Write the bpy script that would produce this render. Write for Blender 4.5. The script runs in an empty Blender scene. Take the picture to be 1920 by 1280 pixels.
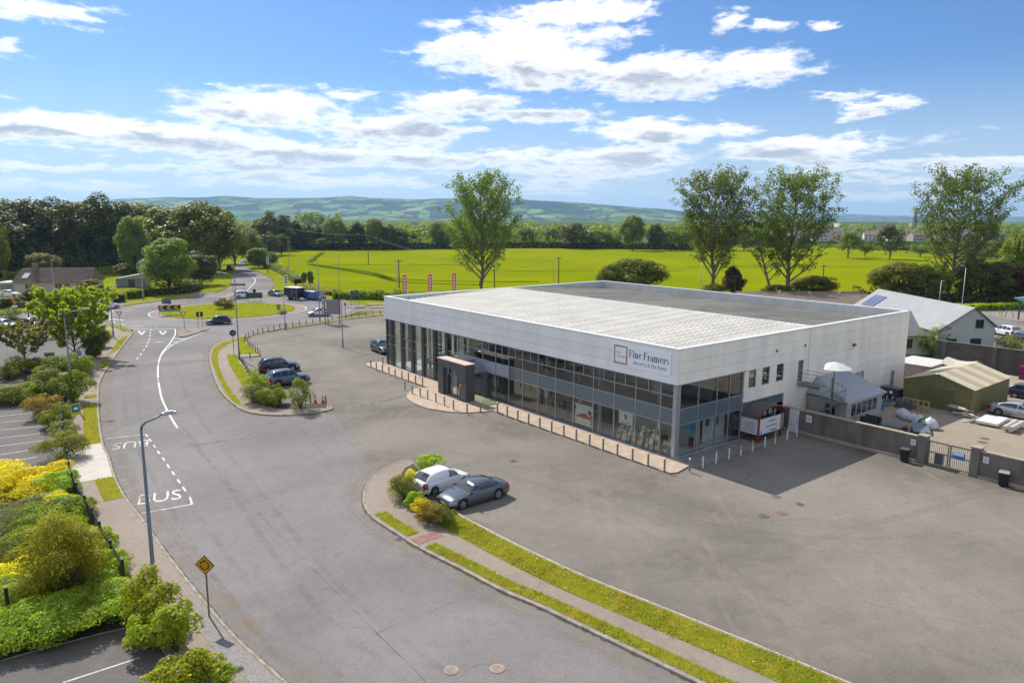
import bpy, math, random
import numpy as np
from mathutils import Vector, Matrix, Euler

# ------------------------------------------------------------------ camera, sky, sun, exposure
SC = bpy.context.scene
COL = SC.collection
CAM_H, FPX, TILT, ROLL = 17.8, 1348.3, 0.16966, 0.0037524     # surveyed from the building's edges
SUN_AZ, SUN_EL = math.radians(-37.2), math.radians(45.0)       # azimuth measured from +Y towards +X
SKY_STRENGTH, SUN_STRENGTH, EXPOSURE = 0.08, 2.75, 1.12
SKY_TINT, CLOUD_WHITE = (0.325, 0.48, 0.70), 7.0
cam_data = bpy.data.cameras.new('camera')
cam_data.sensor_width = 36.0
cam_data.lens = FPX / 1920 * 36.0
cam_data.clip_start = 0.5
cam_data.clip_end = 40000
cam = bpy.data.objects.new('camera', cam_data)
COL.objects.link(cam)
_fw = Vector((0, math.cos(TILT), -math.sin(TILT)))
_m = Matrix((Vector((1, 0, 0)), Vector((0, math.sin(TILT), math.cos(TILT))), -_fw)).transposed()
cam.matrix_world = Matrix.Translation((0, 0, CAM_H)) @ _m.to_4x4() @ Matrix.Rotation(ROLL, 4, 'Z')
SC.camera = cam
SC.view_settings.view_transform = 'Standard'
SC.view_settings.look = 'None'
SC.view_settings.exposure = EXPOSURE
SC.view_settings.gamma = 1
SC.view_settings.use_curve_mapping = False
SC.cycles.max_bounces = 6
SC.cycles.transparent_max_bounces = 12
SC.cycles.volume_bounces = 0
SC.cycles.sample_clamp_indirect = 6
SC.cycles.adaptive_threshold = 0.02
SC.cycles.caustics_reflective = False
SC.cycles.caustics_refractive = False

def ray(px, py):
    X, Y = px - 960, py - 640
    X, Y = X * math.cos(ROLL) + Y * math.sin(ROLL), -X * math.sin(ROLL) + Y * math.cos(ROLL)
    return Vector((X / FPX, math.cos(TILT) - Y / FPX * math.sin(TILT), -math.sin(TILT) - Y / FPX * math.cos(TILT)))

def G(px, py, z=0.0):
    """survey point of the photograph -> metres on the level z"""
    d = ray(px, py)
    s = (z - CAM_H) / d.z
    return Vector((d.x * s, d.y * s, z))

def GL(pts, z=0.0):
    return [G(x, y, z) for x, y in pts]

def azel(px, py):
    d = ray(px, py).normalized()
    return math.atan2(d.x, d.y), math.asin(d.z)

class NT:
    """tiny node-graph writer"""
    def __init__(s, tree):
        s.t = tree
        s.n = tree.nodes
        s.l = tree.links
    def node(s, typ, **kw):
        n = s.n.new(typ)
        for k, v in kw.items():
            setattr(n, k, v)
        return n
    def put(s, sock, v):
        if isinstance(v, bpy.types.NodeSocket):
            s.l.new(v, sock)
        else:
            sock.default_value = v
    def math(s, op, a, b=None, c=None, clamp=False):
        n = s.node('ShaderNodeMath', operation=op, use_clamp=clamp)
        s.put(n.inputs[0], a)
        if b is not None: s.put(n.inputs[1], b)
        if c is not None: s.put(n.inputs[2], c)
        return n.outputs[0]
    def vmath(s, op, a, b=None):
        n = s.node('ShaderNodeVectorMath', operation=op)
        s.put(n.inputs[0], a)
        if b is not None: s.put(n.inputs[1], b)
        return n.outputs['Value'] if op in ('DOT_PRODUCT', 'LENGTH', 'DISTANCE') else n.outputs[0]
    def noise(s, vec, scale, detail=4, rough=0.55, dist=0.0):
        n = s.node('ShaderNodeTexNoise')
        s.put(n.inputs['Vector'], vec)
        n.inputs['Scale'].default_value = scale
        n.inputs['Detail'].default_value = detail
        n.inputs['Roughness'].default_value = rough
        n.inputs['Distortion'].default_value = dist
        return n.outputs['Fac']
    def ramp(s, fac, stops):
        n = s.node('ShaderNodeValToRGB')
        cr = n.color_ramp
        while len(cr.elements) < len(stops): cr.elements.new(0.5)
        for e, (p, c) in zip(cr.elements, stops):
            e.position = p
            e.color = c if len(c) == 4 else (*c, 1)
        s.put(n.inputs[0], fac)
        return n.outputs[0]
    def mix(s, fac, a, b, mode='MIX'):
        n = s.node('ShaderNodeMix', data_type='RGBA', blend_type=mode)
        s.put(n.inputs[0], fac)
        s.put(n.inputs[6], a if isinstance(a, bpy.types.NodeSocket) else (*a, 1) if len(a) == 3 else a)
        s.put(n.inputs[7], b if isinstance(b, bpy.types.NodeSocket) else (*b, 1) if len(b) == 3 else b)
        return n.outputs[2]
    def maprange(s, v, a, b, c=0.0, d=1.0, smooth=True):
        n = s.node('ShaderNodeMapRange')
        if smooth: n.interpolation_type = 'SMOOTHSTEP'
        s.put(n.inputs[0], v)
        for i, q in enumerate((a, b, c, d)): s.put(n.inputs[i + 1], q)
        return n.outputs[0]

def build_world():
    w = bpy.data.worlds.new('World')
    SC.world = w
    w.use_nodes = True
    w.cycles.sampling_method = 'MANUAL'
    w.cycles.sample_map_resolution = 256
    t = NT(w.node_tree)
    t.n.clear()
    out = t.node('ShaderNodeOutputWorld')
    bg = t.node('ShaderNodeBackground')
    bg.inputs['Strength'].default_value = SKY_STRENGTH
    sky = t.node('ShaderNodeTexSky', sky_type='NISHITA')
    sky.sun_disc = False
    sky.sun_elevation = SUN_EL
    sky.sun_rotation = SUN_AZ
    sky.altitude = 20
    sky.air_density = 1.0
    sky.dust_density = 0.4
    sky.ozone_density = 1.6
    tc = t.node('ShaderNodeTexCoord')
    d = tc.outputs['Generated']
    sep = t.node('ShaderNodeSeparateXYZ')
    t.put(sep.inputs[0], d)
    az = t.math('ARCTAN2', sep.outputs[0], sep.outputs[1])
    el = t.math('ARCSINE', sep.outputs[2])
    comb = t.node('ShaderNodeCombineXYZ')
    t.put(comb.inputs[0], az); t.put(comb.inputs[1], el)
    ae = comb.outputs[0]
    # coordinates squeezed like a cloud sheet seen edge-on: clouds get flatter towards the horizon
    elw = t.math('POWER', t.math('MAXIMUM', el, 0.0), 0.75)
    comb2 = t.node('ShaderNodeCombineXYZ')
    t.put(comb2.inputs[0], az); t.put(comb2.inputs[1], t.math('MULTIPLY', elw, 2.6)); comb2.inputs[2].default_value = 3.7
    cv = comb2.outputs[0]
    blue = t.vmath('MULTIPLY', sky.outputs[0], SKY_TINT)
    CW = CLOUD_WHITE
    # broken cumulus all over the sky, cover out of view raised to brighten shade
    n3 = t.noise(cv, 2.6, 5, 0.6)
    rest = t.maprange(n3, 0.44, 0.57, 0, 0.95)
    everywhere = t.mix(rest, blue, (0.93 * CW, 0.95 * CW, 1.0 * CW))
    bg0 = t.node('ShaderNodeBackground'); bg0.inputs['Strength'].default_value = SKY_STRENGTH
    t.put(bg0.inputs['Color'], everywhere)
    # the stretch of sky towards the hills, cloud by cloud: (px, py, half-width px, half-height px, weight)
    n1 = t.noise(cv, 9.0, 8, 0.62, 0.35)
    n2 = t.noise(cv, 34.0, 6, 0.62, 0.3)
    CL = [(1000, 95, 170, 62, 1.0), (1180, 140, 230, 42, 1.0), (1420, 125, 130, 32, .95), (1090, 22, 110, 30, .9), (860, 75, 70, 34, .8), (1260, 178, 170, 18, .7), (930, 130, 110, 26, .8),
          (1365, 45, 42, 26, .85), (1430, 48, 42, 14, .7), (1548, 51, 36, 10, .8),
          (60, 18, 120, 26, .9), (5, 85, 40, 26, .7), (30, 178, 36, 14, .5),
          (490, 205, 140, 36, 1.0), (420, 185, 60, 20, .6), (120, 240, 210, 28, 1.0), (330, 262, 190, 28, .9), (600, 285, 230, 20, .9), (720, 235, 120, 32, 1.0),
          (640, 175, 60, 14, .6), (850, 195, 110, 26, 1.0), (1000, 215, 95, 20, .95), (760, 178, 36, 16, .7), (900, 245, 60, 10, .6),
          (800, 300, 180, 12, .7), (960, 290, 46, 10, .7), (1150, 300, 140, 22, .9), (1060, 325, 160, 13, .7), (1210, 252, 100, 26, 1.0), (1380, 246, 80, 14, .8),
          (1500, 280, 160, 22, .95), (1590, 215, 52, 12, .8), (1640, 195, 76, 10, .85), (1575, 178, 56, 8, .7), (1590, 255, 50, 8, .6),
          (1850, 308, 110, 12, .75), (1720, 300, 60, 8, .6), (100, 310, 160, 13, .75), (310, 318, 110, 10, .6), (470, 315, 140, 12, .7),
          (520, 340, 160, 10, .65), (130, 345, 170, 11, .6), (700, 345, 150, 10, .6), (1600, 315, 120, 8, .55), (1470, 320, 70, 7, .5),
          (1680, 335, 120, 8, .5), (1060, 348, 80, 8, .6), (1330, 330, 90, 8, .5), (1680, 362, 160, 7, .45), (900, 330, 90, 7, .5),
          (1100, 365, 140, 7, .4), (260, 365, 180, 7, .35), (1850, 340, 100, 8, .4)]
    wn = t.node('ShaderNodeTexNoise'); t.put(wn.inputs['Vector'], cv); wn.inputs['Scale'].default_value = 13.0; wn.inputs['Detail'].default_value = 6; wn.inputs['Roughness'].default_value = 0.65
    ae = t.vmath('ADD', ae, t.vmath('MULTIPLY', t.vmath('SUBTRACT', wn.outputs['Color'], (0.5, 0.5, 0.5)), (0.11, 0.038, 0)))
    tot = und = None
    for (cx, cy, hw, hh, wt) in CL:
        a0, e0 = azel(cx, cy)
        a1, _ = azel(cx + hw, cy)
        _, e1_ = azel(cx, cy - hh)
        sa, se = max(a1 - a0, 1e-3) * 1.22, max(e1_ - e0, 1e-3) * 1.22
        v = t.vmath('MULTIPLY', t.vmath('SUBTRACT', ae, (a0, e0, 0)), (1 / sa, 1 / se, 0))
        gss = t.math('MULTIPLY', t.math('POWER', 0.40, t.vmath('DOT_PRODUCT', v, v)), wt)
        sy = t.node('ShaderNodeSeparateXYZ'); t.put(sy.inputs[0], v)
        u = t.math('MULTIPLY', gss, sy.outputs[1])
        tot = gss if tot is None else t.math('MAXIMUM', tot, gss)
        und = u if und is None else t.math('ADD', und, u)
    win = t.math('MULTIPLY', t.maprange(t.math('ABSOLUTE', az), 0.70, 0.95, 1, 0), t.maprange(el, 0.285, 0.40, 1, 0))
    hz = t.maprange(el, 0.14, 0.015, 0.0, 0.14)
    rough_ = t.math('ADD', t.math('MULTIPLY', t.math('SUBTRACT', n1, 0.5), 1.5), t.math('MULTIPLY', t.math('SUBTRACT', n2, 0.5), 1.0))
    dens = t.math('ADD', t.math('ADD', tot, hz), t.math('ADD', rough_, t.maprange(el, 0.18, 0.06, 0.0, 0.07)))
    mask = t.maprange(dens, 0.36, 0.80)
    thick = t.maprange(dens, 0.55, 1.10)
    under = t.maprange(t.math('ADD', t.math('MULTIPLY', und, -1.0), t.math('MULTIPLY', t.math('SUBTRACT', n1, 0.5), 1.6)), -0.22, 0.34)
    shade = t.math('MULTIPLY', under, t.math('MULTIPLY', thick, 0.9))
    white = t.mix(shade, (CW, CW, CW), (0.36 * CW, 0.405 * CW, 0.48 * CW))
    soft = t.mix(t.maprange(el, 0.10, 0.0, 0.0, 0.7), white, (0.76 * CW, 0.83 * CW, 0.90 * CW))
    pale = t.mix(t.maprange(el, 0.20, 0.0, 0.0, 0.85), blue, (0.52 * CW, 0.64 * CW, 0.76 * CW))
    cover = t.math('MULTIPLY', mask, t.maprange(el, 0.0, 0.09, 0.70, 0.97))
    col = t.mix(win, everywhere, t.mix(cover, pale, soft))
    t.put(bg.inputs['Color'], col)
    mx = t.node('ShaderNodeMixShader')
    t.put(mx.inputs[0], t.math('MULTIPLY', t.math('LESS_THAN', t.math('ABSOLUTE', az), 0.96), t.math('LESS_THAN', el, 0.41)))
    t.l.new(bg0.outputs[0], mx.inputs[1]); t.l.new(bg.outputs[0], mx.inputs[2])
    t.l.new(mx.outputs[0], out.inputs['Surface'])
build_world()

sun_data = bpy.data.lights.new('sun', 'SUN')
sun_data.energy = SUN_STRENGTH
sun_data.angle = math.radians(0.53)
sun_data.color = (1.0, 0.955, 0.88)
sun = bpy.data.objects.new('sun', sun_data)
COL.objects.link(sun)
_sd = Vector((math.sin(SUN_AZ) * math.cos(SUN_EL), math.cos(SUN_AZ) * math.cos(SUN_EL), math.sin(SUN_EL)))
sun.rotation_euler = _sd.to_track_quat('Z', 'Y').to_euler()
sun.location = (-60, 60, 80)

# ------------------------------------------------------------------ helpers
RNG = random.Random(11)
NPR = np.random.RandomState(11)
BX = Vector((12.14159, 51.43473, 0))             # near corner of the showroom
E1 = Vector((-0.6174029, 0.7866471, 0))          # along its glazed front
E2 = Vector((0.7866471, 0.6174029, 0))           # along its shaded side
BROT = math.atan2(E2.y, E2.x)

def W(u, v, z=0.0):
    """building frame -> world: u along the front, v along the side"""
    p = BX + E1 * u + E2 * v
    return Vector((p.x, p.y, z))

MATS = {}
def pm(name, col, rough=0.7, metal=0.0, var=0.12, scale=3.0, bump=0.0, bscale=None, world=False, spec=0.4, col2=None, alpha=None, objvar=0.0, coat=0.0, detail=5, streak=None):
    """procedural principled material: base colour with noise variation and optional relief"""
    if name in MATS: return MATS[name]
    m = bpy.data.materials.new(name)
    m.use_nodes = True
    t = NT(m.node_tree)
    b = t.n['Principled BSDF']
    if world:
        vec = t.node('ShaderNodeNewGeometry').outputs['Position']
    else:
        vec = t.node('ShaderNodeTexCoord').outputs['Object']
    if streak:
        vec = t.vmath('MULTIPLY', vec, streak)
    if var > 0 or col2:
        f = t.noise(vec, scale, detail, 0.6)
        c2 = col2 if col2 else tuple(min(1, c * (1 + var)) for c in col)
        c1 = col if col2 else tuple(c * (1 - var) for c in col)
        c = t.mix(t.maprange(f, 0.3, 0.7), c1, c2)
    else:
        c = (*col, 1)
    if objvar:
        oi = t.node('ShaderNodeObjectInfo')
        hs = t.node('ShaderNodeHueSaturation')
        hs.inputs['Value'].default_value = 1
        t.put(hs.inputs['Value'], t.maprange(oi.outputs['Random'], 0, 1, 1 - objvar, 1 + objvar, smooth=False))
        t.put(hs.inputs['Color'], c)
        c = hs.outputs[0]
    t.put(b.inputs['Base Color'], c)
    b.inputs['Roughness'].default_value = rough
    b.inputs['Metallic'].default_value = metal
    b.inputs['Specular IOR Level'].default_value = spec
    b.inputs['Coat Weight'].default_value = coat
    b.inputs['Coat Roughness'].default_value = 0.05
    if bump > 0:
        bn = t.node('ShaderNodeBump')
        bn.inputs['Strength'].default_value = min(1.0, bump)
        bn.inputs['Distance'].default_value = 0.02 * max(1, bump)
        t.put(bn.inputs['Height'], t.noise(vec, bscale or scale * 6, 4, 0.6))
        t.put(b.inputs['Normal'], bn.outputs[0])
    MATS[name] = m
    return m

def leaf_mat(name, col, col2, trans=0.35, objvar=0.18, rough=0.5, dry=None):
    if name in MATS: return MATS[name]
    m = bpy.data.materials.new(name)
    m.use_nodes = True
    t = NT(m.node_tree)
    t.n.clear()
    out = t.node('ShaderNodeOutputMaterial')
    geo = t.node('ShaderNodeNewGeometry')
    oi = t.node('ShaderNodeObjectInfo')
    c = t.mix(geo.outputs['Random Per Island'], col, col2)
    if dry: c = t.mix(t.math('MULTIPLY', t.maprange(t.noise(geo.outputs['Position'], .7, 5, .65, .5), .46, .66), .85), c, dry)
    hs = t.node('ShaderNodeHueSaturation')
    t.put(hs.inputs['Value'], t.maprange(oi.outputs['Random'], 0, 1, 1 - objvar, 1 + objvar, smooth=False))
    t.put(hs.inputs['Hue'], t.maprange(oi.outputs['Random'], 0, 1, 0.488, 0.512, smooth=False))
    t.put(hs.inputs['Color'], c)
    d = t.node('ShaderNodeBsdfPrincipled')
    d.inputs['Roughness'].default_value = rough
    d.inputs['Specular IOR Level'].default_value = 0.22
    t.put(d.inputs['Base Color'], hs.outputs[0])
    tr = t.node('ShaderNodeBsdfTranslucent')
    t.put(tr.inputs['Color'], t.mix(0.65, hs.outputs[0], (0.75, 1.0, 0.2), 'MULTIPLY'))
    tb = t.mix(0.75, hs.outputs[0], (1.7, 1.75, 0.55), 'MULTIPLY')
    t.put(tr.inputs['Color'], tb)
    mx = t.node('ShaderNodeMixShader')
    mx.inputs[0].default_value = trans
    t.l.new(d.outputs[0], mx.inputs[1]); t.l.new(tr.outputs[0], mx.inputs[2])
    t.l.new(mx.outputs[0], out.inputs['Surface'])
    MATS[name] = m
    return m

def stain_mat(name, col, lo, hi, scale=1.2, strength=0.7, rough=.9):
    """worn film on a surface: shows where the noise is high"""
    m = bpy.data.materials.new(name); m.use_nodes = True; MATS[name] = m
    t = NT(m.node_tree); b = t.n['Principled BSDF']
    pos = t.node('ShaderNodeNewGeometry').outputs['Position']
    b.inputs['Base Color'].default_value = (*col, 1); b.inputs['Roughness'].default_value = rough; b.inputs['Specular IOR Level'].default_value = .1
    t.put(b.inputs['Alpha'], t.math('MULTIPLY', t.maprange(t.noise(pos, scale, 6, .65, .6), lo, hi), strength))
    return m

def glass_mat(name, tint, refl=1.0, ior=1.5):
    if name in MATS: return MATS[name]
    m = bpy.data.materials.new(name)
    m.use_nodes = True
    t = NT(m.node_tree)
    t.n.clear()
    out = t.node('ShaderNodeOutputMaterial')
    lw = t.node('ShaderNodeLayerWeight'); lw.inputs['Blend'].default_value = .5
    tr = t.node('ShaderNodeBsdfTransparent'); tr.inputs['Color'].default_value = (*tint, 1)
    gl = t.node('ShaderNodeBsdfGlossy'); gl.inputs['Roughness'].default_value = 0.02
    gl.inputs['Color'].default_value = (0.93, 0.97, 1, 1)
    mx = t.node('ShaderNodeMixShader')
    t.put(mx.inputs[0], t.math('ADD', t.math('MULTIPLY', t.math('POWER', lw.outputs['Facing'], 4.0), .8), .045 * refl, clamp=True))
    t.l.new(tr.outputs[0], mx.inputs[1]); t.l.new(gl.outputs[0], mx.inputs[2])
    t.l.new(mx.outputs[0], out.inputs['Surface'])
    MATS[name] = m
    return m

def mesh_np(name, V, Q, mat=None, smooth=False):
    """numpy verts (n,3) and equal-size faces (m,k) -> mesh"""
    me = bpy.data.meshes.new(name)
    V = np.asarray(V, dtype=np.float32); Q = np.asarray(Q, dtype=np.int32)
    k = Q.shape[1]
    me.vertices.add(len(V)); me.vertices.foreach_set('co', V.ravel())
    me.loops.add(Q.size); me.loops.foreach_set('vertex_index', Q.ravel())
    me.polygons.add(len(Q))
    me.polygons.foreach_set('loop_start', np.arange(0, Q.size, k, dtype=np.int32))
    me.polygons.foreach_set('loop_total', np.full(len(Q), k, dtype=np.int32))
    if smooth: me.polygons.foreach_set('use_smooth', np.ones(len(Q), dtype=bool))
    me.update(calc_edges=True)
    if mat: me.materials.append(mat)
    return me

def link(name, me, parent=None, loc=None, rot=None):
    o = bpy.data.objects.new(name, me)
    COL.objects.link(o)
    if parent is not None: o.parent = parent
    if loc is not None: o.location = loc
    if rot is not None: o.rotation_euler = rot
    return o

def tag(o, label=None, cat=None, group=None, kind=None):
    if label: o['label'] = label
    if cat: o['category'] = cat
    if group: o['group'] = group
    if kind: o['kind'] = kind
    return o

def thing(name, label, cat, loc=(0, 0, 0), rz=0.0, group=None):
    o = bpy.data.objects.new(name, None)
    o.empty_display_size = 0.3
    COL.objects.link(o)
    o.location = loc
    o.rotation_euler = (0, 0, rz)
    return tag(o, label, cat, group)

class MB:
    """collects simple solids into one mesh"""
    def __init__(s):
        s.v, s.f, s.mi = [], [], []
    def add(s, vs, fs, mi=0):
        b = len(s.v)
        s.v += [tuple(p) for p in vs]
        s.f += [tuple(b + i for i in f) for f in fs]
        s.mi += [mi] * len(fs)
        return s
    def box(s, c, d, rz=0.0, mi=0, M=None):
        hx, hy, hz = d[0] / 2, d[1] / 2, d[2] / 2
        co, si = math.cos(rz), math.sin(rz)
        vs = []
        for z in (-hz, hz):
            for (x, y) in ((-hx, -hy), (hx, -hy), (hx, hy), (-hx, hy)):
                p = Vector((x * co - y * si + c[0], x * si + y * co + c[1], z + c[2]))
                vs.append(M @ p if M else p)
        return s.add(vs, [(3, 2, 1, 0), (4, 5, 6, 7), (0, 1, 5, 4), (1, 2, 6, 5), (2, 3, 7, 6), (3, 0, 4, 7)], mi)
    def bb(s, x0, x1, y0, y1, z0, z1, mi=0):
        return s.box(((x0 + x1) / 2, (y0 + y1) / 2, (z0 + z1) / 2), (x1 - x0, y1 - y0, z1 - z0), 0, mi)
    def tube(s, pts, r, n=6, mi=0, cap=True):
        pts = [Vector(p) for p in pts]
        rs = r if isinstance(r, (list, tuple)) else [r] * len(pts)
        rings = []
        prev = None
        for i, p in enumerate(pts):
            d = (pts[min(i + 1, len(pts) - 1)] - pts[max(i - 1, 0)])
            d = d.normalized() if d.length > 1e-9 else Vector((0, 0, 1))
            a = d.cross(Vector((0, 0, 1)))
            if a.length < 1e-3: a = prev.copy() if prev is not None else Vector((1, 0, 0))
            a.normalize()
            if prev is not None and a.dot(prev) < 0 and abs(d.z) < 0.95: pass
            prev = a
            b = d.cross(a)
            rings.append([p + (a * math.cos(2 * math.pi * k / n) + b * math.sin(2 * math.pi * k / n)) * rs[i] for k in range(n)])
        vs = [q for ring in rings for q in ring]
        fs = []
        for i in range(len(pts) - 1):
            for k in range(n):
                fs.append((i * n + k, i * n + (k + 1) % n, (i + 1) * n + (k + 1) % n, (i + 1) * n + k))
        if cap:
            fs.append(tuple(range(n - 1, -1, -1)))
            fs.append(tuple((len(pts) - 1) * n + k for k in range(n)))
        return s.add(vs, fs, mi)
    def lathe(s, prof, c=(0, 0, 0), n=12, mi=0, axis='Z'):
        vs, fs = [], []
        for (r, h) in prof:
            for k in range(n):
                a = 2 * math.pi * k / n
                if axis == 'Z': vs.append((c[0] + r * math.cos(a), c[1] + r * math.sin(a), c[2] + h))
                else: vs.append((c[0] + r * math.cos(a), c[1] + h, c[2] + r * math.sin(a)))
        m = len(prof)
        for i in range(m - 1):
            for k in range(n):
                fs.append((i * n + k, i * n + (k + 1) % n, (i + 1) * n + (k + 1) % n, (i + 1) * n + k))
        fs.append(tuple(range(n - 1, -1, -1)))
        fs.append(tuple((m - 1) * n + k for k in range(n)))
        return s.add(vs, fs, mi)
    def prism(s, poly, z0, z1, mi=0, mi_side=None):
        n = len(poly)
        area = sum(poly[i][0] * poly[(i + 1) % n][1] - poly[(i + 1) % n][0] * poly[i][1] for i in range(n))
        if area < 0: poly = poly[::-1]
        vs = [(p[0], p[1], z0) for p in poly] + [(p[0], p[1], z1) for p in poly]
        s.add(vs, [tuple(range(n, 2 * n))], mi)
        b = len(s.v) - 2 * n
        side = [(b + i, b + (i + 1) % n, b + n + (i + 1) % n, b + n + i) for i in range(n)]
        s.f += side
        s.mi += [mi if mi_side is None else mi_side] * n
        return s
    def quad(s, a, b, c, d, mi=0):
        return s.add([a, b, c, d], [(0, 1, 2, 3)], mi)
    def mesh(s, name, mats, smooth=False, bevel=0):
        me = bpy.data.meshes.new(name)
        me.from_pydata(s.v, [], s.f)
        mats = mats if isinstance(mats, (list, tuple)) else [mats]
        for m in mats: me.materials.append(m)
        if any(s.mi): me.polygons.foreach_set('material_index', s.mi)
        if smooth: me.polygons.foreach_set('use_smooth', [True] * len(me.polygons))
        me.update()
        return me
    def build(s, name, mats, parent=None, smooth=False, loc=None, rot=None):
        return link(name, s.mesh(name, mats, smooth), parent, loc, rot)

def spline(pts, n=8, closed=False):
    """Catmull-Rom through the surveyed points"""
    P = [Vector((p[0], p[1])) for p in pts]
    out = []
    m = len(P)
    for i in range(m if closed else m - 1):
        p0 = P[(i - 1) % m] if closed or i > 0 else P[0] * 2 - P[1]
        p1, p2 = P[i], P[(i + 1) % m]
        p3 = P[(i + 2) % m] if closed or i + 2 < m else P[-1] * 2 - P[-2]
        for k in range(n):
            t = k / n
            out.append(0.5 * ((2 * p1) + (p2 - p0) * t + (2 * p0 - 5 * p1 + 4 * p2 - p3) * t * t + (3 * p1 - p0 - 3 * p2 + p3) * t ** 3))
    if not closed: out.append(P[-1])
    return out

def offset(line, d):
    """shift a polyline to its left by d"""
    out = []
    for i, p in enumerate(line):
        t = (line[min(i + 1, len(line) - 1)] - line[max(i - 1, 0)]).normalized()
        out.append(p + Vector((-t.y, t.x)) * (d(i / (len(line) - 1)) if callable(d) else d))
    return out

def tri_sheet(name, poly, z, mat, parent=None):
    """flat sheet of any outline"""
    from mathutils.geometry import tessellate_polygon
    P = [Vector((p[0], p[1], z)) for p in poly]
    tr = tessellate_polygon([P])
    me = bpy.data.meshes.new(name)
    fs = []
    for t in tr:
        a, b, c = (P[i] for i in t)
        fs.append(t if (b - a).cross(c - a).z > 0 else t[::-1])
    me.from_pydata(P, [], fs)
    me.materials.append(mat)
    me.update()
    return link(name, me, parent)

def slab(name, poly, z0, z1, mat, parent=None, side=None):
    """raised area of any outline with vertical edges"""
    from mathutils.geometry import tessellate_polygon
    P = [Vector((p[0], p[1], z1)) for p in poly]
    n = len(P)
    area = sum(P[i].x * P[(i + 1) % n].y - P[(i + 1) % n].x * P[i].y for i in range(n))
    if area < 0: P = P[::-1]
    fs = []
    for t in tessellate_polygon([P]):
        a, b, c = (P[i] for i in t)
        fs.append(tuple(t) if (b - a).cross(c - a).z > 0 else tuple(t[::-1]))
    nt = len(fs)
    vs = P + [Vector((p.x, p.y, z0)) for p in P]
    fs += [(n + i, n + (i + 1) % n, (i + 1) % n, i) for i in range(n)]
    me = bpy.data.meshes.new(name)
    me.from_pydata(vs, [], fs)
    me.materials.append(mat)
    if side:
        me.materials.append(side)
        me.polygons.foreach_set('material_index', [0] * nt + [1] * (len(fs) - nt))
    me.update()
    return link(name, me, parent)

def ribbon(line, w, z, mb=None, mi=0):
    """flat band of width w along a polyline"""
    mb = mb or MB()
    L, R = offset(line, w / 2), offset(line, -w / 2)
    for i in range(len(line) - 1):
        mb.add([(R[i].x, R[i].y, z), (R[i + 1].x, R[i + 1].y, z), (L[i + 1].x, L[i + 1].y, z), (L[i].x, L[i].y, z)], [(0, 1, 2, 3)], mi)
    return mb

def kerb_strip(name, line, w=0.16, h=0.125, mat=None, lab=None, piece=1.0):
    """kerb stones along a polyline: each stone with its own small joint, joined as one run"""
    mb = MB()
    L = [Vector((p.x, p.y)) for p in line]
    # resample
    pts, acc = [L[0]], 0.0
    for a, b in zip(L, L[1:]):
        d = (b - a).length
        while acc + d >= piece:
            t = (piece - acc) / d
            a = a + (b - a) * t
            pts.append(a.copy()); d = (b - a).length; acc = 0.0
        acc += d
    pts.append(L[-1])
    for a, b in zip(pts, pts[1:]):
        t = (b - a)
        if t.length < 0.05: continue
        t.normalize(); nn = Vector((-t.y, t.x)) * (w / 2)
        a2, b2 = a + t * 0.008, b - t * 0.008
        hh = h + RNG.uniform(-.006, .006)
        ch = nn * 0.75
        vs = [(*(a2 - nn), -.02), (*(b2 - nn), -.02), (*(b2 + nn), -.02), (*(a2 + nn), -.02),
              (*(a2 - nn), hh - .03), (*(b2 - nn), hh - .03), (*(b2 + nn), hh - .03), (*(a2 + nn), hh - .03),
              (*(a2 - ch), hh), (*(b2 - ch), hh), (*(b2 + ch), hh), (*(a2 + ch), hh)]
        mb.add(vs, [(0, 1, 5, 4), (1, 2, 6, 5), (2, 3, 7, 6), (3, 0, 4, 7), (4, 5, 9, 8), (5, 6, 10, 9), (6, 7, 11, 10), (7, 4, 8, 11), (8, 9, 10, 11)])
    o = mb.build(name, mat)
    return tag(o, lab, None, None, 'structure')

def text_mesh(s, size, mat, shear=0.0, align='CENTER', extrude=0.0, off=0.0, sx=1.0):
    cu = bpy.data.curves.new('lettering', 'FONT')
    cu.body = s
    cu.size = size
    cu.shear = shear
    cu.align_x = align
    cu.align_y = 'CENTER'
    cu.extrude = extrude
    cu.offset = off
    cu.resolution_u = 3
    ob = bpy.data.objects.new('lettering', cu)
    me = bpy.data.meshes.new_from_object(ob)
    bpy.data.objects.remove(ob)
    bpy.data.curves.remove(cu)
    me.materials.clear()
    me.materials.append(mat)
    if sx != 1.0:
        me.transform(Matrix.Diagonal((sx, 1, 1, 1)))
    return me

def face_to(me, origin, right, up):
    """lay an XY-plane mesh onto a wall: right and up are world unit vectors"""
    r, u = Vector(right), Vector(up)
    n = r.cross(u)
    M = Matrix((r, u, n)).transposed().to_4x4()
    M.translation = Vector(origin)
    me.transform(M)
    return me

ORD = 'first second third fourth fifth sixth seventh eighth ninth tenth eleventh twelfth thirteenth fourteenth fifteenth sixteenth seventeenth eighteenth nineteenth twentieth twenty-first twenty-second twenty-third twenty-fourth twenty-fifth twenty-sixth'.split()
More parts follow.
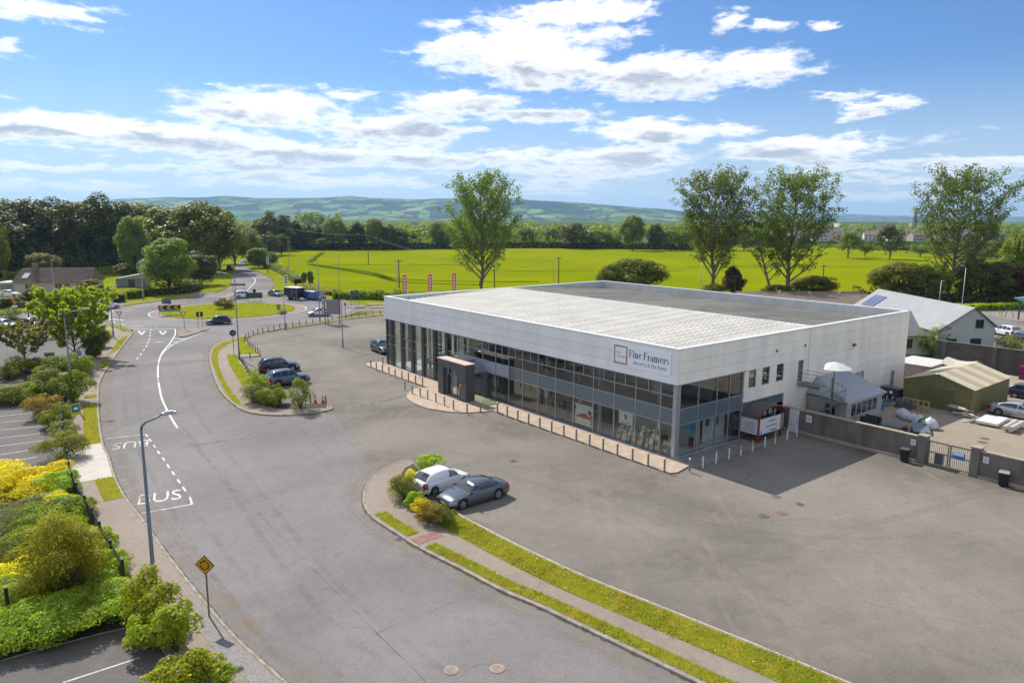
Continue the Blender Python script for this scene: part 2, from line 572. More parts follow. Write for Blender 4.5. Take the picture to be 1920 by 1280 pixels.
# ------------------------------------------------------------------ ground materials
def asphalt(name, col, dark=0.75, light=1.25, crack=0.35, patch=0.5, tint=(1.08, 1.0, 0.88)):
    m = bpy.data.materials.new(name)
    m.use_nodes = True
    t = NT(m.node_tree)
    b = t.n['Principled BSDF']
    pos = t.node('ShaderNodeNewGeometry').outputs['Position']
    big = t.noise(pos, 0.07, 4, 0.6, 0.4)
    mid = t.noise(pos, 0.45, 5, 0.65, 0.6)
    fine = t.noise(pos, 9.0, 3, 0.7)
    grit = t.noise(pos, 60.0, 2, 0.6)
    blot = t.noise(pos, 1.7, 5, 0.75, 0.8)
    c = t.mix(t.maprange(big, 0.3, 0.7), tuple(x * dark for x in col), tuple(x * light for x in col))
    c = t.mix(t.math('MULTIPLY', t.maprange(mid, 0.45, 0.75), patch), c, tuple(x * light * k for x, k in zip(col, tint)))
    dk = t.math('MULTIPLY', t.maprange(t.noise(t.vmath('ADD', pos, (31, 7, 0)), 0.3, 6, 0.7, 1.0), 0.60, 0.72), 0.45)
    c = t.mix(dk, c, tuple(x * 0.6 for x in col))
    # lighter dusty drags and tyre marks, stretched along the way people drive here
    rotn = t.node('ShaderNodeMapping'); rotn.inputs['Rotation'].default_value = (0, 0, math.radians(-38)); rotn.inputs['Scale'].default_value = (1.0, 0.09, 1)
    t.put(rotn.inputs['Vector'], pos)
    dr = t.maprange(t.noise(rotn.outputs[0], 0.9, 5, 0.6, 0.5), 0.56, 0.75)
    c = t.mix(t.math('MULTIPLY', dr, 0.3), c, tuple(x * light * k * 1.15 for x, k in zip(col, tint)))
    c = t.mix(0.34, c, t.ramp(blot, [(0.32, (0.72, 0.72, 0.73)), (0.5, (1.0, 1.0, 1.0)), (0.68, (1.24, 1.22, 1.18))]), 'MULTIPLY')
    c = t.mix(0.45, c, t.ramp(fine, [(0.25, (0.55, 0.55, 0.55)), (0.75, (1.4, 1.4, 1.4))]), 'MULTIPLY')
    c = t.mix(0.5, c, t.ramp(grit, [(0.2, (0.5, 0.5, 0.5)), (0.8, (1.45, 1.45, 1.45))]), 'MULTIPLY')
    if crack:
        vo = t.node('ShaderNodeTexVoronoi', feature='DISTANCE_TO_EDGE')
        vo.inputs['Scale'].default_value = 0.22
        t.put(vo.inputs['Vector'], t.vmath('ADD', pos, t.vmath('MULTIPLY', t.node('ShaderNodeTexNoise').outputs['Color'], (1.5, 1.5, 0))))
        nz = vo.inputs['Vector'].links[0].from_node.inputs[1].links[0].from_node.inputs[0].links[0].from_node
        t.put(nz.inputs['Vector'], pos); nz.inputs['Scale'].default_value = 0.7; nz.inputs['Detail'].default_value = 5
        cr = t.math('MULTIPLY', t.maprange(vo.outputs['Distance'], 0.0, 0.006, 1, 0), t.maprange(big, 0.42, 0.6, 0, crack))
        c = t.mix(cr, c, tuple(x * 0.45 for x in col))
    t.put(b.inputs['Base Color'], c)
    b.inputs['Roughness'].default_value = 0.9
    b.inputs['Specular IOR Level'].default_value = 0.12
    bn = t.node('ShaderNodeBump'); bn.inputs['Strength'].default_value = 0.35; bn.inputs['Distance'].default_value = 0.006
    t.put(bn.inputs['Height'], grit)
    t.put(b.inputs['Normal'], bn.outputs[0])
    MATS[name] = m
    return m

def patch_ground(name, stops, scale, edge_col=None, rough=0.9, stretch=(1, 1, 1), wood=None):
    """patchwork farmland: cells of different greens with darker hedges between"""
    m = bpy.data.materials.new(name)
    m.use_nodes = True
    t = NT(m.node_tree)
    b = t.n['Principled BSDF']
    pos = t.node('ShaderNodeNewGeometry').outputs['Position']
    p = t.vmath('MULTIPLY', pos, stretch)
    nz = t.node('ShaderNodeTexNoise'); nz.inputs['Scale'].default_value = scale * 1.3; t.put(nz.inputs['Vector'], p)
    p = t.vmath('ADD', p, t.vmath('MULTIPLY', nz.outputs['Color'], (0.5 / scale, 0.5 / scale, 0)))
    vo = t.node('ShaderNodeTexVoronoi', feature='F1', distance='CHEBYCHEV'); vo.inputs['Scale'].default_value = scale; t.put(vo.inputs['Vector'], p)
    sp = t.node('ShaderNodeSeparateColor'); t.put(sp.inputs[0], vo.outputs['Color'])
    c = t.ramp(sp.outputs[0], stops)
    ve = t.node('ShaderNodeTexVoronoi', feature='F2', distance='CHEBYCHEV'); ve.inputs['Scale'].default_value = scale; t.put(ve.inputs['Vector'], p)
    df = t.math('SUBTRACT', ve.outputs['Distance'], vo.outputs['Distance'])
    if edge_col:
        c = t.mix(t.maprange(t.math('ADD', df, t.math('MULTIPLY', t.noise(p, scale * 30, 2), 0.1)), 0.08, 0.15, 1, 0), c, edge_col)
    if wood:
        f = t.noise(pos, wood[1], 5, 0.6, 0.3)
        c = t.mix(t.maprange(f, wood[2], wood[2] + 0.07), c, wood[0])
    c = t.mix(0.5, c, t.ramp(t.noise(pos, scale * 25, 4), [(0.3, (0.7, 0.7, 0.7)), (0.7, (1.2, 1.2, 1.2))]), 'MULTIPLY')
    t.put(b.inputs['Base Color'], c)
    b.inputs['Roughness'].default_value = rough
    b.inputs['Specular IOR Level'].default_value = 0.0
    MATS[name] = m
    return m

M_ROAD = asphalt('road_asphalt', (0.196, 0.184, 0.177), dark=0.80, light=1.14, crack=0.22, patch=0.3)
M_COURT = asphalt('forecourt_asphalt', (0.192, 0.174, 0.148), dark=0.68, light=1.18, crack=0.40, patch=0.5)
M_PARK = asphalt('car_park_asphalt', (0.14, 0.13, 0.122), dark=0.85, light=1.15, crack=0.3, patch=0.3)
M_FARROAD = asphalt('side_road_asphalt', (0.185, 0.175, 0.168), crack=0.1, patch=0.3)
M_YARD = asphalt('yard_concrete', (0.30, 0.255, 0.195), dark=0.85, light=1.12, crack=0.3, patch=0.4)
M_PAVE = asphalt('pavement_concrete', (0.27, 0.225, 0.185), dark=0.85, light=1.1, crack=0.5, patch=0.4)
M_SLAB = pm('pale_concrete', (0.46, 0.42, 0.36), 0.85, var=0.08, scale=1.5, world=True, bump=0.2)
M_APRON = pm('brick_apron', (0.22, 0.165, 0.145), 0.9, var=0.2, scale=4, world=True, bump=0.3)
M_KERB = pm('kerb_concrete', (0.27, 0.24, 0.20), 0.85, var=0.3, scale=2.5, world=True, bump=0.3)
M_GRASS = pm('verge_grass', (0.165, 0.18, 0.012), 0.95, var=0, col2=(0.27, 0.22, 0.03), scale=0.9, world=True, bump=0.9, bscale=12, spec=0.0)
M_LAWN = pm('lawn_grass', (0.145, 0.195, 0.008), 0.95, var=0, col2=(0.24, 0.235, 0.02), scale=0.35, world=True, bump=0.8, bscale=9, spec=0.0)
M_SOIL = pm('bed_soil', (0.05, 0.04, 0.028), 0.95, var=0.3, scale=3, world=True, bump=0.8)
M_GRAVEL = pm('gravel_bed', (0.16, 0.15, 0.14), 0.95, var=0, col2=(0.30, 0.28, 0.26), scale=14, world=True, bump=1, bscale=22)
M_WHITE = pm('road_paint', (0.40, 0.38, 0.35), 0.7, var=0, col2=(0.70, 0.68, 0.64), scale=2.5, world=True)
M_WORN = pm('worn_paint', (0.34, 0.32, 0.30), 0.8, var=0, col2=(0.62, 0.60, 0.57), scale=2.2, world=True)

def field_mat():
    m = bpy.data.materials.new('crop_field')
    m.use_nodes = True
    t = NT(m.node_tree)
    b = t.n['Principled BSDF']
    pos = t.node('ShaderNodeNewGeometry').outputs['Position']
    mp = t.node('ShaderNodeMapping'); mp.inputs['Rotation'].default_value = (0, 0, math.radians(3)); mp.inputs['Scale'].default_value = (0.03, 1, 1); t.put(mp.inputs['Vector'], pos)
    f1 = t.noise(pos, 0.018, 4, 0.55)
    f2 = t.noise(mp.outputs[0], 0.10, 4, 0.6)
    f3 = t.noise(mp.outputs[0], 0.9, 3, 0.6)
    c = t.mix(t.maprange(f1, 0.35, 0.65), (0.16, 0.205, 0.002), (0.225, 0.245, 0.003))
    c = t.mix(t.maprange(f2, 0.35, 0.7, 0, 0.55), c, (0.17, 0.195, 0.003))
    c = t.mix(t.maprange(f3, 0.58, 0.70, 0, 0.6), c, (0.125, 0.175, 0.003))
    c = t.mix(0.4, c, t.ramp(t.noise(pos, 3.0, 3), [(0.3, (0.75, 0.75, 0.75)), (0.7, (1.2, 1.2, 1.2))]), 'MULTIPLY')
    t.put(b.inputs['Base Color'], c)
    b.inputs['Roughness'].default_value = 0.9
    b.inputs['Specular IOR Level'].default_value = 0.0
    bn = t.node('ShaderNodeBump'); bn.inputs['Strength'].default_value = 0.7; bn.inputs['Distance'].default_value = 0.25
    t.put(bn.inputs['Height'], t.noise(mp.outputs[0], 1.4, 4, 0.7)); t.put(b.inputs['Normal'], bn.outputs[0])
    return m
M_FIELD = field_mat()
M_TRACK = pm('tramline', (0.06, 0.09, 0.004), 0.95, spec=0, var=0.2, scale=0.2, world=True)

# ------------------------------------------------------------------ the lie of the land
def plane(name, x0, x1, y0, y1, z, mat):
    mb = MB().quad((x0, y0, z), (x1, y0, z), (x1, y1, z), (x0, y1, z))
    return tag(mb.build(name, mat), None, None, None, 'structure')
M_FAR = patch_ground('far_farmland', [(0.0, (0.06, 0.10, 0.012)), (0.4, (0.10, 0.145, 0.015)), (0.7, (0.13, 0.15, 0.03)), (1.0, (0.05, 0.085, 0.012))], 0.006, (0.02, 0.04, 0.01))
plane('ground', -16000, 16000, -60, 22000, -0.08, M_FAR)
tag(tri_sheet('rough_grass', GL([(-500, 640), (150, 600), (430, 565), (720, 590), (1100, 590), (2000, 640), (2300, 560), (1700, 470), (900, 455), (500, 452), (100, 470), (-500, 480)]), -0.05, M_LAWN), None, None, None, 'structure')
fld = tag(tri_sheet('field', [(p.x, p.y) for p in GL([(655, 556), (860, 559), (1200, 560), (2050, 552), (2150, 505), (1720, 477), (1540, 462), (1300, 466), (1000, 464), (840, 466), (560, 468), (520, 480), (545, 505), (600, 530)])], -0.02, M_FIELD), None, None, None, 'structure')
mb = MB()
for tr in ([(578, 494), (640, 503), (700, 512), (740, 522), (850, 527), (1010, 528)], [(578, 496), (650, 507), (705, 517), (760, 529), (900, 534)], [(580, 492), (596, 480), (606, 473)],
           [(620, 496), (760, 497), (900, 496)], [(950, 508), (1100, 507), (1280, 508)], [(1290, 500), (1500, 499), (1640, 501)]):
    ribbon(spline(GL(tr), 6), 2.6, -0.005, mb)
mb.build('wheel_track', M_TRACK, fld)

def hill_range(name, prof, dist, depth, mat, nx=160, ny=26, lab=None):
    xs = np.array([p[0] for p in prof], float); ys = np.array([p[1] for p in prof], float)
    px = np.linspace(xs[0], xs[-1], nx)
    py = np.interp(px, xs, ys)
    V = []
    rr = np.random.RandomState(3)
    wob = np.cumsum(rr.randn(nx, ny) * 1.0, axis=0) * 0.8
    for j in range(ny):
        s = j / (ny - 1)
        for i in range(nx):
            d = ray(px[i], py[i])
            y = dist - depth * 0.8 + s * depth * 1.5
            x = d.x / d.y * dist * (1 + 0.0 * s)
            top = CAM_H + d.z / d.y * dist
            k = min(1, s / 0.53)
            hgt = top * (k * k * (3 - 2 * k)) * (0.93 + 0.07 * math.sin(px[i] * 0.013 + s * 5) * (1 if k < 1 else 0) + 0.07 * (k == 1)) if s <= 0.53 else top * (1 - (s - 0.53) * 0.9)
            if 0.05 < s < 0.5: hgt += 9 * math.sin(px[i] * 0.05 + s * 9) + 6 * math.sin(px[i] * 0.021 - s * 14)
            V.append((x, y, max(-3, hgt) - (3 if s == 0 else 0)))
    Q = [(j * nx + i, j * nx + i + 1, (j + 1) * nx + i + 1, (j + 1) * nx + i) for j in range(ny - 1) for i in range(nx - 1)]
    o = link(name, mesh_np(name, V, Q, mat, True))
    return tag(o, lab, None, None, 'structure')
M_HILL = patch_ground('hill_fields', [(0.0, (0.03, 0.06, 0.02)), (0.30, (0.035, 0.065, 0.022)), (0.34, (0.12, 0.20, 0.04)), (0.65, (0.17, 0.24, 0.06)), (0.82, (0.07, 0.12, 0.03)), (1.0, (0.27, 0.29, 0.11))], 0.0068, (0.012, 0.026, 0.016), stretch=(1, 0.6, 1), wood=((0.018, 0.036, 0.02), 0.0013, 0.54))
hill_range('hills', [(-300, 380), (0, 381), (100, 379), (160, 375), (240, 370), (330, 370), (500, 370), (600, 369), (650, 365.5), (690, 369), (770, 372), (860, 372), (940, 374), (1010, 374), (1060, 377), (1130, 382), (1200, 388), (1290, 396), (1340, 401), (1420, 412)], 6800, 2600, M_HILL)
hill_range('distant_hills', [(1050, 402), (1150, 397), (1250, 396), (1400, 399), (1540, 401), (1640, 402.5), (1720, 404), (1800, 406), (1920, 407), (2200, 409)], 11500, 3500, M_HILL, 90, 18)

# ------------------------------------------------------------------ roads
ctr = Vector((-54.5, 138.0))
def circ(c, r, n=64, a0=0, a1=2 * math.pi):
    return [Vector((c[0] + r * math.cos(a0 + (a1 - a0) * i / n), c[1] + r * math.sin(a0 + (a1 - a0) * i / n))) for i in range(n if abs(a1 - a0 - 2 * math.pi) < 1e-6 else n + 1)]
def run_on(pts, d):
    """carry a surveyed line straight on beyond the photograph"""
    return pts + [pts[-1] + (pts[-1] - pts[-2]).normalized() * (4 * k + 4) for k in range(d // 4)]
LK = spline(run_on(GL([(640, 1375), (534, 1277)])[::-1], 48)[2:][::-1] + GL([(640, 1375), (534, 1277), (445, 1197), (386, 1129), (335, 1066), (285, 998), (264, 968), (237, 934), (217, 895), (205, 857), (194, 832), (187, 790), (185, 752), (187, 722), (195, 702), (207, 677), (225, 657), (237, 641), (246, 629)]), 6)   # kerb on the bus stop side
road_poly = LK + [G(p, q).xy for p, q in [(250, 618), (330, 600), (520, 605), (640, 600), (560, 640), (470, 690), (520, 770), (640, 775), (705, 880), (760, 900), (860, 1000)]] + [run_on(GL([(1290, 1275), (1500, 1378)]), 45)[-1].xy + Vector((1, 0))]
tag(tri_sheet('road', road_poly, 0.0, M_ROAD), None, None, None, 'structure')
tag(tri_sheet('roundabout_road', circ(ctr, 25.0, 72), 0.004, M_FARROAD), None, None, None, 'structure')
arm_e = [Vector((-60, 139.5)), Vector((-30, 141.5)), Vector((20, 146)), Vector((110, 154.5)), Vector((260, 168))]
mb = ribbon(spline(arm_e, 6), 9.5, 0.008)
tag(mb.build('east_road', M_FARROAD), None, None, None, 'structure')
arm_w = [Vector((-58, 134)), Vector((-80, 130)), Vector((-110, 128)), Vector((-170, 127))]
tag(ribbon(spline(arm_w, 6), 9.5, 0.0115).build('west_road', M_FARROAD), None, None, None, 'structure')
north = GL([(235, 574), (300, 565), (365, 558), (405, 549), (432, 536), (437, 520), (440, 506), (446, 494), (452, 486)]) + GL([(458, 486), (462, 500), (488, 512), (510, 523), (514, 533), (508, 543), (500, 556), (560, 575), (330, 590)])
tag(tri_sheet('north_road', [p.xy for p in north], 0.0155, M_FARROAD), None, None, None, 'structure')

# forecourt: one worn sheet running from the road to the building and the boundary wall
court = [run_on(GL([(1575, 1278), (1780, 1362)]), 45)[-1].xy] + [G(p, q).xy for p, q in [(1575, 1280), (1350, 1183), (1120, 1094), (1065, 1070), (990, 1035), (925, 1002), (860, 967), (770, 900), (700, 880), (625, 775), (560, 762), (500, 745), (452, 690), (447, 672), (463, 634), (505, 621), (580, 610), (660, 596), (725, 587)]] + [W(60, 20).xy, W(48, 48).xy, W(0, 55).xy, W(-40, 56).xy, W(-70, 0).xy, W(-70, -30).xy]
tag(tri_sheet('forecourt', court, 0.004, M_COURT), None, None, None, 'structure')
tag(tri_sheet('yard', [W(0, 14.4).xy, W(0, 37).xy, W(2.5, 37).xy, W(2.5, 55).xy, W(-45, 55).xy, W(-45, 14.4).xy], 0.008, M_YARD), None, None, None, 'structure')
# the repaired strip across the court and old bay marks
mb = MB()
ribbon([G(660, 762).xy, G(720, 752).xy, G(770, 738).xy], 0.55, 0.0085, mb)
mb.build('tarmac_patch', pm('old_patch', (0.10, 0.10, 0.10), 0.8, var=0.3, scale=3, world=True), None)['kind'] = 'structure'
mb = MB()
for (x, y) in ((655, 764), (672, 760), (690, 757), (706, 754), (724, 748)):
    p = G(x, y); mb.box((p.x, p.y, 0.012), (0.25, 0.18, 0.01))
o = mb.build('painted_marking', pm('ghost_paint', (0.20, 0.185, 0.16), 0.85, var=0, col2=(0.32, 0.30, 0.27), scale=1.5, world=True)); o['kind'] = 'structure'

# car parks on the left
tag(tri_sheet('car_park', [Vector((24, -12)), Vector((-75, -12))] + [p.xy for p in GL([(-900, 700), (-300, 605), (100, 603), (190, 608), (232, 622), (215, 650), (185, 690), (170, 730), (120, 760), (125, 870), (215, 1010), (280, 1110), (420, 1330)])], -0.004, M_PARK), None, None, None, 'structure')
mb = MB()
for (a, b) in (((0, 780), (60, 774)), ((0, 792), (78, 785)), ((0, 806), (82, 798)), ((0, 821), (92, 810)), ((0, 836), (92, 824)), ((0, 852), (72, 841)), ((0, 868), (70, 856)), ((118, 1279), (262, 1232))):
    ribbon([G(*a).xy, G(*b).xy], 0.10, 0.002, mb)
o = mb.build('bay_marking', M_WORN); o['kind'] = 'structure'

# pavements, verges, islands: raised ground
Zp = 0.105
# bus stop side
lkerb_in = offset(LK, 0.16)
fence_line = offset(LK, 2.65)
tag(slab('pavement', lkerb_in + fence_line[::-1], -0.05, Zp, M_PAVE, side=M_KERB), None, None, None, 'structure')
kerb_strip('kerb', offset(LK, 0.08), mat=M_KERB)
def on_strip(base, i0, i1, d0, d1):
    a = offset(base, d0)[i0:i1 + 1]; b = offset(base, d1)[i0:i1 + 1]
    return a + b[::-1]
def near_idx(line, px, py):
    g = G(px, py).xy
    return min(range(len(line)), key=lambda i: (line[i] - g).length)
VERGES = []
def verge(poly, z=Zp + 0.02, name='verge', mat=None, dense=True):
    o = tag(slab(name, poly, 0.0, z, mat or M_GRASS), None, None, None, 'structure')
    if dense: VERGES.append((poly, z))
    return o
for (a, b) in (((190, 832), (185, 757)), ((240, 936), (218, 897)), ((186, 748), (185, 742))):
    i0, i1 = near_idx(LK, *a), near_idx(LK, *b)
    verge(on_strip(LK, i0, i1, 0.17, 1.25))
i0, i1 = near_idx(LK, 214, 892), near_idx(LK, 196, 834)
tag(slab('bus_stop_slab', on_strip(LK, i0, i1, 0.17, 2.7), 0.0, Zp + 0.012, M_SLAB), None, None, None, 'structure')
i0, i1 = near_idx(LK, 640, 1370), near_idx(LK, 380, 1128)
tag(slab('gravel_bed', on_strip(LK, i0, i1, 0.25, 1.05), 0.0, Zp + 0.012, M_GRAVEL), None, None, None, 'structure')
# corner towards the roundabout
corner = [G(p, q).xy for p, q in [(246, 630), (250, 624), (243, 618), (225, 613), (195, 607), (178, 606), (165, 640), (175, 690), (196, 700), (225, 657)]]
tag(slab('corner_pavement', corner, -0.05, Zp - 0.004, M_PAVE, side=M_KERB), None, None, None, 'structure')
verge([G(p, q).xy for p, q in [(240, 633), (222, 656), (200, 668), (208, 660), (222, 640), (234, 632)]])
verge([G(p, q).xy for p, q in [(247, 624), (240, 617), (222, 612), (196, 607), (210, 615), (228, 620)]])
verge([G(p, q).xy for p, q in [(190, 619), (208, 621), (211, 631), (200, 644), (193, 658), (188, 640)]], mat=M_LAWN)
verge([G(p, q).xy for p, q in [(208, 676), (204, 690), (187, 692), (190, 678)]])

# island between the road and the forecourt, near end (two parked cars beside it)
NK = spline(GL([(770, 861), (747.5, 867.5), (722, 879), (700, 895), (686, 912), (680, 932), (684, 954), (697, 972), (740, 1001), (790, 1032), (865, 1070), (940, 1110), (1010, 1140), (1150, 1207), (1290, 1275)]) + run_on(GL([(1290, 1275), (1500, 1378)]), 45)[1:], 6)
IK = spline(GL([(770, 861), (783, 880), (800, 908), (828, 940), (860, 967), (925, 1002), (990, 1035), (1065, 1070), (1120, 1094), (1350, 1186), (1575, 1278)]) + run_on(GL([(1575, 1278), (1780, 1362)]), 45)[1:], 6)
tag(slab('island_pavement', offset(NK, 0.15) + IK[::-1], -0.05, Zp, M_PAVE, side=M_KERB), None, None, None, 'structure')
kerb_strip('island_kerb', offset(NK, 0.07), mat=M_KERB)
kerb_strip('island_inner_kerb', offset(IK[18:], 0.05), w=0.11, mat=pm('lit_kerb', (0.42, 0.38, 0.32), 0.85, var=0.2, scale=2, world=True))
i0, i1, i2, i3 = near_idx(NK, 693, 968), near_idx(NK, 757, 1012), near_idx(NK, 792, 1034), len(NK) - 1
verge(on_strip(NK, i0, i1, 0.30, 1.05)); verge(on_strip(NK, i2, i3, 0.28, 1.0))
tag(slab('tactile_patch', on_strip(NK, i1 + 1, i2 - 1, 0.2, 1.9), 0.0, Zp + 0.010, pm('tactile_red', (0.24, 0.125, 0.095), 0.9, var=0.2, scale=3, world=True)), None, None, None, 'structure')
j0 = near_idx(IK, 830, 945)
verge(offset(IK, -0.12)[j0:] + offset(IK, lambda s: -1.75)[j0:][::-1])
tag(slab('planting_bed', [G(p, q).xy for p, q in [(760, 880), (775, 872), (800, 900), (830, 938), (858, 966), (845, 985), (800, 972), (770, 955), (745, 935), (742, 905)]], 0.0, Zp + 0.03, M_SOIL), None, None, None, 'structure')

# island, far end, with its bend of verge and path
FK = spline(GL([(625, 768), (595, 775), (560, 778.5), (530, 780), (500, 779), (475, 776), (455, 770), (440, 760), (425, 748), (412, 732), (403, 712), (397, 695), (393.5, 680), (393, 668), (397, 655), (408, 645), (430, 637), (470, 628), (520, 617), (580, 606.5), (640, 597), (700, 590), (760, 585)]), 6)
FI = spline(GL([(625, 764), (600, 758), (560, 757), (520, 752), (492, 735), (478, 718), (462, 694), (449, 673), (490, 667), (472, 652), (459, 641), (464, 633), (480, 627), (510, 620), (580, 610.5), (645, 600.5), (725, 589.5), (760, 587)]), 6)
tag(slab('path_island', offset(FK, -0.15) + FI[::-1], -0.05, Zp, M_PAVE, side=M_KERB), None, None, None, 'structure')
kerb_strip('path_island_kerb', offset(FK, -0.07), mat=M_KERB)
verge([G(p, q).xy for p, q in [(452, 763), (436, 753), (424, 738), (412, 715), (404, 698), (397, 678), (396, 668), (400, 656), (412, 646), (445, 635), (470, 630), (470, 632), (430, 645), (412, 656), (408, 668), (410, 688), (420, 712), (434, 734), (452, 757)]])
verge([G(p, q).xy for p, q in [(425, 666), (445, 667), (448, 676), (462, 697), (478, 721), (488, 733), (476, 742), (462, 735), (445, 710), (430, 685)]], mat=M_LAWN)
verge([G(p, q).xy for p, q in [(448, 665), (486, 664), (470, 652), (458, 641), (460, 636), (450, 638), (444, 650)]], mat=M_LAWN)
far_out = spline(GL([(500, 621.5), (560, 611), (640, 598.5), (720, 590)]), 8)
verge(far_out + offset(far_out, -0.6)[::-1])
tag(slab('planting_strip', [G(p, q).xy for p, q in [(470, 722), (490, 738), (520, 755), (560, 759), (612, 759), (612, 766), (560, 768), (520, 768), (480, 757), (462, 742)]], 0.0, Zp + 0.03, M_SOIL), None, None, None, 'structure')
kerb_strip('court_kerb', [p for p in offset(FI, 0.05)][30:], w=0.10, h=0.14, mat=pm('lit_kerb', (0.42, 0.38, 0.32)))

# roundabout: apron, lawn
tag(slab('roundabout_apron', circ(ctr, 14.0), -0.05, 0.06, M_APRON, side=M_KERB), None, None, None, 'structure')
tag(slab('roundabout_lawn', [ctr + Vector((math.cos(a), math.sin(a))) * 12.0 for a in np.linspace(0, 2 * math.pi, 64)[:-1]] , 0.0, 0.14, M_LAWN), None, None, None, 'structure')
VERGES.append((circ(ctr, 12.0, 40), 0.14))
mb = MB(); ring = circ(ctr, 14.15, 96); ribbon(ring + [ring[0]], 0.18, 0.0205, mb)
# edge and lane lines
def dash(line, w, on, gap, z, mb):
    acc, pts = 0.0, []
    L = []
    for a, b in zip(line, line[1:]):
        n = max(1, int((b - a).length / 0.1))
        for k in range(n): L.append(a + (b - a) * (k / n))
    run, cur = 0.0, []
    for a, b in zip(L, L[1:]):
        ph = run % (on + gap)
        if ph < on: cur.append(a)
        elif cur:
            if len(cur) > 1: ribbon([cur[0], cur[-1]] if len(cur) < 12 else cur[::4] + [cur[-1]], w, z, mb)
            cur = []
        run += (b - a).length
    if len(cur) > 1: ribbon([cur[0], cur[-1]], w, z, mb)
ribbon(spline(GL([(333, 802), (322, 785), (310, 762), (302, 742), (297, 716)]), 6), 0.17, 0.006, mb)
ribbon(spline(GL([(296.5, 713), (296.3, 711)]), 2), 0.17, 0.006, mb)
ribbon(spline(GL([(296.3, 708), (296, 695), (297, 682), (300, 670), (306, 658), (318, 644), (326, 632), (329, 624), (328, 616.5)]), 6), 0.17, 0.006, mb)
ribbon(spline(GL([(302, 666), (312, 655), (330, 643), (350, 635), (380, 623), (400, 616)]), 6), 0.15, 0.0075, mb)
for (a, b) in (((322, 641), (334, 640.5)), ((317, 648), (325, 646)), ((326, 634.5), (348, 635.5))):
    ribbon([G(*a).xy, G(*b).xy], 0.25, 0.009, mb)
dash([G(283, 617).xy, G(281, 632).xy, G(274, 650).xy, G(264, 664).xy, G(256, 674).xy], 0.14, 1.6, 1.6, 0.006, mb)
ribbon([G(246, 616.5).xy, G(284, 617.5).xy, G(327, 616.5).xy], 0.25, 0.0205, mb)
dash([G(212, 582).xy, G(206, 590).xy, G(206, 599).xy, G(218, 606).xy, G(245, 611).xy, G(300, 614.5).xy], 0.16, 2.0, 2.2, 0.0205, mb)
for cx in (265, 305):
    tri = [G(cx - 6, 620.5).xy, G(cx + 7, 620.5).xy, G(cx + 0.5, 627.5).xy]
    for k in range(3): ribbon([tri[k], tri[(k + 1) % 3]], 0.22, 0.0215 + k * 0.001, mb)
ribbon([G(291, 641.5).xy, G(306, 641).xy], 0.3, 0.006, mb)
ribbon(spline(GL([(460, 547), (468, 540), (477, 530), (478, 523), (470, 516), (460, 511)]), 6), 0.2, 0.0195, mb)
dash(spline(GL([(235, 583), (330, 570), (420, 556)]), 4), 0.14, 2.5, 4, 0.0235, mb)
ribbon([G(648, 583).xy, G(668, 577).xy, G(690, 576).xy], 0.2, 0.0205, mb)
ribbon([G(205, 597.5).xy, G(232, 600.5).xy], 0.5, 0.0225, mb)
# bus bay
bx = [G(198, 822).xy, G(274, 814).xy, G(359, 936).xy, G(360, 945).xy, G(265, 962).xy]
ribbon([bx[0], bx[1]], 0.11, 0.006, mb)
ribbon([bx[1], bx[1] + (bx[2] - bx[1]).normalized() * 0.8], 0.16, 0.007, mb)
ribbon([bx[2] - (bx[2] - bx[1]).normalized() * 0.5, bx[3]], 0.13, 0.007, mb)
ribbon([bx[3], bx[4]], 0.11, 0.006, mb)
dash([bx[1] + (bx[2] - bx[1]).normalized() * 1.5, bx[2] - (bx[2] - bx[1]).normalized() * 0.8], 0.13, 1.0, 0.85, 0.006, mb)
o = mb.build('lane_marking', M_WHITE); o['kind'] = 'structure'
dirb = (bx[2] - bx[1]).normalized()
for (px, py, flip) in ((246, 832, True), (299, 932, False)):
    me = text_mesh('BUS', 2.6, M_WORN if flip else M_WHITE, off=-0.015, sx=.60)
    acr = (G(274, 814).xy - G(198, 822).xy).normalized()
    along = Vector((-acr.y, acr.x))
    if flip: acr, along = -acr, -along
    c = G(px, py, 0.007)
    face_to(me, c, (acr.x, acr.y, 0), (along.x, along.y, 0))
    o = link('bus_lettering', me); o['kind'] = 'structure'
# splitter islands at the roundabout
def splitter(pts, lab):
    o = tag(slab('splitter_island', spline([G(p, q).xy for p, q in pts], 4, True), -0.02, 0.14, M_PAVE, side=pm('dark_kerb', (0.16, 0.145, 0.13), 0.85, var=0.2, scale=2, world=True)), None, None, None, 'structure')
splitter([(336, 619), (368, 616), (396, 615.5), (383, 621), (360, 628), (343, 632), (335, 631)], '')
splitter([(655, 575), (680, 573), (685, 576), (660, 578.5)], ''); splitter([(697, 575), (740, 574), (740, 577), (700, 578)], '')
splitter([(425, 552), (445, 548), (458, 549), (440, 556), (424, 558)], '')
# pavements and verges beyond the roundabout
vb = [(0, 585), (100, 584), (180, 583), (230, 574.5), (290, 566), (330, 560.5), (377, 555.5), (405, 549)]
vt = [(405, 545), (377, 549), (330, 555), (290, 560), (232, 566), (190, 569), (100, 579), (0, 580)]
tag(slab('north_pavement', [G(p, q).xy for p, q in vb + vt], -0.05, 0.11, M_PAVE, side=M_KERB), None, None, None, 'structure')
verge([G(p, q).xy for p, q in [(0, 584.5), (100, 583.5), (185, 582), (185, 575), (100, 577), (0, 578)]], mat=M_LAWN, z=.135, dense=False)
verge([G(p, q).xy for p, q in [(231, 574), (290, 565.5), (330, 560), (372, 555), (372, 554), (330, 558.5), (290, 563.5), (232, 571)]], mat=M_GRASS, z=.135, dense=False)
verge([G(p, q).xy for p, q in [(230, 569), (270, 565), (315, 560), (358, 552.5), (358, 551), (330, 553), (300, 555), (260, 560), (230, 563)]], mat=M_LAWN, z=.135, dense=False)
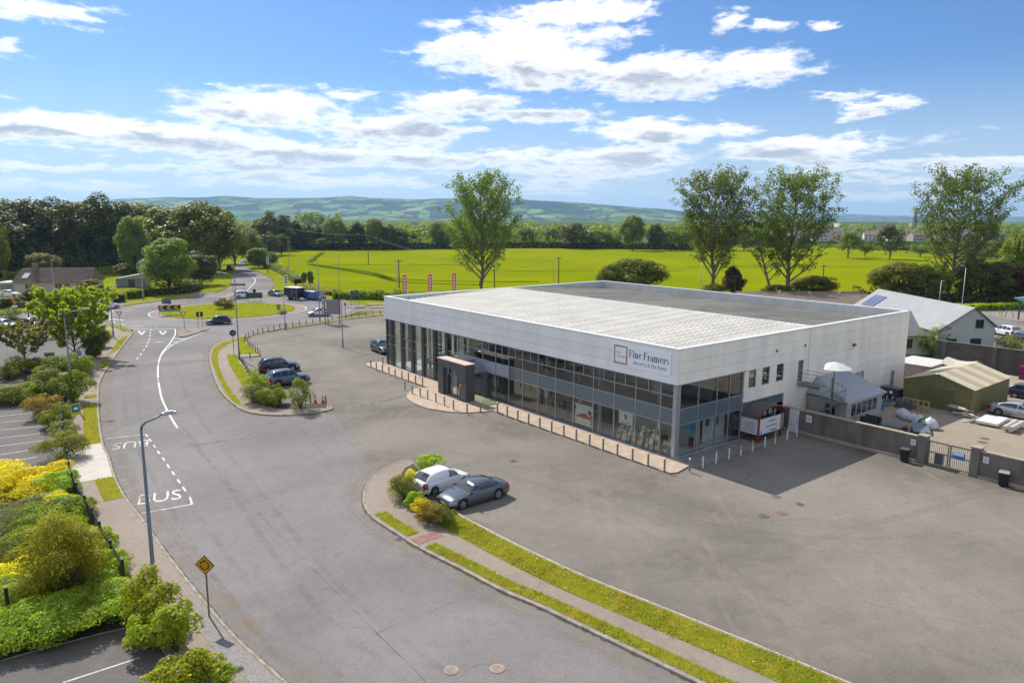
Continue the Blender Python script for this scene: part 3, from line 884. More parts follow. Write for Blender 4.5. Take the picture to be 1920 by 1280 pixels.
verge([G(p, q).xy for p, q in [(388, 550), (405, 548.5), (425, 540.5), (435, 533), (434, 529), (420, 532), (395, 536), (372, 546)]], mat=M_LAWN, z=.16, dense=False)
verge([G(p, q).xy for p, q in [(509, 544), (515, 534), (512, 524), (490, 512), (465, 501), (458, 492), (470, 494), (500, 503), (530, 510), (560, 525), (578, 548), (560, 549), (530, 545)]], mat=M_LAWN, z=.12, dense=False)
ev = spline([p + Vector((0, 6.8)) for p in arm_e[1:]], 8)
tag(slab('east_pavement', ev + offset(ev, 2.2)[::-1], -0.05, 0.1, M_PAVE, side=M_KERB), None, None, None, 'structure')
ev2 = offset(ev, -1.9)
verge(ev2 + offset(ev2, 1.6)[::-1], mat=M_GRASS, dense=False)
# right-hand car park beyond the house
tag(tri_sheet('side_car_park', [Vector(p) for p in ((66, 84), (150, 84), (190, 140), (110, 147), (70, 143), (62, 125))], -0.002, M_FARROAD), None, None, None, 'structure')
tag(slab('side_car_park_island', spline([G(p, q).xy for p, q in [(1865, 592), (1880, 587), (1960, 586), (2000, 600), (1920, 604), (1880, 598)]], 4, True), -.02, 0.12, M_PAVE), None, None, None, 'structure')

# front pavement round the building
fp = [W(-1.6, -2.55).xy, W(-1.9, -2.0).xy, W(-1.5, -0.1).xy, W(0.1, 0.12).xy, W(45.0, 0.12).xy, W(46.5, 0.1).xy, W(46.6, -1.6).xy, W(45.5, -2.3).xy, W(31.2, -2.45).xy]
c1 = lambda x, y: G(690 + x * 360 / 1646, 520 + y * 280 / 1280).xy
fp += [c1(*p) for p in [(395, 960), (345, 990), (330, 1020), (345, 1050), (400, 1088), (520, 1130), (700, 1158), (850, 1164), (1000, 1156), (1090, 1142)]]
fp += [W(19.2, -2.5).xy]
tag(slab('shopfront_pavement', fp, -0.03, 0.10, pm('shopfront_paving', (0.40, 0.305, 0.225), 0.85, var=0.16, scale=1.2, world=True, bump=0.3), side=M_KERB), None, None, None, 'structure')
tag(slab('side_pavement', [W(-1.5, -0.2).xy, W(-1.95, 0.3).xy, W(-1.95, 8).xy, W(-1.9, 14.0).xy, W(0.3, 14.0).xy, W(0.3, 0.15).xy], -0.03, 0.06, pm('side_paving', (0.20, 0.19, 0.18), 0.85, var=0.2, scale=1.5, world=True), side=M_KERB), None, None, None, 'structure')

# manhole covers
for i, (px, py, w, lab) in enumerate([(1432, 967, .7, 'cast iron manhole cover beside another at the edge of the building shadow'), (1466, 962, .7, 'rusty manhole cover between two others on the forecourt'), (1500, 945, .55, 'small dark drain cover nearest the gate on the forecourt'),
                                  (1455, 930, .6, 'rust red drain cover at the tip of the building shadow'), (962, 864, .6, 'square drain cover on the forecourt in front of the shop poster'), (932, 1253, .62, 'round rusty manhole cover in the road beside the wide verge'),
                                  (846, 1256, .62, 'pale manhole cover in the road, set left of a rusty one'), (748, 1010, .5, 'small gully grate against the kerb by the red tactile patch')]):
    p = G(px, py)
    mb = MB().lathe([(w / 2, 0), (w / 2, 0.018), (w / 2 - .04, 0.022)], n=16) if i not in (4, 7) else MB().box((0, 0, .01), (w, w * .8, .02))
    for k in range(5): mb.box((0, (k - 2) * w * .14, 0.026), (w * .55, w * .05, .01))
    o = mb.build('manhole_cover', pm('rusty_iron' if i in (1, 3, 5) else 'iron', (0.23, 0.14, 0.10) if i in (1, 3, 5) else (0.13, 0.12, 0.11), 0.7, 0.3, var=0.3, scale=6), None, loc=(p.x, p.y, 0.004), rot=(0, 0, BROT))
    if i in (5, 6): o.data.materials[0] = pm('pinkish_cover', (.30, .235, .19), .8, var=.15, scale=5)
    tag(o, lab, 'manhole cover', 'covers in the tarmac')

# wear of the tarmac: dusty edges, trench repairs, stains and tyre marks
M_DUST = stain_mat('edge_dust', (0.32, 0.255, 0.19), 0.35, 0.80, 0.6, 0.55)
M_PALEPATCH = stain_mat('pale_repair', (0.30, 0.265, 0.225), 0.30, 0.60, 1.6, 0.35)
M_SKID = stain_mat('tyre_mark', (0.06, 0.057, 0.055), 0.35, 0.75, 0.5, 0.13)
M_MOSS = stain_mat('kerb_moss', (0.10, 0.12, 0.015), 0.46, 0.60, 1.7, 0.9)
def film(name, mb, mat):
    o = mb.build(name, mat); o['kind'] = 'structure'
mb = MB()
for ln, d, w in ((LK, -.42, .8), (NK, -.42, .8), (FK, .42, .8), (LK, -.95, .5), (NK, -.9, .5)): ribbon(offset(ln, d), w, 0.0105 if abs(d) < .5 else .0118, mb)
ribbon(offset(IK[18:], .3), .5, .0108, mb)
film('edge_dust', mb, M_DUST)
mb = MB()
for ln, d in ((LK, -.04), (NK, -.05), (FK, .06)): ribbon(offset(ln, d), .14, 0.0135, mb)
film('kerb_moss', mb, M_MOSS)
mb = MB()
for k, pl in enumerate(([(186, 686), (240, 683), (300, 678), (388, 672), (388, 678), (300, 686), (186, 697)], [(340, 834), (430, 822), (520, 812), (520, 816), (430, 827), (340, 840)], [(1500, 1012), (1900, 905), (1906, 914), (1508, 1024)])):
    tag(tri_sheet('tarmac_repair', [G(*p).xy for p in pl], 0.0145 + k * .0006, M_PALEPATCH), None, None, None, 'structure')
mb = MB()
for k, (tr, w) in enumerate((([(470, 690), (520, 650), (600, 630), (680, 640)], .22), ([(476, 700), (530, 660), (605, 641), (690, 652)], .22), ([(600, 800), (640, 840), (660, 880), (640, 905)], .2), ([(560, 800), (600, 845), (618, 885), (600, 910)], .2), ([(300, 700), (330, 780), (420, 900), (560, 1100), (760, 1279)], .35), ([(330, 690), (365, 770), (470, 900), (640, 1100), (860, 1279)], .35),
                         ([(240, 690), (236, 780), (300, 920), (430, 1120), (560, 1270)], .35), ([(262, 690), (262, 780), (340, 920), (490, 1120), (640, 1270)], .35), ([(1200, 930), (1350, 985), (1600, 1010), (1900, 990)], .22), ([(1190, 950), (1340, 1005), (1600, 1035), (1900, 1012)], .22), ([(700, 830), (860, 850), (1050, 900), (1250, 990), (1500, 1150)], .25), ([(690, 845), (850, 867), (1035, 918), (1230, 1010), (1470, 1170)], .25))):
    ribbon(spline(GL(tr), 8), w, .0245 + k * .0004, mb)
film('tyre_marks', mb, M_SKID)

# joints and sealed cracks of the tarmac
mb = MB(); rs_ = random.Random(3)
def seam(pts, w):
    ln = spline(GL(pts), 14)
    ln = [p + Vector((rs_.uniform(-.03, .03), rs_.uniform(-.03, .03))) for p in ln]
    ribbon(ln, w, .0300, mb)
for pts, w in (([(333, 805), (430, 905), (600, 1080), (800, 1279)], .05), ([(700, 880), (640, 815), (600, 780)], .06), ([(620, 880), (560, 905), (505, 935)], .05), ([(505, 935), (390, 905), (300, 860)], .04), ([(1480, 980), (1600, 960), (1780, 930), (1900, 905)], .05), 
               ([(800, 850), (960, 830), (1060, 812)], .04), ([(1200, 1100), (1500, 1040), (1700, 1005)], .04), ([(560, 690), (660, 705), (740, 735)], .06), ([(850, 1279), (900, 1245), (960, 1262), (930, 1279)], .04), ([(190, 740), (250, 735), (300, 730)], .05), ([(900, 1110), (820, 1140), (700, 1190)], .04)):
    seam(pts, w)
film('tarmac_seams', mb, stain_mat('sealed_joint', (0.06, 0.057, 0.054), 0.35, 0.70, 0.7, 0.38))
# ------------------------------------------------------------------ showroom (local frame: x runs along the shaded side, y along the glazed front)
M_CLAD = pm('silver_cladding', (0.80, 0.80, 0.79), 0.5, 0.0, var=0.05, scale=0.6, spec=0.4, objvar=.05, streak=(1, 1, .25))
M_CLADS = pm('side_cladding', (0.86, 0.81, 0.71), 0.55, 0.0, var=0.07, scale=0.7, spec=0.4, streak=(1, 1, 0.2), objvar=.04)
M_COPE = pm('white_coping', (0.78, 0.78, 0.77), 0.4, 0.1, var=0.04, scale=1)
M_RIB = pm('ribbed_parapet', (0.62, 0.62, 0.60), 0.5, 0.1, var=0.07, scale=0.8, streak=(1, 1, .3))
M_ROOF = pm('pale_roof', (0.50, 0.48, 0.43), 0.7, var=0.10, scale=0.35, spec=0.4)
M_ROOF2 = pm('weathered_roof', (0.14, 0.135, 0.115), 0.7, var=0.3, scale=0.3, streak=(0.3, 1.5, 1))
M_FRAME = pm('grey_aluminium', (0.24, 0.27, 0.30), 0.4, 0.5, var=0.05)
M_FRAMEL = pm('light_aluminium', (0.42, 0.45, 0.49), 0.35, 0.6, var=0.05)
M_DARKF = pm('dark_aluminium', (0.075, 0.078, 0.085), 0.45, 0.4, var=0.1)
M_SPAN = pm('spandrel_blue_grey', (0.105, 0.145, 0.165), 0.18, 0.0, var=0.05, scale=.5, spec=0.7, coat=0.5)
M_SPANL = pm('spandrel_pale', (0.33, 0.36, 0.43), 0.25, 0.0, var=0.05, scale=.5, spec=0.6)
M_SLATE = pm('dark_slate_cladding', (0.085, 0.087, 0.098), 0.5, var=0.15, scale=1.2, bump=0.1)
M_GLASS = glass_mat('shop_glass', (0.88, 0.91, 0.89), 1.0)
M_GLASSD = glass_mat('tinted_glass', (0.66, 0.70, 0.70), 1.75)
M_INT = pm('interior_wall', (0.62, 0.56, 0.46), 0.8, var=0.1, scale=1)
M_FLOOR = pm('interior_floor', (0.66, 0.64, 0.60), 0.35, var=0.06, scale=1)
M_CARPET = pm('interior_dark', (0.10, 0.095, 0.09), 0.8, var=0.2, scale=2)
FL, FW, FH = 44.82, 37.44, 8.47
show = thing('showroom', 'large silver clad showroom with a long glazed front and pale sheet roof', 'building', BX, BROT)

def panel_wall(name, rects, face, off0, off1, mat, holes=(), gap=0.009):
    """cladding panels: every true panel one object; openings cut out of it. face 'x' = front (x const), 'y' = side (y const)"""
    for (a0, a1, z0, z1) in rects:
        hs = [h for h in holes if h[0] < a1 and h[1] > a0 and h[2] < z1 and h[3] > z0]
        A0, A1, Z0, Z1 = a0 + gap, a1 - gap, z0 + gap, z1 - gap
        as_ = sorted({A0, A1} | {min(max(q, A0), A1) for h in hs for q in h[:2]})
        zs_ = sorted({Z0, Z1} | {min(max(q, Z0), Z1) for h in hs for q in h[2:]})
        mb = MB()
        for p, q in zip(as_, as_[1:]):
            n0 = len(mb.v)
            for r, s in zip(zs_, zs_[1:]):
                cm, cz = (p + q) / 2, (r + s) / 2
                if q - p < 1e-4 or s - r < 1e-4 or any(h[0] < cm < h[1] and h[2] < cz < h[3] for h in hs): continue
                if face == 'x': mb.bb(off0, off1, p, q, r, s)
                else: mb.bb(p, q, off0, off1, r, s)
            if len(mb.v) == n0 and mb.v:          # an opening cuts the panel through
                mb.build(name, mat, show); mb = MB()
        if mb.v: mb.build(name, mat, show)
VJ = [0.0, 8.65, 15.8, 22.43, 29.1, 36.1, FL]
ZR = [5.75, 6.56, 7.47, 8.36]
panel_wall('cladding_panel', [(a, b, z0, z1) for a, b in zip(VJ, VJ[1:]) for z0, z1 in zip(ZR, ZR[1:])], 'x', 0.0, 0.10, M_CLAD)
SVJ = [0.102, 8.95]
panel_wall('cladding_panel', [(a, b, z0, z1) for a, b in zip(SVJ, SVJ[1:]) for z0, z1 in zip(ZR, ZR[1:])], 'y', 0.0, 0.10, M_CLADS)
panel_wall('cladding_panel', [(8.49, 8.95, 3.1, 5.742)], 'y', 0.06, 0.15, M_CLADS)
SV2 = [8.95, 18.1, 29.25, FW]
ZS = [0.0, 1.1, 2.01, 2.92, 3.83, 4.74, 5.65, 6.56, 7.47, 8.36]
HOL = [(9.1, 10.15, 4.2, 5.7), (11.0, 12.1, 4.2, 5.7), (13.1, 14.2, 4.2, 5.7), (16.45, 17.3, 3.68, 5.62), (25.1, 28.6, -1, 3.2), (34.4, 35.25, -1, 2.4), (8, 14.45, -1, 3.08)]
panel_wall('cladding_panel', [(a, b, z0, z1) for a, b in zip(SV2, SV2[1:]) for z0, z1 in zip(ZS, ZS[1:])], 'y', 0.06, 0.15, M_CLADS, HOL, gap=0.008)
# dark backing behind the joints, rear and end walls
mb = MB().bb(0.105, 0.16, 0.2, FL - .2, 5.78, 8.34).bb(0.2, 8.9, 0.105, 0.155, 5.78, 8.34)
for a, b, z0, z1 in [(8.95, 14.5, 5.72, 8.34), (14.5, 16.4, .02, 8.34), (16.4, 17.35, 5.65, 8.34), (16.4, 17.35, .02, 3.66), (17.35, 25.05, .02, 8.34), (25.05, 28.65, 3.22, 8.34), (28.65, 34.35, .02, 8.34), (34.35, 35.3, 2.42, 8.34), (35.3, FW - .2, .02, 8.34), (8.95, 14.5, 3.1, 4.18), (10.17, 10.98, 4.18, 5.72), (12.12, 13.08, 4.18, 5.72), (14.22, 14.5, 4.18, 5.72)]:
    mb.bb(a, b, 0.152, 0.20, z0, z1)
mb.build('wall_core', pm('joint_dark', (0.10, 0.10, 0.10), .8, var=0), show)
mb = MB().bb(FW - .2, FW, 0.1, FL, 0, 8.36)
mb.build('rear_wall', M_CLADS, show)
panel_wall('cladding_panel', [(0.1, 12.5, z0, z1) for z0, z1 in zip(ZR, ZR[1:])] + [(12.5, FW - .2, z0, z1) for z0, z1 in zip(ZS, ZS[1:])], 'y', FL - .10, FL, M_CLAD)
# soffit under the fascia and coping on top
mb = MB().bb(0.0, 0.5, 0.0, FL, 5.70, 5.742).bb(0.5, 8.9, 0.0, 0.5, 5.70, 5.742)
mb.build('soffit', M_FRAME, show)
mb = MB()
mb.bb(-.04, .36, -.04, FL + .04, 8.37, 8.47).bb(FW - .36, FW + .04, -.04, FL + .04, 8.37, 8.47).bb(.362, FW - .362, -.04, .36, 8.37, 8.468).bb(.362, FW - .362, FL - .36, FL + .04, 8.37, 8.468)
mb.build('coping', M_COPE, show)
# ribbed inner faces of the parapet
def ribbed(name, a0, a1, z0, z1, place, pitch=0.30, mat=M_RIB):
    mb = MB(); n = int((a1 - a0) / pitch); vs = []
    for i in range(n):
        for (dx, dd) in ((0, 0), (.55, 0), (.65, .05), (.9, .05)):
            vs.append((a0 + (i + dx) * pitch, dd))
    vs.append((a1, 0))
    for (p, d), (q, e) in zip(vs, vs[1:]):
        mb.add([place(p, d, z0), place(q, e, z0), place(q, e, z1), place(p, d, z1)], [(0, 1, 2, 3)])
    return mb.build(name, mat, show)
ribbed('parapet_lining', .3, FW - .3, 6.9, 8.37, lambda p, d, z: (p, FL - .34 - d, z))
ribbed('parapet_lining', .3, FL - .3, 6.9, 8.37, lambda p, d, z: (FW - .34 - d, p, z))
ribbed('parapet_lining', .3, FW - .3, 6.9, 8.37, lambda p, d, z: (p, .34 + d, z))
# front roof slope: profiled sheets with stepped laps; ridge cap; weathered rear slope with rooflights
def roof_sheet(name, v0, z0, v1, z1, mat, ustep=0.12, lap=0.85, wave=0.085, step=0.08):
    us = np.arange(0.36, FL - 0.36, ustep)
    n = int(abs(v1 - v0) / lap)
    rows = []
    for i in range(n):
        for e in (0.0, 0.98):
            s = (i + e) / n
            rows.append((v0 + (v1 - v0) * s, z0 + (z1 - z0) * s + (step if e == 0 else 0.0)))
    V = np.zeros((len(rows), len(us), 3), np.float32)
    wv = wave * (np.cos(us / 0.48 * 2 * np.pi) > 0.0)
    for r, (v, z) in enumerate(rows):
        V[r, :, 0] = v; V[r, :, 1] = us; V[r, :, 2] = z + wv
    nu = len(us); idx = np.arange(len(rows) * nu).reshape(len(rows), nu)
    Q = np.stack([idx[:-1, :-1], idx[1:, :-1], idx[1:, 1:], idx[:-1, 1:]], -1).reshape(-1, 4)
    if v1 > v0: Q = Q[:, ::-1]
    return link(name, mesh_np(name, V.reshape(-1, 3), Q, mat), show)
RV, RZ = 18.9, 8.40
roof_sheet('roof_slope', 0.36, 7.75, RV, RZ, M_ROOF)
roof_sheet('rear_roof_slope', FW - .36, 7.35, RV, RZ - .02, M_ROOF2, ustep=0.23, lap=3)
mb = MB()
mb.quad((RV - .25, .4, RZ + .02), (RV, .4, RZ + .07), (RV, FL - .4, RZ + .07), (RV - .25, FL - .4, RZ + .02)); mb.quad((RV, .4, RZ + .07), (RV + .25, .4, RZ + .0), (RV + .25, FL - .4, RZ + .0), (RV, FL - .4, RZ + .07))
mb.build('ridge_cap', M_COPE, show)
for uu in (6.5, 13.5, 20.5, 27.5, 34.5):
    sl = (7.35 - RZ) / (FW - .36 - RV)
    f = lambda v: RZ + .05 + sl * (v - RV)
    MB().quad((RV + 1.2, uu, f(RV + 1.2)), (RV + 11, uu, f(RV + 11)), (RV + 11, uu + 1.0, f(RV + 11)), (RV + 1.2, uu + 1.0, f(RV + 1.2))).build('rooflight', pm('rooflight_sheet', (0.42, 0.40, 0.32), .4, var=.15, scale=.6), show)
MB().bb(.36, .62, .4, FL - .4, 7.68, 7.735).build('gutter', M_ROOF2, show)

# --- glazed front
GX = 0.22                                             # glass plane behind the fascia
MUL = [0.45, 1.65, 4.15, 6.45, 8.85, 11.25, 13.6, 16.0, 18.25, 20.4, 22.5, 24.7, 26.9, 29.15]
mb = MB().bb(.02, .42, 0.05, 29.1, 0.0, 0.12).bb(.02, .42, 29.15, FL - .2, 0.0, 0.12)
mb.build('base_sill', M_FRAMEL, show)
def mull(y, z0, z1, w=0.07, mat=None, d=.12): MB().bb(GX - d / 2, GX + d / 2, y - w / 2, y + w / 2, z0, z1).build('mullion', mat or M_FRAMEL, show)
def trans(y0, y1, z, h=0.06, mat=None): MB().bb(GX - .05, GX + .05, y0, y1, z - h / 2, z + h / 2).build('transom', mat or M_FRAMEL, show)
def pane(y0, y1, z0, z1, name='glass_pane', mat=None, th=.012): MB().bb(GX - th / 2, GX + th / 2, y0, y1, z0, z1).build(name, mat or M_GLASS, show)
MB().bb(.14, .62, .14, .42, .1, 5.7).build('corner_post', M_FRAMEL, show)
for i, y in enumerate(MUL): mull(y, .12, 5.70)
for a, b in zip(MUL, MUL[1:]):
    y0, y1 = a + .035, b - .035
    lower_open = 23.6 < (a + b) / 2 < 28.2
    if not lower_open: pane(y0, y1, .12, 2.60, mat=M_GLASS if a < 9 else M_GLASSD)
    pane(y0, y1, 2.66, 3.78, 'spandrel_panel', M_SPANL if a > 20 else M_SPAN, .05)
    pane(y0, y1, 3.84, 4.76, mat=M_GLASSD)
    for z in (2.63, 3.81, 4.79): trans(y0, y1, z)
    if b - a > 1.5:
        m = (a + b) / 2
        mull(m, 4.82, 5.70, .06); pane(y0, m - .03, 4.82, 5.70, mat=M_GLASSD); pane(m + .03, y1, 4.82, 5.70, mat=M_GLASSD)
    else: pane(y0, y1, 4.82, 5.70, mat=M_GLASSD)
LP = [29.15, 31.3, 33.75, 36.2, 38.55, 40.95, 43.4, 44.6]
for i, y in enumerate(LP[1:]):
    w = .55 if i < 6 else .25
    MB().bb(GX - .1, GX + .35, y - w / 2, y + w / 2, .12, 5.70).build('dark_pier', M_DARKF, show)
for a, b in zip(LP, LP[1:]):
    y0, y1 = a + (.035 if a < 29.2 else .28), b - (.28 if b < 44 else .13)
    for z0, z1 in ((.12, 2.66), (2.72, 3.72), (3.78, 5.70)): pane(y0, y1, z0, z1)
    for z in (2.69, 3.75): trans(y0, y1, z)
# glazed return on the far end
for x in (.9, 3.2, 5.5, 7.8, 10.1, 12.4):
    MB().bb(x - .12, x + .12, FL - .45, FL - .15, .12, 5.7).build('dark_pier', M_DARKF, show)
for a, b in zip((.9, 3.2, 5.5, 7.8, 10.1), (3.2, 5.5, 7.8, 10.1, 12.4)):
    MB().bb(a + .12, b - .12, FL - .306, FL - .294, .12, 2.66).build('glass_pane', M_GLASS, show)
    MB().bb(a + .12, b - .12, FL - .306, FL - .294, 2.72, 5.7).build('glass_pane', M_GLASS, show)
    MB().bb(a + .12, b - .12, FL - .33, FL - .27, 2.66, 2.72).build('transom', M_FRAMEL, show)
# --- glazed part of the shaded side
GY = 0.22
SM = [0.62, 2.8, 5.12, 6.75, 8.44]
for x in SM: MB().bb(x - .035, x + .035, GY - .06, GY + .06, .12, 5.7).build('mullion', M_FRAMEL, show)
for a, b in zip(SM, SM[1:]):
    x0, x1 = a + .035, b - .035
    MB().bb(x0, x1, GY - .006, GY + .006, .12, 2.52).build('glass_pane', M_GLASS, show)
    MB().bb(x0, x1, GY - .025, GY + .025, 2.58, 3.74).build('spandrel_panel', M_SPAN, show)
    MB().bb(x0, x1, GY - .006, GY + .006, 3.80, 5.7).build('glass_pane', M_GLASSD, show)
    for z in (2.55, 3.77): MB().bb(x0, x1, GY - .05, GY + .05, z - .03, z + .03).build('transom', M_FRAMEL, show)
MB().bb(.42, 8.5, .02, .42, 0, .12).build('base_sill', M_FRAMEL, show)
for a, b in ((8.48, 10.4), (10.4, 12.4), (12.4, 14.45)):
    MB().bb(a + .02, b - .02, .16, .21, 2.4, 3.04).build('spandrel_panel', M_SPAN, show)
    MB().bb(a - .03, a + .03, .10, .16, 2.36, 3.06).build('mullion', M_FRAMEL, show)
    MB().bb(a + .03, b - .03, .10, .16, 2.34, 2.39).build('transom', M_FRAMEL, show)
MB().bb(8.48, 14.45, .8, .85, 0, 2.33).build('recess_wall', pm('recess_dark', (.06, .065, .07), .6), show)
MB().bb(13.2, 13.5, .12, .42, 0, 2.33).build('corner_post', M_FRAMEL, show)
for (a, b, z0, z1, k, *_) in [(9.1, 10.15, 4.2, 5.7, 0, 0), (11.0, 12.1, 4.2, 5.7, 0, 0), (13.1, 14.2, 4.2, 5.7, 0, 0)]:
    w = thing_child = MB().bb(a + .08, b - .08, .17, .18, z0 + .08, z1 - .08).build('window', M_GLASSD, show)
    MB().bb(a, a + .08, .13, .20, z0, z1).bb(b - .08, b, .13, .20, z0, z1).bb(a + .08, b - .08, .13, .20, z0, z0 + .08).bb(a + .08, b - .08, .13, .20, z1 - .08, z1).bb(a + .08, b - .08, .14, .19, (z0 + z1) / 2 - .03, (z0 + z1) / 2 + .03).build('frame', M_FRAME, w)
d = MB().bb(16.47, 17.28, .19, .23, 3.68, 5.6).build('door', pm('grey_door', (.16, .17, .18), .5, .2), show)
MB().bb(17.1, 17.16, .14, .19, 4.55, 4.72).build('handle', M_FRAMEL, d)
mb = MB()
for k in range(16): mb.bb(25.12, 28.58, .20, .25 if k % 2 else .235, k * .2, k * .2 + .19)
mb.build('roller_door', pm('roller_cream', (.50, .48, .42), .5, .1), show)
d = MB().bb(34.42, 35.23, .2, .24, 0, 2.38).build('door', pm('pale_blue_door', (.34, .38, .44), .5), show)
MB().bb(35.05, 35.12, .15, .2, 1.0, 1.15).build('handle', M_DARKF, d)
# floodlight and small vents on the side wall
fx, fz = 25.9, 6.05
f = MB().box((fx, -.12, fz), (.34, .16, .26), 0).box((fx, .0, fz), (.08, .14, .08)).build('floodlight', M_DARKF, show)
MB().box((fx, -.21, fz - .02), (.26, .015, .18)).build('lens', pm('lamp_glass', (.5, .5, .48), .2), f)
for (x, z) in ((12.9, 6.9), (17.3, 6.9)):
    MB().box((x, .02, z), (.16, .08, .2)).build('vent', M_DARKF, show)
for x in (18.1, 29.25):
    MB().bb(x - .05, x + .05, -.03, .058, 3.9 if x < 20 else 3.4, 8.3).build('downpipe', M_CLADS, show)

# --- interior
mb = MB().bb(.5, 26, .6, FL - .5, .05, .11)
mb.build('floor_slab', M_FLOOR, show)
mb = MB().bb(.55, 14, .6, 29.0, 3.20, 3.70)
mb.build('upper_floor', pm('slab_edge', (.16, .15, .14), .7), show)
mb = MB().bb(5.0, 5.1, .6, 29.0, 3.7, 6.8).bb(3.6, 3.7, .6, 9.2, .11, 3.2).bb(3.7, 8.0, 9.1, 9.2, .11, 3.2).bb(8.0, 8.1, 9.2, 29, .11, 3.2).bb(16, 16.1, 29, FL - .5, .11, 3.2).bb(16, 16.1, 29.2, FL - 13, 3.2, 7.0)
mb.build('partition', M_INT, show)
MB().bb(.6, FW - .6, .6, FL - .6, 6.85, 6.9).build('ceiling_liner', pm('ceiling', (.5, .5, .48), .8), show)
for y in (2.5, 9.0, 15.8, 22.5, 29.1, 36.2, 42.5):
    for x in (1.1, 8.0):
        MB().bb(x - .12, x + .12, y - .12, y + .12, .11, 6.85).build('column', pm('white_steel', (.55, .57, .58), .5), show)
mb = MB()
for (y0, z0, y1, z1) in ((9.1, 3.75, 11.0, 5.7), (11.6, 3.75, 13.0, 5.6), (14.0, .2, 15.9, 2.5)):
    mb.tube([(1.3, y0, z0), (1.3, y1, z1)], .05, 6)
mb.build('brace', pm('white_steel', (.55, .57, .58), .5), show)
# office furniture on the upper floor, seen through the windows
mb = MB()
for k in range(9):
    y = 2.5 + k * 2.9
    mb.bb(1.4, 2.2, y, y + 1.6, 4.38, 4.42); mb.bb(1.45, 1.5, y + .05, y + .1, 3.7, 4.38); mb.bb(2.1, 2.15, y + 1.5, y + 1.55, 3.7, 4.38)
mb.build('desk', pm('desk_wood', (.28, .2, .12), .6), show)
MB().bb(2.6, 3.4, 19.5, 23.5, 3.7, 4.7).bb(3.0, 3.8, 14, 18, 3.7, 4.5).build('reception_counter', pm('counter', (.32, .29, .24), .5), show)
MB().bb(.45, .5, 1.9, 2.7, 4.5, 5.5).build('wall_map', pm('map_blue', (.35, .5, .62), .5, var=.3, scale=4), show)

# --- entrance portal and its glass link
mb = MB().bb(-2.78, -1.72, 23.4, 24.55, .1, 3.72).bb(-2.78, -1.72, 27.45, 28.4, .1, 3.72).bb(-2.78, -1.72, 24.55, 27.45, 2.95, 3.72)
por = mb.build('entrance_portal', M_SLATE, show)
MB().bb(-2.84, -1.66, 23.34, 28.46, 3.722, 3.80).build('portal_coping', pm('beige_coping', (.52, .42, .33), .8, var=.1), por)
for (y0, y1) in ((23.42, 24.53), (27.47, 28.38)):
    for z in (1.0, 1.9, 2.8):
        MB().bb(-2.786, -2.782, y0, y1, z, z + .012).build('joint', M_DARKF, por)
for y in (24.6, 25.55, 26.45, 27.4):
    MB().bb(-2.35, -2.25, y - .05, y + .05, .1, 2.94).build('door_frame', M_FRAME, por)
MB().bb(-2.35, -2.25, 24.65, 27.35, 2.18, 2.28).build('door_frame', M_FRAME, por)
for a, b in ((24.65, 25.5), (25.6, 26.4), (26.5, 27.35)):
    MB().bb(-2.306, -2.294, a, b, .12, 2.17).build('glass_door', M_GLASS, por)
    MB().bb(-2.306, -2.294, a, b, 2.29, 2.93).build('fanlight', M_GLASS, por)
MB().bb(-2.80, -2.785, 24.15, 24.4, 1.5, 1.75).build('notice', pm('notice_yellow', (.62, .42, .01), .5), por)
MB().bb(-2.83, -2.785, 24.62, 24.66, .9, 1.4).build('door_pull', M_FRAMEL, por)
MB().bb(-2.9, -2.785, 26.3, 26.36, 2.5, 3.1).build('light_tube', M_FRAMEL, por)
for y in (23.9, 27.9):
    MB().bb(-1.70, GX - .07, y - .006, y + .006, .1, 2.7).build('link_glass', M_GLASS, show)
    MB().bb(-1.70, GX - .07, y - .04, y + .04, 2.7, 2.78).build('link_rail', M_FRAMEL, show)
    MB().bb(-.25, GX - .08, y - .09, y + .09, .1, 2.7).build('link_post', M_SPAN, show)
mb = MB()
for y0, y1, z0, z1 in ((23.8, 25.9, 2.82, 3.62), (25.9, 28.0, 3.62, 2.82)):
    mb.quad((-1.72, y0, z0), (-1.72, y1, z1), (GX - .08, y1, z1), (GX - .08, y0, z0))
mb.build('link_roof', M_GLASS, show)
mb = MB()
for x in (-1.68, GX - .12):
    for y0, y1, z0, z1 in ((23.8, 25.9, 2.84, 3.64), (25.9, 28.0, 3.64, 2.84)):
        mb.tube([(x, y0, z0), (x, y1, z1)], .04, 5)
for y, z in ((23.8, 2.84), (25.9, 3.64), (28.0, 2.84)): mb.tube([(-1.68, y, z), (GX - .12, y, z)], .04, 5)
mb.build('link_roof_frame', M_FRAMEL, show)
MB().bb(-1.7, .1, 22.4, 23.3, .102, .118).bb(-1.6, .1, 21.3, 22.1, .102, .118).build('painted_light_patch', pm('light_patch_paint', (.25, .27, .14), .9), show)  # flat slabs paint patches of light onto the paving

# --- shop sign
sg = thing('shop_sign', 'white shop sign reading Fine Framers with a picture frame emblem', 'sign', BX, BROT)
MB().bb(-.06, -.02, .66, 6.55, 6.35, 8.05).build('board', pm('sign_white', (.86, .88, .93), .4, var=.02), sg)
INK = pm('sign_ink', (.02, .02, .022), .6, var=0)
GREY = pm('sign_grey', (.22, .22, .23), .6, var=0)
WOODF = pm('frame_brown', (.40, .24, .13), .5, var=.1)
fr = MB()
fy0, fy1, fz0, fz1 = 4.95, 6.38, 6.48, 7.95
for a, b, c, d in ((fy0, fy1, fz1 - .12, fz1), (fy0, fy1, fz0, fz0 + .12), (fy0, fy0 + .12, fz0 + .12, fz1 - .12), (fy1 - .12, fy1, fz0 + .12, fz1 - .12)):
    fr.bb(-.085, -.061, a, b, c, d)
fr.build('frame_emblem', WOODF, sg)
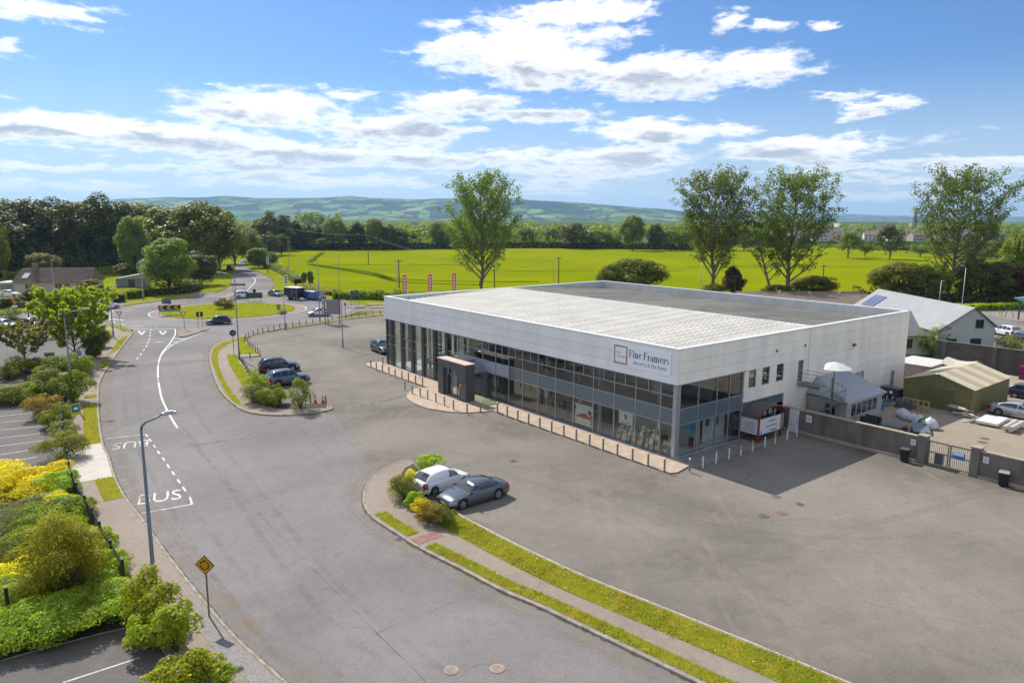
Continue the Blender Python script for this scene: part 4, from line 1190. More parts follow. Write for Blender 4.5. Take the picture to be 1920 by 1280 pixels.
# text on the front: reading direction is -y (towards the near corner), up is z, facing -x
def serif_word(word, size, mat):
    """bold roman capitals and small letters with serifs, drawn stroke by stroke"""
    mb = MB(); X = 0.0; T, S, H_, XH = .155, .05, .72, .48
    def r(x0, x1, y0, y1): mb.quad((X + x0, y0, 0), (X + x1, y0, 0), (X + x1, y1, 0), (X + x0, y1, 0))
    def stem(x, top, foot=True, head=True):
        r(x, x + T, S, top - S if head else top)
        if foot: r(x - .07, x + T + .07, 0, S)
        if head: r(x - .08, x + T, top - S, top)
    def arc(cx, cy, rx, ry, a0, a1, t0, t1, n=10):
        P = []
        for i in range(n + 1):
            f = i / n; a = math.radians(a0 + (a1 - a0) * f); th = t0 + (t1 - t0) * math.sin(f * math.pi)
            P.append(((rx) * math.cos(a), (ry) * math.sin(a), th))
        for (x0, y0, h0), (x1, y1, h1) in zip(P, P[1:]):
            q = [(X + cx + x0, cy + y0, 0), (X + cx + x1, cy + y1, 0), (X + cx + x1 * (1 - h1 / rx), cy + y1 * (1 - h1 * .6 / ry), 0), (X + cx + x0 * (1 - h0 / rx), cy + y0 * (1 - h0 * .6 / ry), 0)]
            mb.add(q, [(0, 1, 2, 3) if a1 > a0 else (3, 2, 1, 0)])
    for ch in word:
        if ch == 'F': stem(.08, H_); r(.23, .60, H_ - S, H_); r(.55, .60, H_ - .2, H_ - S); r(.23, .46, .36, .36 + S); r(.42, .46, .29, .48); w = .68
        elif ch == 'i': stem(.08, XH); arc(.155, .63, .09, .09, 0, 359, .088, .088); w = .33
        elif ch in 'nmr':
            stem(.08, XH); w = .48
            if ch == 'r': arc(.36, XH - .13, .15, .13, 150, 20, .03, .05); arc(.44, XH - .11, .07, .07, 0, 359, .068, .068)
            for k in range({'n': 1, 'm': 2, 'r': 0}[ch]):
                x = .38 + k * .33; stem(x, XH - .1, head=False); arc(x - .03, XH - .16, .185, .17, 165, 0, .03, .10); w = x + .27
        elif ch == 'e': arc(.30, XH / 2, .25, XH / 2, 20, 320, .05, .13, 16); r(.12, .53, XH / 2 + .03, XH / 2 + .03 + S); arc(.30, XH / 2, .25, XH / 2, 20, 90, .05, .06, 6); w = .58
        elif ch == 'a': stem(.31, XH - .1, head=False); arc(.27, XH - .17, .195, .17, 0, 165, .12, .04); arc(.24, .145, .19, .145, 60, 330, .04, .12); w = .56
        elif ch == 's': arc(.24, XH - .135, .18, .135, 40, 250, .05, .11); arc(.24, .135, .18, .135, 70, -140, .05, .11); w = .46
        else: w = .28
        X += w
    me = mb.mesh('lettering', mat); me.transform(Matrix.Translation((-X / 2 * size, -.36 * size, 0)) @ Matrix.Diagonal((size, size, 1, 1)))
    return me
for s, size, ye, z, sh, mm, off in (('Fine Framers', .80, 2.80, 7.45, 0, INK, .012), ('the art is in the frame', .46, 2.70, 6.80, .35, GREY, .004)):
    me = serif_word(s, size, mm) if size > .5 else text_mesh(s, size, mm, shear=sh, off=off)
    wdt = max(v.co.x for v in me.vertices) - min(v.co.x for v in me.vertices)
    me.transform(Matrix.Diagonal(((3.95 if size > .5 else 3.3) / wdt, 1, 1, 1)))
    face_to(me, (-.066, ye, z), (0, -1, 0), (0, 0, 1))
    link('lettering', me, sg)
for s, ye, z in (('Fine', 5.95, 7.38), ('Framers', 5.62, 7.08)):
    me = text_mesh(s, .30, GREY, shear=.4); face_to(me, (-.066, ye, z), (0, -1, 0), (0, 0, 1)); link('emblem_lettering', me, sg)

# --- shop window display: posters and picture frames
po = thing('window_poster', 'large shop window poster of a red car on white', 'poster', BX, BROT)
MB().bb(.30, .32, 8.95, 11.6, .35, 2.15).build('sheet', pm('poster_white', (.58, .57, .58), .5), po)
MB().bb(.285, .298, 8.95, 11.1, 2.16, 2.58).build('banner', pm('poster_brown', (.09, .06, .045), .5), po)
me = text_mesh('life', .32, pm('poster_paper', (.7, .68, .65), .5)); face_to(me, (.28, 10.55, 2.37), (0, -1, 0), (0, 0, 1)); link('lettering', me, po)
cr = MB(); prof = [(-.95, .0), (-.9, .18), (-.55, .24), (-.25, .42), (.25, .44), (.55, .26), (.9, .2), (.97, .0)]
cr.add([(.292, 10.05 - x, .95 + z) for x, z in prof], [tuple(range(len(prof)))]); cr.build('printed_car', pm('poster_red', (.42, .02, .03), .5), po)
mb = MB()
for y in (9.12, 11.3):
    for z in (.55, .85, 1.15): mb.bb(.29, .298, y - .12, y + .14, z, z + .18)
for (y, z) in ((9.35, 1.55), (11.25, 1.75)):
    mb.add([(.291, y + .22 * math.cos(a), z + .22 * math.sin(a)) for a in np.linspace(0, 2 * math.pi, 12)[:-1]], [tuple(range(11))])
mb.build('printed_detail', pm('poster_dark', (.09, .06, .07), .5), po)
MB().bb(.28, .296, 8.97, 9.2, 2.2, 2.5).build('price_flash', pm('poster_red', (.42, .02, .03), .5), po)
pn = thing('hanging_sign', 'pale hanging board with an emblem inside the shop window by the frames', 'sign', BX, BROT)
MB().bb(.34, .37, 4.55, 6.0, 1.55, 2.55).build('board', pm('board_pale', (.62, .70, .66), .5), pn)
me = text_mesh('Fine Framers', .2, INK); face_to(me, (.33, 5.28, 1.68), (0, -1, 0), (0, 0, 1)); link('lettering', me, pn)
MB().bb(.325, .338, 5.12, 5.45, 1.95, 2.35).build('emblem', GREY, pn)
FC = [(.34, .24, .12), (.05, .045, .045), (.62, .58, .50), (.42, .30, .10), (.66, .66, .64), (.24, .14, .08)]
PC = [(.62, .60, .54), (.30, .36, .40), (.50, .34, .22), (.65, .63, .60), (.14, .17, .2), (.55, .50, .32)]
k = 0
WORDS = ['top row', 'second row', 'third row', 'bottom row']
for wi, (ya, yb) in enumerate(((4.3, 6.3), (1.8, 4.05), (.7, 1.55))):
    rows = [.14, .50, .86, 1.2] if wi < 2 else [.14, .8]
    for ri, z in enumerate(rows):
        n = 4 if wi < 2 else 2
        for c in range(n):
            y = ya + (c + .5 + RNG.uniform(-.18, .18)) * (yb - ya) / n
            if wi == 0 and z > .9: continue
            w, h = RNG.uniform(.3, .5), RNG.uniform(.36, .6)
            f = thing('picture_frame', None, 'picture frame', BX, BROT, 'framed pictures stacked in the shop window')
            fc, pc = FC[(k * 7 + wi) % 6], PC[(k * 5 + 2) % 6]
            x = .36 + ri * .14 + RNG.uniform(-.04, .04)
            tl = Matrix.Translation((x, y, z)) @ Matrix.Rotation(RNG.uniform(.12, .3), 4, 'Y') @ Matrix.Rotation(RNG.uniform(-.25, .25), 4, 'Z')
            m1 = MB()
            b = .055
            for (p, q, r, s) in ((-w / 2, w / 2, h - b, h), (-w / 2, w / 2, 0, b), (-w / 2, -w / 2 + b, b, h - b), (w / 2 - b, w / 2, b, h - b)):
                m1.box((0, (p + q) / 2, (r + s) / 2), (.03, q - p, s - r), M=tl)
            m1.build('frame', pm('frame_%d' % ((k * 7 + wi) % 6), fc, .5), f)
            MB().box((.004, 0, h / 2), (.014, w - 2 * b, h - 2 * b), M=tl).build('picture', pm('print_%d' % ((k * 5 + 2) % 6), pc, .6, var=.45, scale=5), f)
            f['label'] = ORD[n - 1 - c] + ' framed picture from the left, ' + ('%s under the hanging board' % WORDS[3 - ri] if wi == 0 else '%s beside the corner bay' % WORDS[3 - ri] if wi == 1 else '%s of the corner pane' % WORDS[3 - 2 * ri])
            k += 1
for (y, z, w, h, xx) in ((.95, .15, .6, .75, .4), (5.3, .15, .8, .5, .6)):
    MB().bb(xx - .2, xx + .5, y - w, y + w, .11, .14)
# shelf/plinth under the display
pl = MB().bb(.45, 1.9, .75, 6.35, .11, .135).build('display_plinth', pm('plinth', (.5, .5, .5), .6), show)
# display behind the shaded side window
sf = thing('sofa', 'dark red sofa behind the shaded corner window', 'sofa', W(3.2, 1.6, .11), BROT)
MB().bb(-.9, .9, -.4, .4, .1, .45).bb(-.9, .9, .3, .5, .45, .95).bb(-1.05, -.9, -.4, .5, .1, .65).bb(.9, 1.05, -.4, .5, .1, .65).build('upholstery', pm('red_fabric', (.16, .015, .02), .9, var=.2), sf)
MB().bb(-1.0, 1.0, -.38, .45, 0, .1).build('base', M_DARKF, sf)
fcl = [('small black framed print standing on the floor by the sofa', 1.15, .9, .35, .45, (.05, .05, .05)), ('tall white framed print leaning by the red and black display', 3.2, .7, .55, .9, (.7, .7, .7)), ('white framed print above the red and black display stand', 4.3, .9, .35, .5, (.65, .65, .65))]
for lab, x, y, w, h, c in fcl:
    f = thing('picture_frame', lab, 'picture frame', BX, BROT)
    MB().bb(x, x + w, y, y + .04, .12, .12 + h).build('frame', pm('fr_%.2f' % c[0], c, .5), f)
    MB().bb(x + .06, x + w - .06, y - .012, y - .002, .18, .06 + h).build('picture', pm('print_side', (.3, .33, .4), .6, var=.8, scale=6), f)
bl = thing('blue_poster', 'bright blue poster hung behind the side window', 'poster', BX, BROT)
MB().bb(2.4, 3.0, .9, .93, 1.5, 2.4).bb(3.1, 3.55, .9, .93, 1.2, 2.4).build('sheet', pm('poster_blue', (.08, .30, .48), .5, var=.5, scale=2), bl)
st = thing('display_stand', 'red and black display stand inside the side window', 'stand', W(1.2, 3.9, .11), BROT)
MB().bb(-.4, .4, -.3, .3, 0, .35).build('base', pm('stand_red', (.35, .02, .02), .5), st)
MB().bb(-.38, .38, -.28, .28, .352, .75).build('top', pm('stand_black', (.02, .02, .02), .5), st)
wd = thing('white_display_wall', 'white display partition with small frames inside the side glazing', 'partition', BX, BROT)
MB().bb(5.3, 8.2, 1.5, 1.58, .12, 2.5).build('board', pm('white_board', (.62, .62, .6), .7), wd)
MB().bb(5.6, 6.1, 1.47, 1.495, 1.3, 1.9).bb(6.9, 7.3, 1.47, 1.495, 1.2, 2.1).build('small_frame', pm('fr_dark', (.08, .08, .09), .5), wd)
# ------------------------------------------------------------------ vehicles
M_TYRE = pm('tyre_rubber', (.018, .018, .019), .8, var=.1)
M_RIM = pm('alloy_rim', (.42, .43, .45), .3, .8, var=.05)
M_CARGLASS = pm('car_glass', (.012, .016, .02), .04, 0, var=0, spec=.9, coat=.6)
M_UNDER = pm('underbody', (.012, .012, .013), .8, var=0)
M_LAMP = pm('headlamp', (.32, .34, .36), .12, .1, var=0, coat=.8)
M_TAIL = pm('tail_lamp', (.33, .012, .015), .15, 0, var=0, coat=.8)
M_PLATE = pm('number_plate', (.62, .62, .58), .5, var=0)
M_TRIM = pm('black_trim', (.02, .02, .022), .5, var=0)
def paint(name, c, metal=.3): return pm('paint_' + name, c, .28, metal, var=.02, scale=.5, spec=.6, coat=.7)

SHAPES = {
 # top profile (x as share of half length, z), windscreen base, roof front, roof rear, rear base (shares), roof z
 'saloon': dict(L=4.65, Wd=1.85, H=1.39, wb=2.75, rw=.335, top=[(-1, .78), (-.97, .90), (-.80, .97), (-.45, .95), (0, .90), (.30, .90), (.55, .84), (.82, .74), (.95, .64), (1, .52)], g=(.42, .10, -.36, -.76), doors=(.05,), win=(.36, -.60)),
 'hatch': dict(L=4.05, Wd=1.74, H=1.46, wb=2.5, rw=.30, top=[(-1, .74), (-.96, .95), (-.80, .98), (-.4, .95), (0, .92), (.35, .92), (.60, .86), (.84, .76), (.95, .66), (1, .52)], g=(.50, .14, -.62, -.93), doors=(-.02,), win=(.44, -.62)),
 'suv': dict(L=4.6, Wd=1.84, H=1.69, wb=2.70, rw=.36, top=[(-1, .86), (-.97, 1.05), (-.8, 1.09), (-.4, 1.07), (0, 1.05), (.32, 1.05), (.55, 1.01), (.84, .93), (.96, .82), (1, .64)], g=(.44, .12, -.66, -.95), doors=(-.02, -.40), win=(.38, -.78)),
 'minivan': dict(L=4.2, Wd=1.76, H=1.80, wb=2.65, rw=.31, top=[(-1, .80), (-.98, 1.02), (-.8, 1.04), (0, 1.02), (.42, 1.02), (.62, .96), (.86, .84), (.96, .72), (1, .55)], g=(.56, .24, -.86, -.985), doors=(.06,), win=(.48, .02)),
 'van': dict(L=5.1, Wd=1.95, H=1.97, wb=3.1, rw=.33, top=[(-1, .9), (-.985, 1.1), (0, 1.1), (.5, 1.1), (.68, 1.06), (.88, .96), (.97, .82), (1, .6)], g=(.64, .30, -.94, -.985), doors=(.2,), win=(.56, .10)),
}
SHAPES['hatchvan'] = dict(SHAPES['hatch'], win=(.44, .02), doors=())
def interp(prof, x):
    if x <= prof[0][0]: return prof[0][1]
    for (a, b), (c, d) in zip(prof, prof[1:]):
        if x <= c: return b + (d - b) * (x - a) / (c - a)
    return prof[-1][1]

def make_car(name, label, shape, col, loc, rz, group=None, cat='car', rim=None, panel=False, plate_col=None, roofc=None):
    S = SHAPES[shape]
    hl, hw = S['L'] / 2, S['Wd'] / 2
    t = thing(name, label, cat, (loc[0], loc[1], loc[2] if len(loc) > 2 else .012), rz, group)
    rw = S['rw']; ra = rw * 1.13
    xf, xr = S['wb'] / 2 + hl * .02, -S['wb'] / 2 + hl * .02
    xs = sorted(set([round(q, 3) for q in np.linspace(-hl, hl, 41)] + [round(c + ra * math.sin(a), 3) for c in (xf, xr) for a in np.linspace(-math.pi / 2, math.pi / 2, 11)]))
    clear = .19
    secs = []
    for x in xs:
        s = x / hl
        w = hw * (1 - .13 * abs(s) ** 7) - (.05 * max(0, abs(s) - .86) / .14)
        zt = interp(S['top'], s)
        zb = clear + .10 * max(0, abs(s) - .85) / .15
        for c in (xf, xr):
            if abs(x - c) < ra - 1e-4: zb = max(zb, rw + math.sqrt(max(0, ra * ra - (x - c) ** 2)) * .98)
        zb = min(zb, zt - .10)
        zm = zb + (zt - zb) * .45
        secs.append([(0, zb), (w - .30, zb), (w - .035, zb), (w - .005, zb + (zt - zb) * .2), (w, zm), (w - .03, zt - (zt - zb) * .16), (w - .075, zt - .03), (w - .15, zt), (0, zt + .035)])
    k = len(secs[0])
    mb = MB()
    full = []
    for x, sc in zip(xs, secs):
        ring = [(x, -y, z) for (y, z) in sc] + [(x, y, z) for (y, z) in sc[::-1][1:-1]]
        full.append(ring)
    n = len(full[0])
    vs = [p for r in full for p in r]
    fs, mi = [], []
    for i in range(len(full) - 1):
        for j in range(n):
            fs.append((i * n + j, (i + 1) * n + j, (i + 1) * n + (j + 1) % n, i * n + (j + 1) % n))
            mi.append(1 if j in (0, 1, n - 2, n - 1) else 0)
    fs.append(tuple(range(n))); mi.append(0)
    fs.append(tuple(range((len(full) - 1) * n + n - 1, (len(full) - 1) * n - 1, -1))); mi.append(0)
    mb.v, mb.f, mb.mi = vs, fs, mi
    # greenhouse shell
    ga, gb, gc, gd = [q * hl for q in S['g']]
    H = S['H']
    def zroof(x):
        if x >= gb:
            q = (ga - x) / (ga - gb); return interp(S['top'], ga / hl) - .01 + (H - .03 - interp(S['top'], ga / hl)) * math.sin(min(1, q) * math.pi / 2 * .92) / math.sin(math.pi / 2 * .92)
        if x <= gc:
            q = (x - gd) / (gc - gd); zb_ = interp(S['top'], gd / hl) - .01
            return zb_ + (H - .06 - zb_) * math.sin(min(1, max(0, q)) * math.pi / 2 * .92) / math.sin(math.pi / 2 * .92)
        q = (x - gc) / (gb - gc)
        return H - .06 + (.03 * q) + .045 * math.sin(q * math.pi)
    wg = hw - .085
    wr = hw - (.27 if shape not in ('van', 'minivan') else .17)
    def yside(x, z):
        zt = interp(S['top'], x / hl)
        f = min(1, max(0, (z - zt) / max(.2, H - zt)))
        end = 1 - .06 * max(0, abs(x / hl) - .6)
        return (wg + (wr - wg) * f ** 1.25) * end
    gx = np.linspace(gd, ga, 25)
    gsec = []
    for x in gx:
        zt, zr = interp(S['top'], x / hl) - .015, zroof(x)
        zr = max(zr, zt + .002)
        yt = yside(x, zr - .05 if zr - zt > .1 else zr)
        gsec.append([(x, -yside(x, zt), zt), (x, -yside(x, zt + (zr - zt) * .5), zt + (zr - zt) * .5), (x, -yt, max(zt, zr - .05)), (x, -max(.05, yt - .10), zr), (x, 0, zr + .025)])
    gv, gf = [], []
    m_ = 9
    for sc in gsec:
        gv += sc + [(p[0], -p[1], p[2]) for p in sc[::-1][1:]]
    for i in range(len(gsec) - 1):
        for j in range(m_ - 1):
            gf.append((i * m_ + j, (i + 1) * m_ + j, (i + 1) * m_ + j + 1, i * m_ + j + 1))
    mb.add(gv, gf)
    body = mb.build('body', [col, M_UNDER], t, smooth=True)
    for p in body.data.polygons:
        if len(p.vertices) > 4: p.use_smooth = False
    # glass
    def strip(x0, x1, name):
        q = MB(); g_ = []
        for x in np.linspace(x0, x1, 7):
            zr = zroof(x); yt = max(.1, yside(x, zr) - .10)
            g_.append([(x, yy * yt, zr + .012 + .026 * (1 - abs(yy))) for yy in (-1, -.5, 0, .5, 1)])
        for a, b in zip(g_, g_[1:]):
            for j in range(4): q.add([a[j], b[j], b[j + 1], a[j + 1]], [(0, 1, 2, 3)])
        return q.build(name, M_CARGLASS, t, smooth=True)
    strip(gb + .05, ga - .07, 'windscreen')
    if not panel: strip(gd + (gc - gd) * .12, gc - (gc - gd) * .12, 'rear_window')
    w0, w1 = S['win'][0] * hl, S['win'][1] * hl
    cuts = [w0] + [d * hl for d in S['doors'] if w1 < d * hl < w0] + [w1]
    for sgn in (-1, 1):
        for a, b in zip(cuts, cuts[1:]):
            q = MB(); pr = None
            for x in np.linspace(a - .05, b + .05, 8):
                zt = interp(S['top'], x / hl)
                lo, hi = zt + .03, zroof(x) - .085
                if hi - lo < .02: hi = lo + .02
                col_ = [(x, sgn * (yside(x, z) + .010), z) for z in (lo, (lo + hi) / 2, hi)]
                if pr:
                    for j in range(2):
                        f4 = [pr[j], col_[j], col_[j + 1], pr[j + 1]]
                        q.add(f4 if sgn < 0 else f4[::-1], [(3, 2, 1, 0)])
                pr = col_
            q.build('side_window', M_CARGLASS, t, smooth=True)
    # wheels
    for cx in (xf, xr):
        for sgn in (-1, 1):
            wy = sgn * (hw - .125)
            q = MB().lathe([(rw * .62, -.10), (rw * .93, -.105), (rw, -.07), (rw, .07), (rw * .93, .105), (rw * .62, .10)], n=20, axis='Y')
            wh = q.build('wheel', M_TYRE, t, smooth=False, loc=(cx, wy, rw))
            q = MB()
            yo = sgn * .102
            for s_ in range(5):
                a = s_ * 2 * math.pi / 5 + .3
                for (r0, r1, w2) in ((.0, rw * .64, .05),):
                    d_ = Vector((math.cos(a), 0, math.sin(a))); e_ = Vector((-math.sin(a), 0, math.cos(a)))
                    q.add([d_ * .02 + e_ * .045 + Vector((0, yo, 0)), d_ * r1 + e_ * .06 + Vector((0, yo, 0)), d_ * r1 - e_ * .06 + Vector((0, yo, 0)), d_ * .02 - e_ * .045 + Vector((0, yo, 0))], [(0, 1, 2, 3)])
            ri, ro = rw * .56, rw * .66
            pts = [(r * math.cos(a), yo, r * math.sin(a)) for r in (ri, ro) for a in np.linspace(0, 2 * math.pi, 21)[:-1]]
            q.add(pts, [(i, (i + 1) % 20, 20 + (i + 1) % 20, 20 + i) for i in range(20)])
            q.build('rim', rim or M_RIM, wh)
    # lamps follow the skin
    def skin(i0, i1, j0, j1, name, mat, sgn):
        q = MB()
        for i in range(i0, i1):
            for j in range(j0, j1):
                def P(a, b):
                    x, (y, z) = xs[a], secs[a][b]
                    return (x + (.012 if x > 0 else -.012), sgn * (y + .010), z + .006)
                f4 = [P(i, j), P(i + 1, j), P(i + 1, j + 1), P(i, j + 1)]
                q.add(f4, [(0, 1, 2, 3) if sgn < 0 else (3, 2, 1, 0)])
        return q.build(name, mat, t)
    N = len(xs)
    for sgn in (-1, 1):
        skin(N - 5, N - 1, 4, 6, 'headlight', M_LAMP, sgn)
        skin(0, 3, 4, 7 if shape in ('van', 'minivan', 'suv', 'hatch', 'hatchvan') else 6, 'tail_light', M_TAIL, sgn)
        q = MB().box((ga - .22, sgn * (hw + .07), interp(S['top'], ga / hl) + .09), (.12, .2, .13))
        q.build('mirror', col, t)
        for dx in list(S['doors'])[:2]:
            MB().box((dx * hl + .18, sgn * (hw - .005), interp(S['top'], dx) - .15), (.16, .03, .03)).build('door_handle', M_TRIM, t)
    zf = .42
    MB().box((hl + .004, 0, zf), (.02, .52, .11)).build('number_plate', M_PLATE, t)
    MB().box((-hl - .004, 0, .62), (.02, .52, .11)).build('number_plate', M_PLATE, t)
    MB().box((hl - .012, 0, .30), (.03, 1.2, .10)).box((hl - .03, 0, .54), (.06, .8, .09)).build('grille', M_TRIM, t)
    MB().box((-hl + .02, 0, .30), (.05, 1.3, .16)).build('bumper_trim', M_TRIM, t)
    for sgn in (-1, 1):
        MB().box((.0, sgn * (hw - .03), .235), (S['wb'] - 2 * ra - .05, .04, .07)).build('sill', M_TRIM if shape == 'suv' else col, t)
    return t

def car_at(name, label, shape, col, pa, pb, **kw):
    """place a car from the ground points under the visible side's rear and front wheels (survey px)"""
    S = SHAPES[shape]
    a, b = G(*pa).xy, G(*pb).xy
    d = (b - a).normalized()
    c = (a + b) / 2 - d * (S['L'] / 2 * .02)
    nrm = Vector((-d.y, d.x))
    if nrm.dot(-c) > 0: nrm = -nrm          # body lies behind the visible wheels
    c = c + nrm * (S['Wd'] / 2 - .12)
    return make_car(name, label, shape, col, c, math.atan2(d.y, d.x), **kw)

c6 = lambda x, y: (640 + x / 4, 820 + y / 4)
c3c = lambda x, y: (180 + x / 4, 560 + y / 4)
car_at('parked_car', 'grey saloon car parked nose to the shrubs with sun glint on its windscreen', 'saloon', paint('grey', (.095, .108, .125), .5), c6(1168, 462), c6(915, 537))
car_at('parked_van', 'small white car-derived van parked beside the grey saloon', 'hatchvan', paint('white', (.74, .75, .77), 0), c6(707, 432), (640 + 905 / 4, 820 + 365 / 4), cat='van')
car_at('parked_car', 'dark navy estate car parked behind the grey off-roader by the posts', 'suv', paint('navy', (.018, .022, .04), .5), c3c(1275, 562), c3c(1490, 545))
car_at('parked_car', 'mid grey off-roader parked nearest the shrubs at the island end', 'suv', paint('steel', (.10, .115, .13), .5), c3c(1365, 663), c3c(1552, 637))
car_at('parked_car', 'dark grey off-roader half hidden behind the glazed corner of the showroom', 'suv', paint('charcoal', (.06, .065, .075), .5), (698, 658), (715, 664.5))
car_at('moving_car', 'black hatchback driving round the roundabout', 'hatch', paint('black', (.012, .013, .02), .3), (427, 608), (391, 609.5))
car_at('moving_car', 'silver hatchback leaving the roundabout by the billboard', 'hatch', paint('silver', (.50, .51, .53), .6), (617, 592), (580, 594))
car_at('moving_car', 'dark silver car coming down the far road to the roundabout', 'saloon', paint('darksilver', (.16, .17, .18), .6), (503, 554), (520, 556.5))
car_at('moving_car', 'white off-roader partly hidden by the back of a green road sign', 'suv', paint('white2', (.70, .71, .72), 0), (445, 560), (474, 558.5))
car_at('moving_van', 'white panel van waiting on the roundabout beside the hedge', 'minivan', paint('white3', (.72, .73, .75), 0), (190, 580), (219, 578), cat='van')
car_at('moving_car', 'dark car in the tree shade far up the road', 'suv', paint('shade', (.03, .03, .035), .3), (432, 508), (442, 505))
bv = car_at('moving_van', 'blue panel van towing a black horse trailer', 'van', paint('blue', (.03, .09, .27), .3), (571, 562), (600, 564), cat='van', panel=True)
tr_ = thing('horse_trailer', 'black box trailer with a pale roof towed by the blue van', 'trailer', (*(G(547, 562.5).xy + Vector((.3, 1.1))), .012), bv.rotation_euler.z)
MB().bb(-2.0, 2.0, -1.05, 1.05, .5, 2.6).build('box_body', pm('trailer_black', (.018, .02, .03), .4), tr_)
MB().bb(-2.05, 2.05, -1.1, 1.1, 2.602, 2.72).build('roof', pm('trailer_roof', (.6, .6, .58), .5), tr_)
for x in (.2, 1.5): MB().bb(x, x + .08, -1.075, -1.052, .6, 2.5).build('trim_strip', pm('trailer_trim', (.4, .42, .45), .4, .5), tr_)
MB().bb(.5, 1.3, -1.07, -1.052, 1.5, 2.2).build('window', M_CARGLASS, tr_)
MB().tube([(2.0, 0, .6), (3.3, 0, .5)], .06, 6).build('drawbar', M_TRIM, tr_)
for x in (-.55, .25):
    for s in (-1, 1): MB().lathe([(.2, -.1), (.32, -.1), (.32, .1), (.2, .1)], n=16, axis='Y').build('wheel', M_TYRE, tr_, loc=(x, s * .95, .32))
car_at('parked_car', 'red hatchback parked in the car park behind the small tree', 'hatch', paint('red', (.22, .02, .035), .3), (36, 613), (66, 614.5))
car_at('parked_car', 'pale grey car at the photo edge beside the red hatchback', 'saloon', paint('palegrey', (.42, .43, .44), .5), (-12, 614), (14, 616.5))
car_at('parked_car', 'white car parked beside the bungalow garage', 'hatch', paint('white4', (.70, .70, .70), 0), (8, 556), (24, 556))
p = W(-11.4, 34.6); make_car('parked_car', 'silver estate car parked beside the green shed', 'saloon', paint('silver2', (.40, .41, .43), .6), p, math.atan2(-E1.y, -E1.x))
p = W(-12.6, 39.5); make_car('parked_car', 'purple red car parked behind the silver estate in the yard', 'hatch', paint('purple', (.13, .03, .07), .4), p, math.atan2(-E1.y, -E1.x))
p = W(-9.8, 43.5); make_car('parked_car', 'dark blue car parked at the back of the yard', 'hatch', paint('darkblue', (.03, .04, .08), .4), p, math.atan2(-E1.y, -E1.x))
p = W(-.9, 45.0); make_car('parked_car', 'white car whose roof shows behind the shed', 'suv', paint('white5', (.68, .69, .7), 0), p, math.atan2(E1.y, E1.x) + .5)
p = G(1886, 629); make_car('parked_car', 'white off-roader seen from behind in the side car park', 'suv', paint('white6', (.66, .67, .7), 0), p, math.radians(95))
p = G(1918, 640); make_car('parked_car', 'dark blue car beside the white off-roader in the side car park', 'hatch', paint('navy2', (.02, .03, .06), .4), p, math.radians(95))
# show cars behind the glass
for (u, v, sh, cn, cc, lab, rz) in ((41.0, 5.5, 'saloon', 'showwhite', (.62, .64, .64), 'white show car nearest the far glazed corner inside the showroom', .3), (37.2, 6.5, 'hatch', 'showice', (.50, .60, .60), 'pale show car in the middle of the double height glazing', .2),
                                   (33.0, 5.2, 'suv', 'showmint', (.55, .63, .60), 'pale mint show car beside the entrance inside the glazing', .4), (17.0, 5.0, 'suv', 'showsand', (.35, .29, .20), 'sand coloured show car dimly seen through the lower windows', 1.4), (12.0, 5.5, 'hatch', 'showolive', (.22, .21, .15), 'dull olive show car dimly seen left of the big poster', 1.2)):
    make_car('show_car', lab, sh, paint(cn, cc, .1), W(u, v, .115), BROT + math.pi / 2 + rz)
# ------------------------------------------------------------------ vegetation
M_BARK = pm('bark', (.085, .068, .050), .9, var=.3, scale=3, bump=.5)
M_BARKP = pm('pale_bark', (.16, .135, .10), .9, var=.3, scale=2, bump=.5)
L_DARK = leaf_mat('leaf_dark', (0.071, 0.084, 0.014), (0.132, 0.140, 0.028), 0.26)
L_MID = leaf_mat('leaf_mid', (0.121, 0.168, 0.019), (0.243, 0.277, 0.031), 0.32)
L_LIGHT = leaf_mat('leaf_light', (0.136, 0.188, 0.030), (0.246, 0.290, 0.068), 0.52)
L_POP = leaf_mat('leaf_poplar', (0.089, 0.139, 0.027), (0.189, 0.239, 0.063), 0.46)
L_OLIVE = leaf_mat('leaf_olive', (0.130, 0.150, 0.022), (0.250, 0.238, 0.038), 0.47)
L_YEL = leaf_mat('leaf_yellow', (0.520, 0.460, 0.012), (0.780, 0.680, 0.030), 0.52, .1)
L_LIME = leaf_mat('leaf_lime', (0.219, 0.300, 0.015), (0.437, 0.458, 0.029), 0.52)
L_BRON = leaf_mat('leaf_bronze', (0.065, 0.029, 0.023), (0.130, 0.065, 0.039), 0.39)
L_GREY = leaf_mat('leaf_greygreen', (0.144, 0.172, 0.064), (0.287, 0.312, 0.130), 0.42)
L_FRESH = leaf_mat('leaf_fresh', (0.193, 0.298, 0.023), (0.401, 0.478, 0.052), 0.52)
L_GRASS = leaf_mat('blade_grass', (0.181, 0.245, 0.021), (0.399, 0.380, 0.064), 0.52, .05, dry=(.30, .21, .06))
L_HEDGE = leaf_mat('leaf_hedge', (0.109, 0.166, 0.017), (0.264, 0.307, 0.026), 0.47)
L_RUST = leaf_mat('leaf_rusty', (0.170, 0.160, 0.029), (0.377, 0.226, 0.038), 0.49)

def unit(n, rs):
    v = rs.randn(n, 3); return v / np.linalg.norm(v, axis=1, keepdims=True)

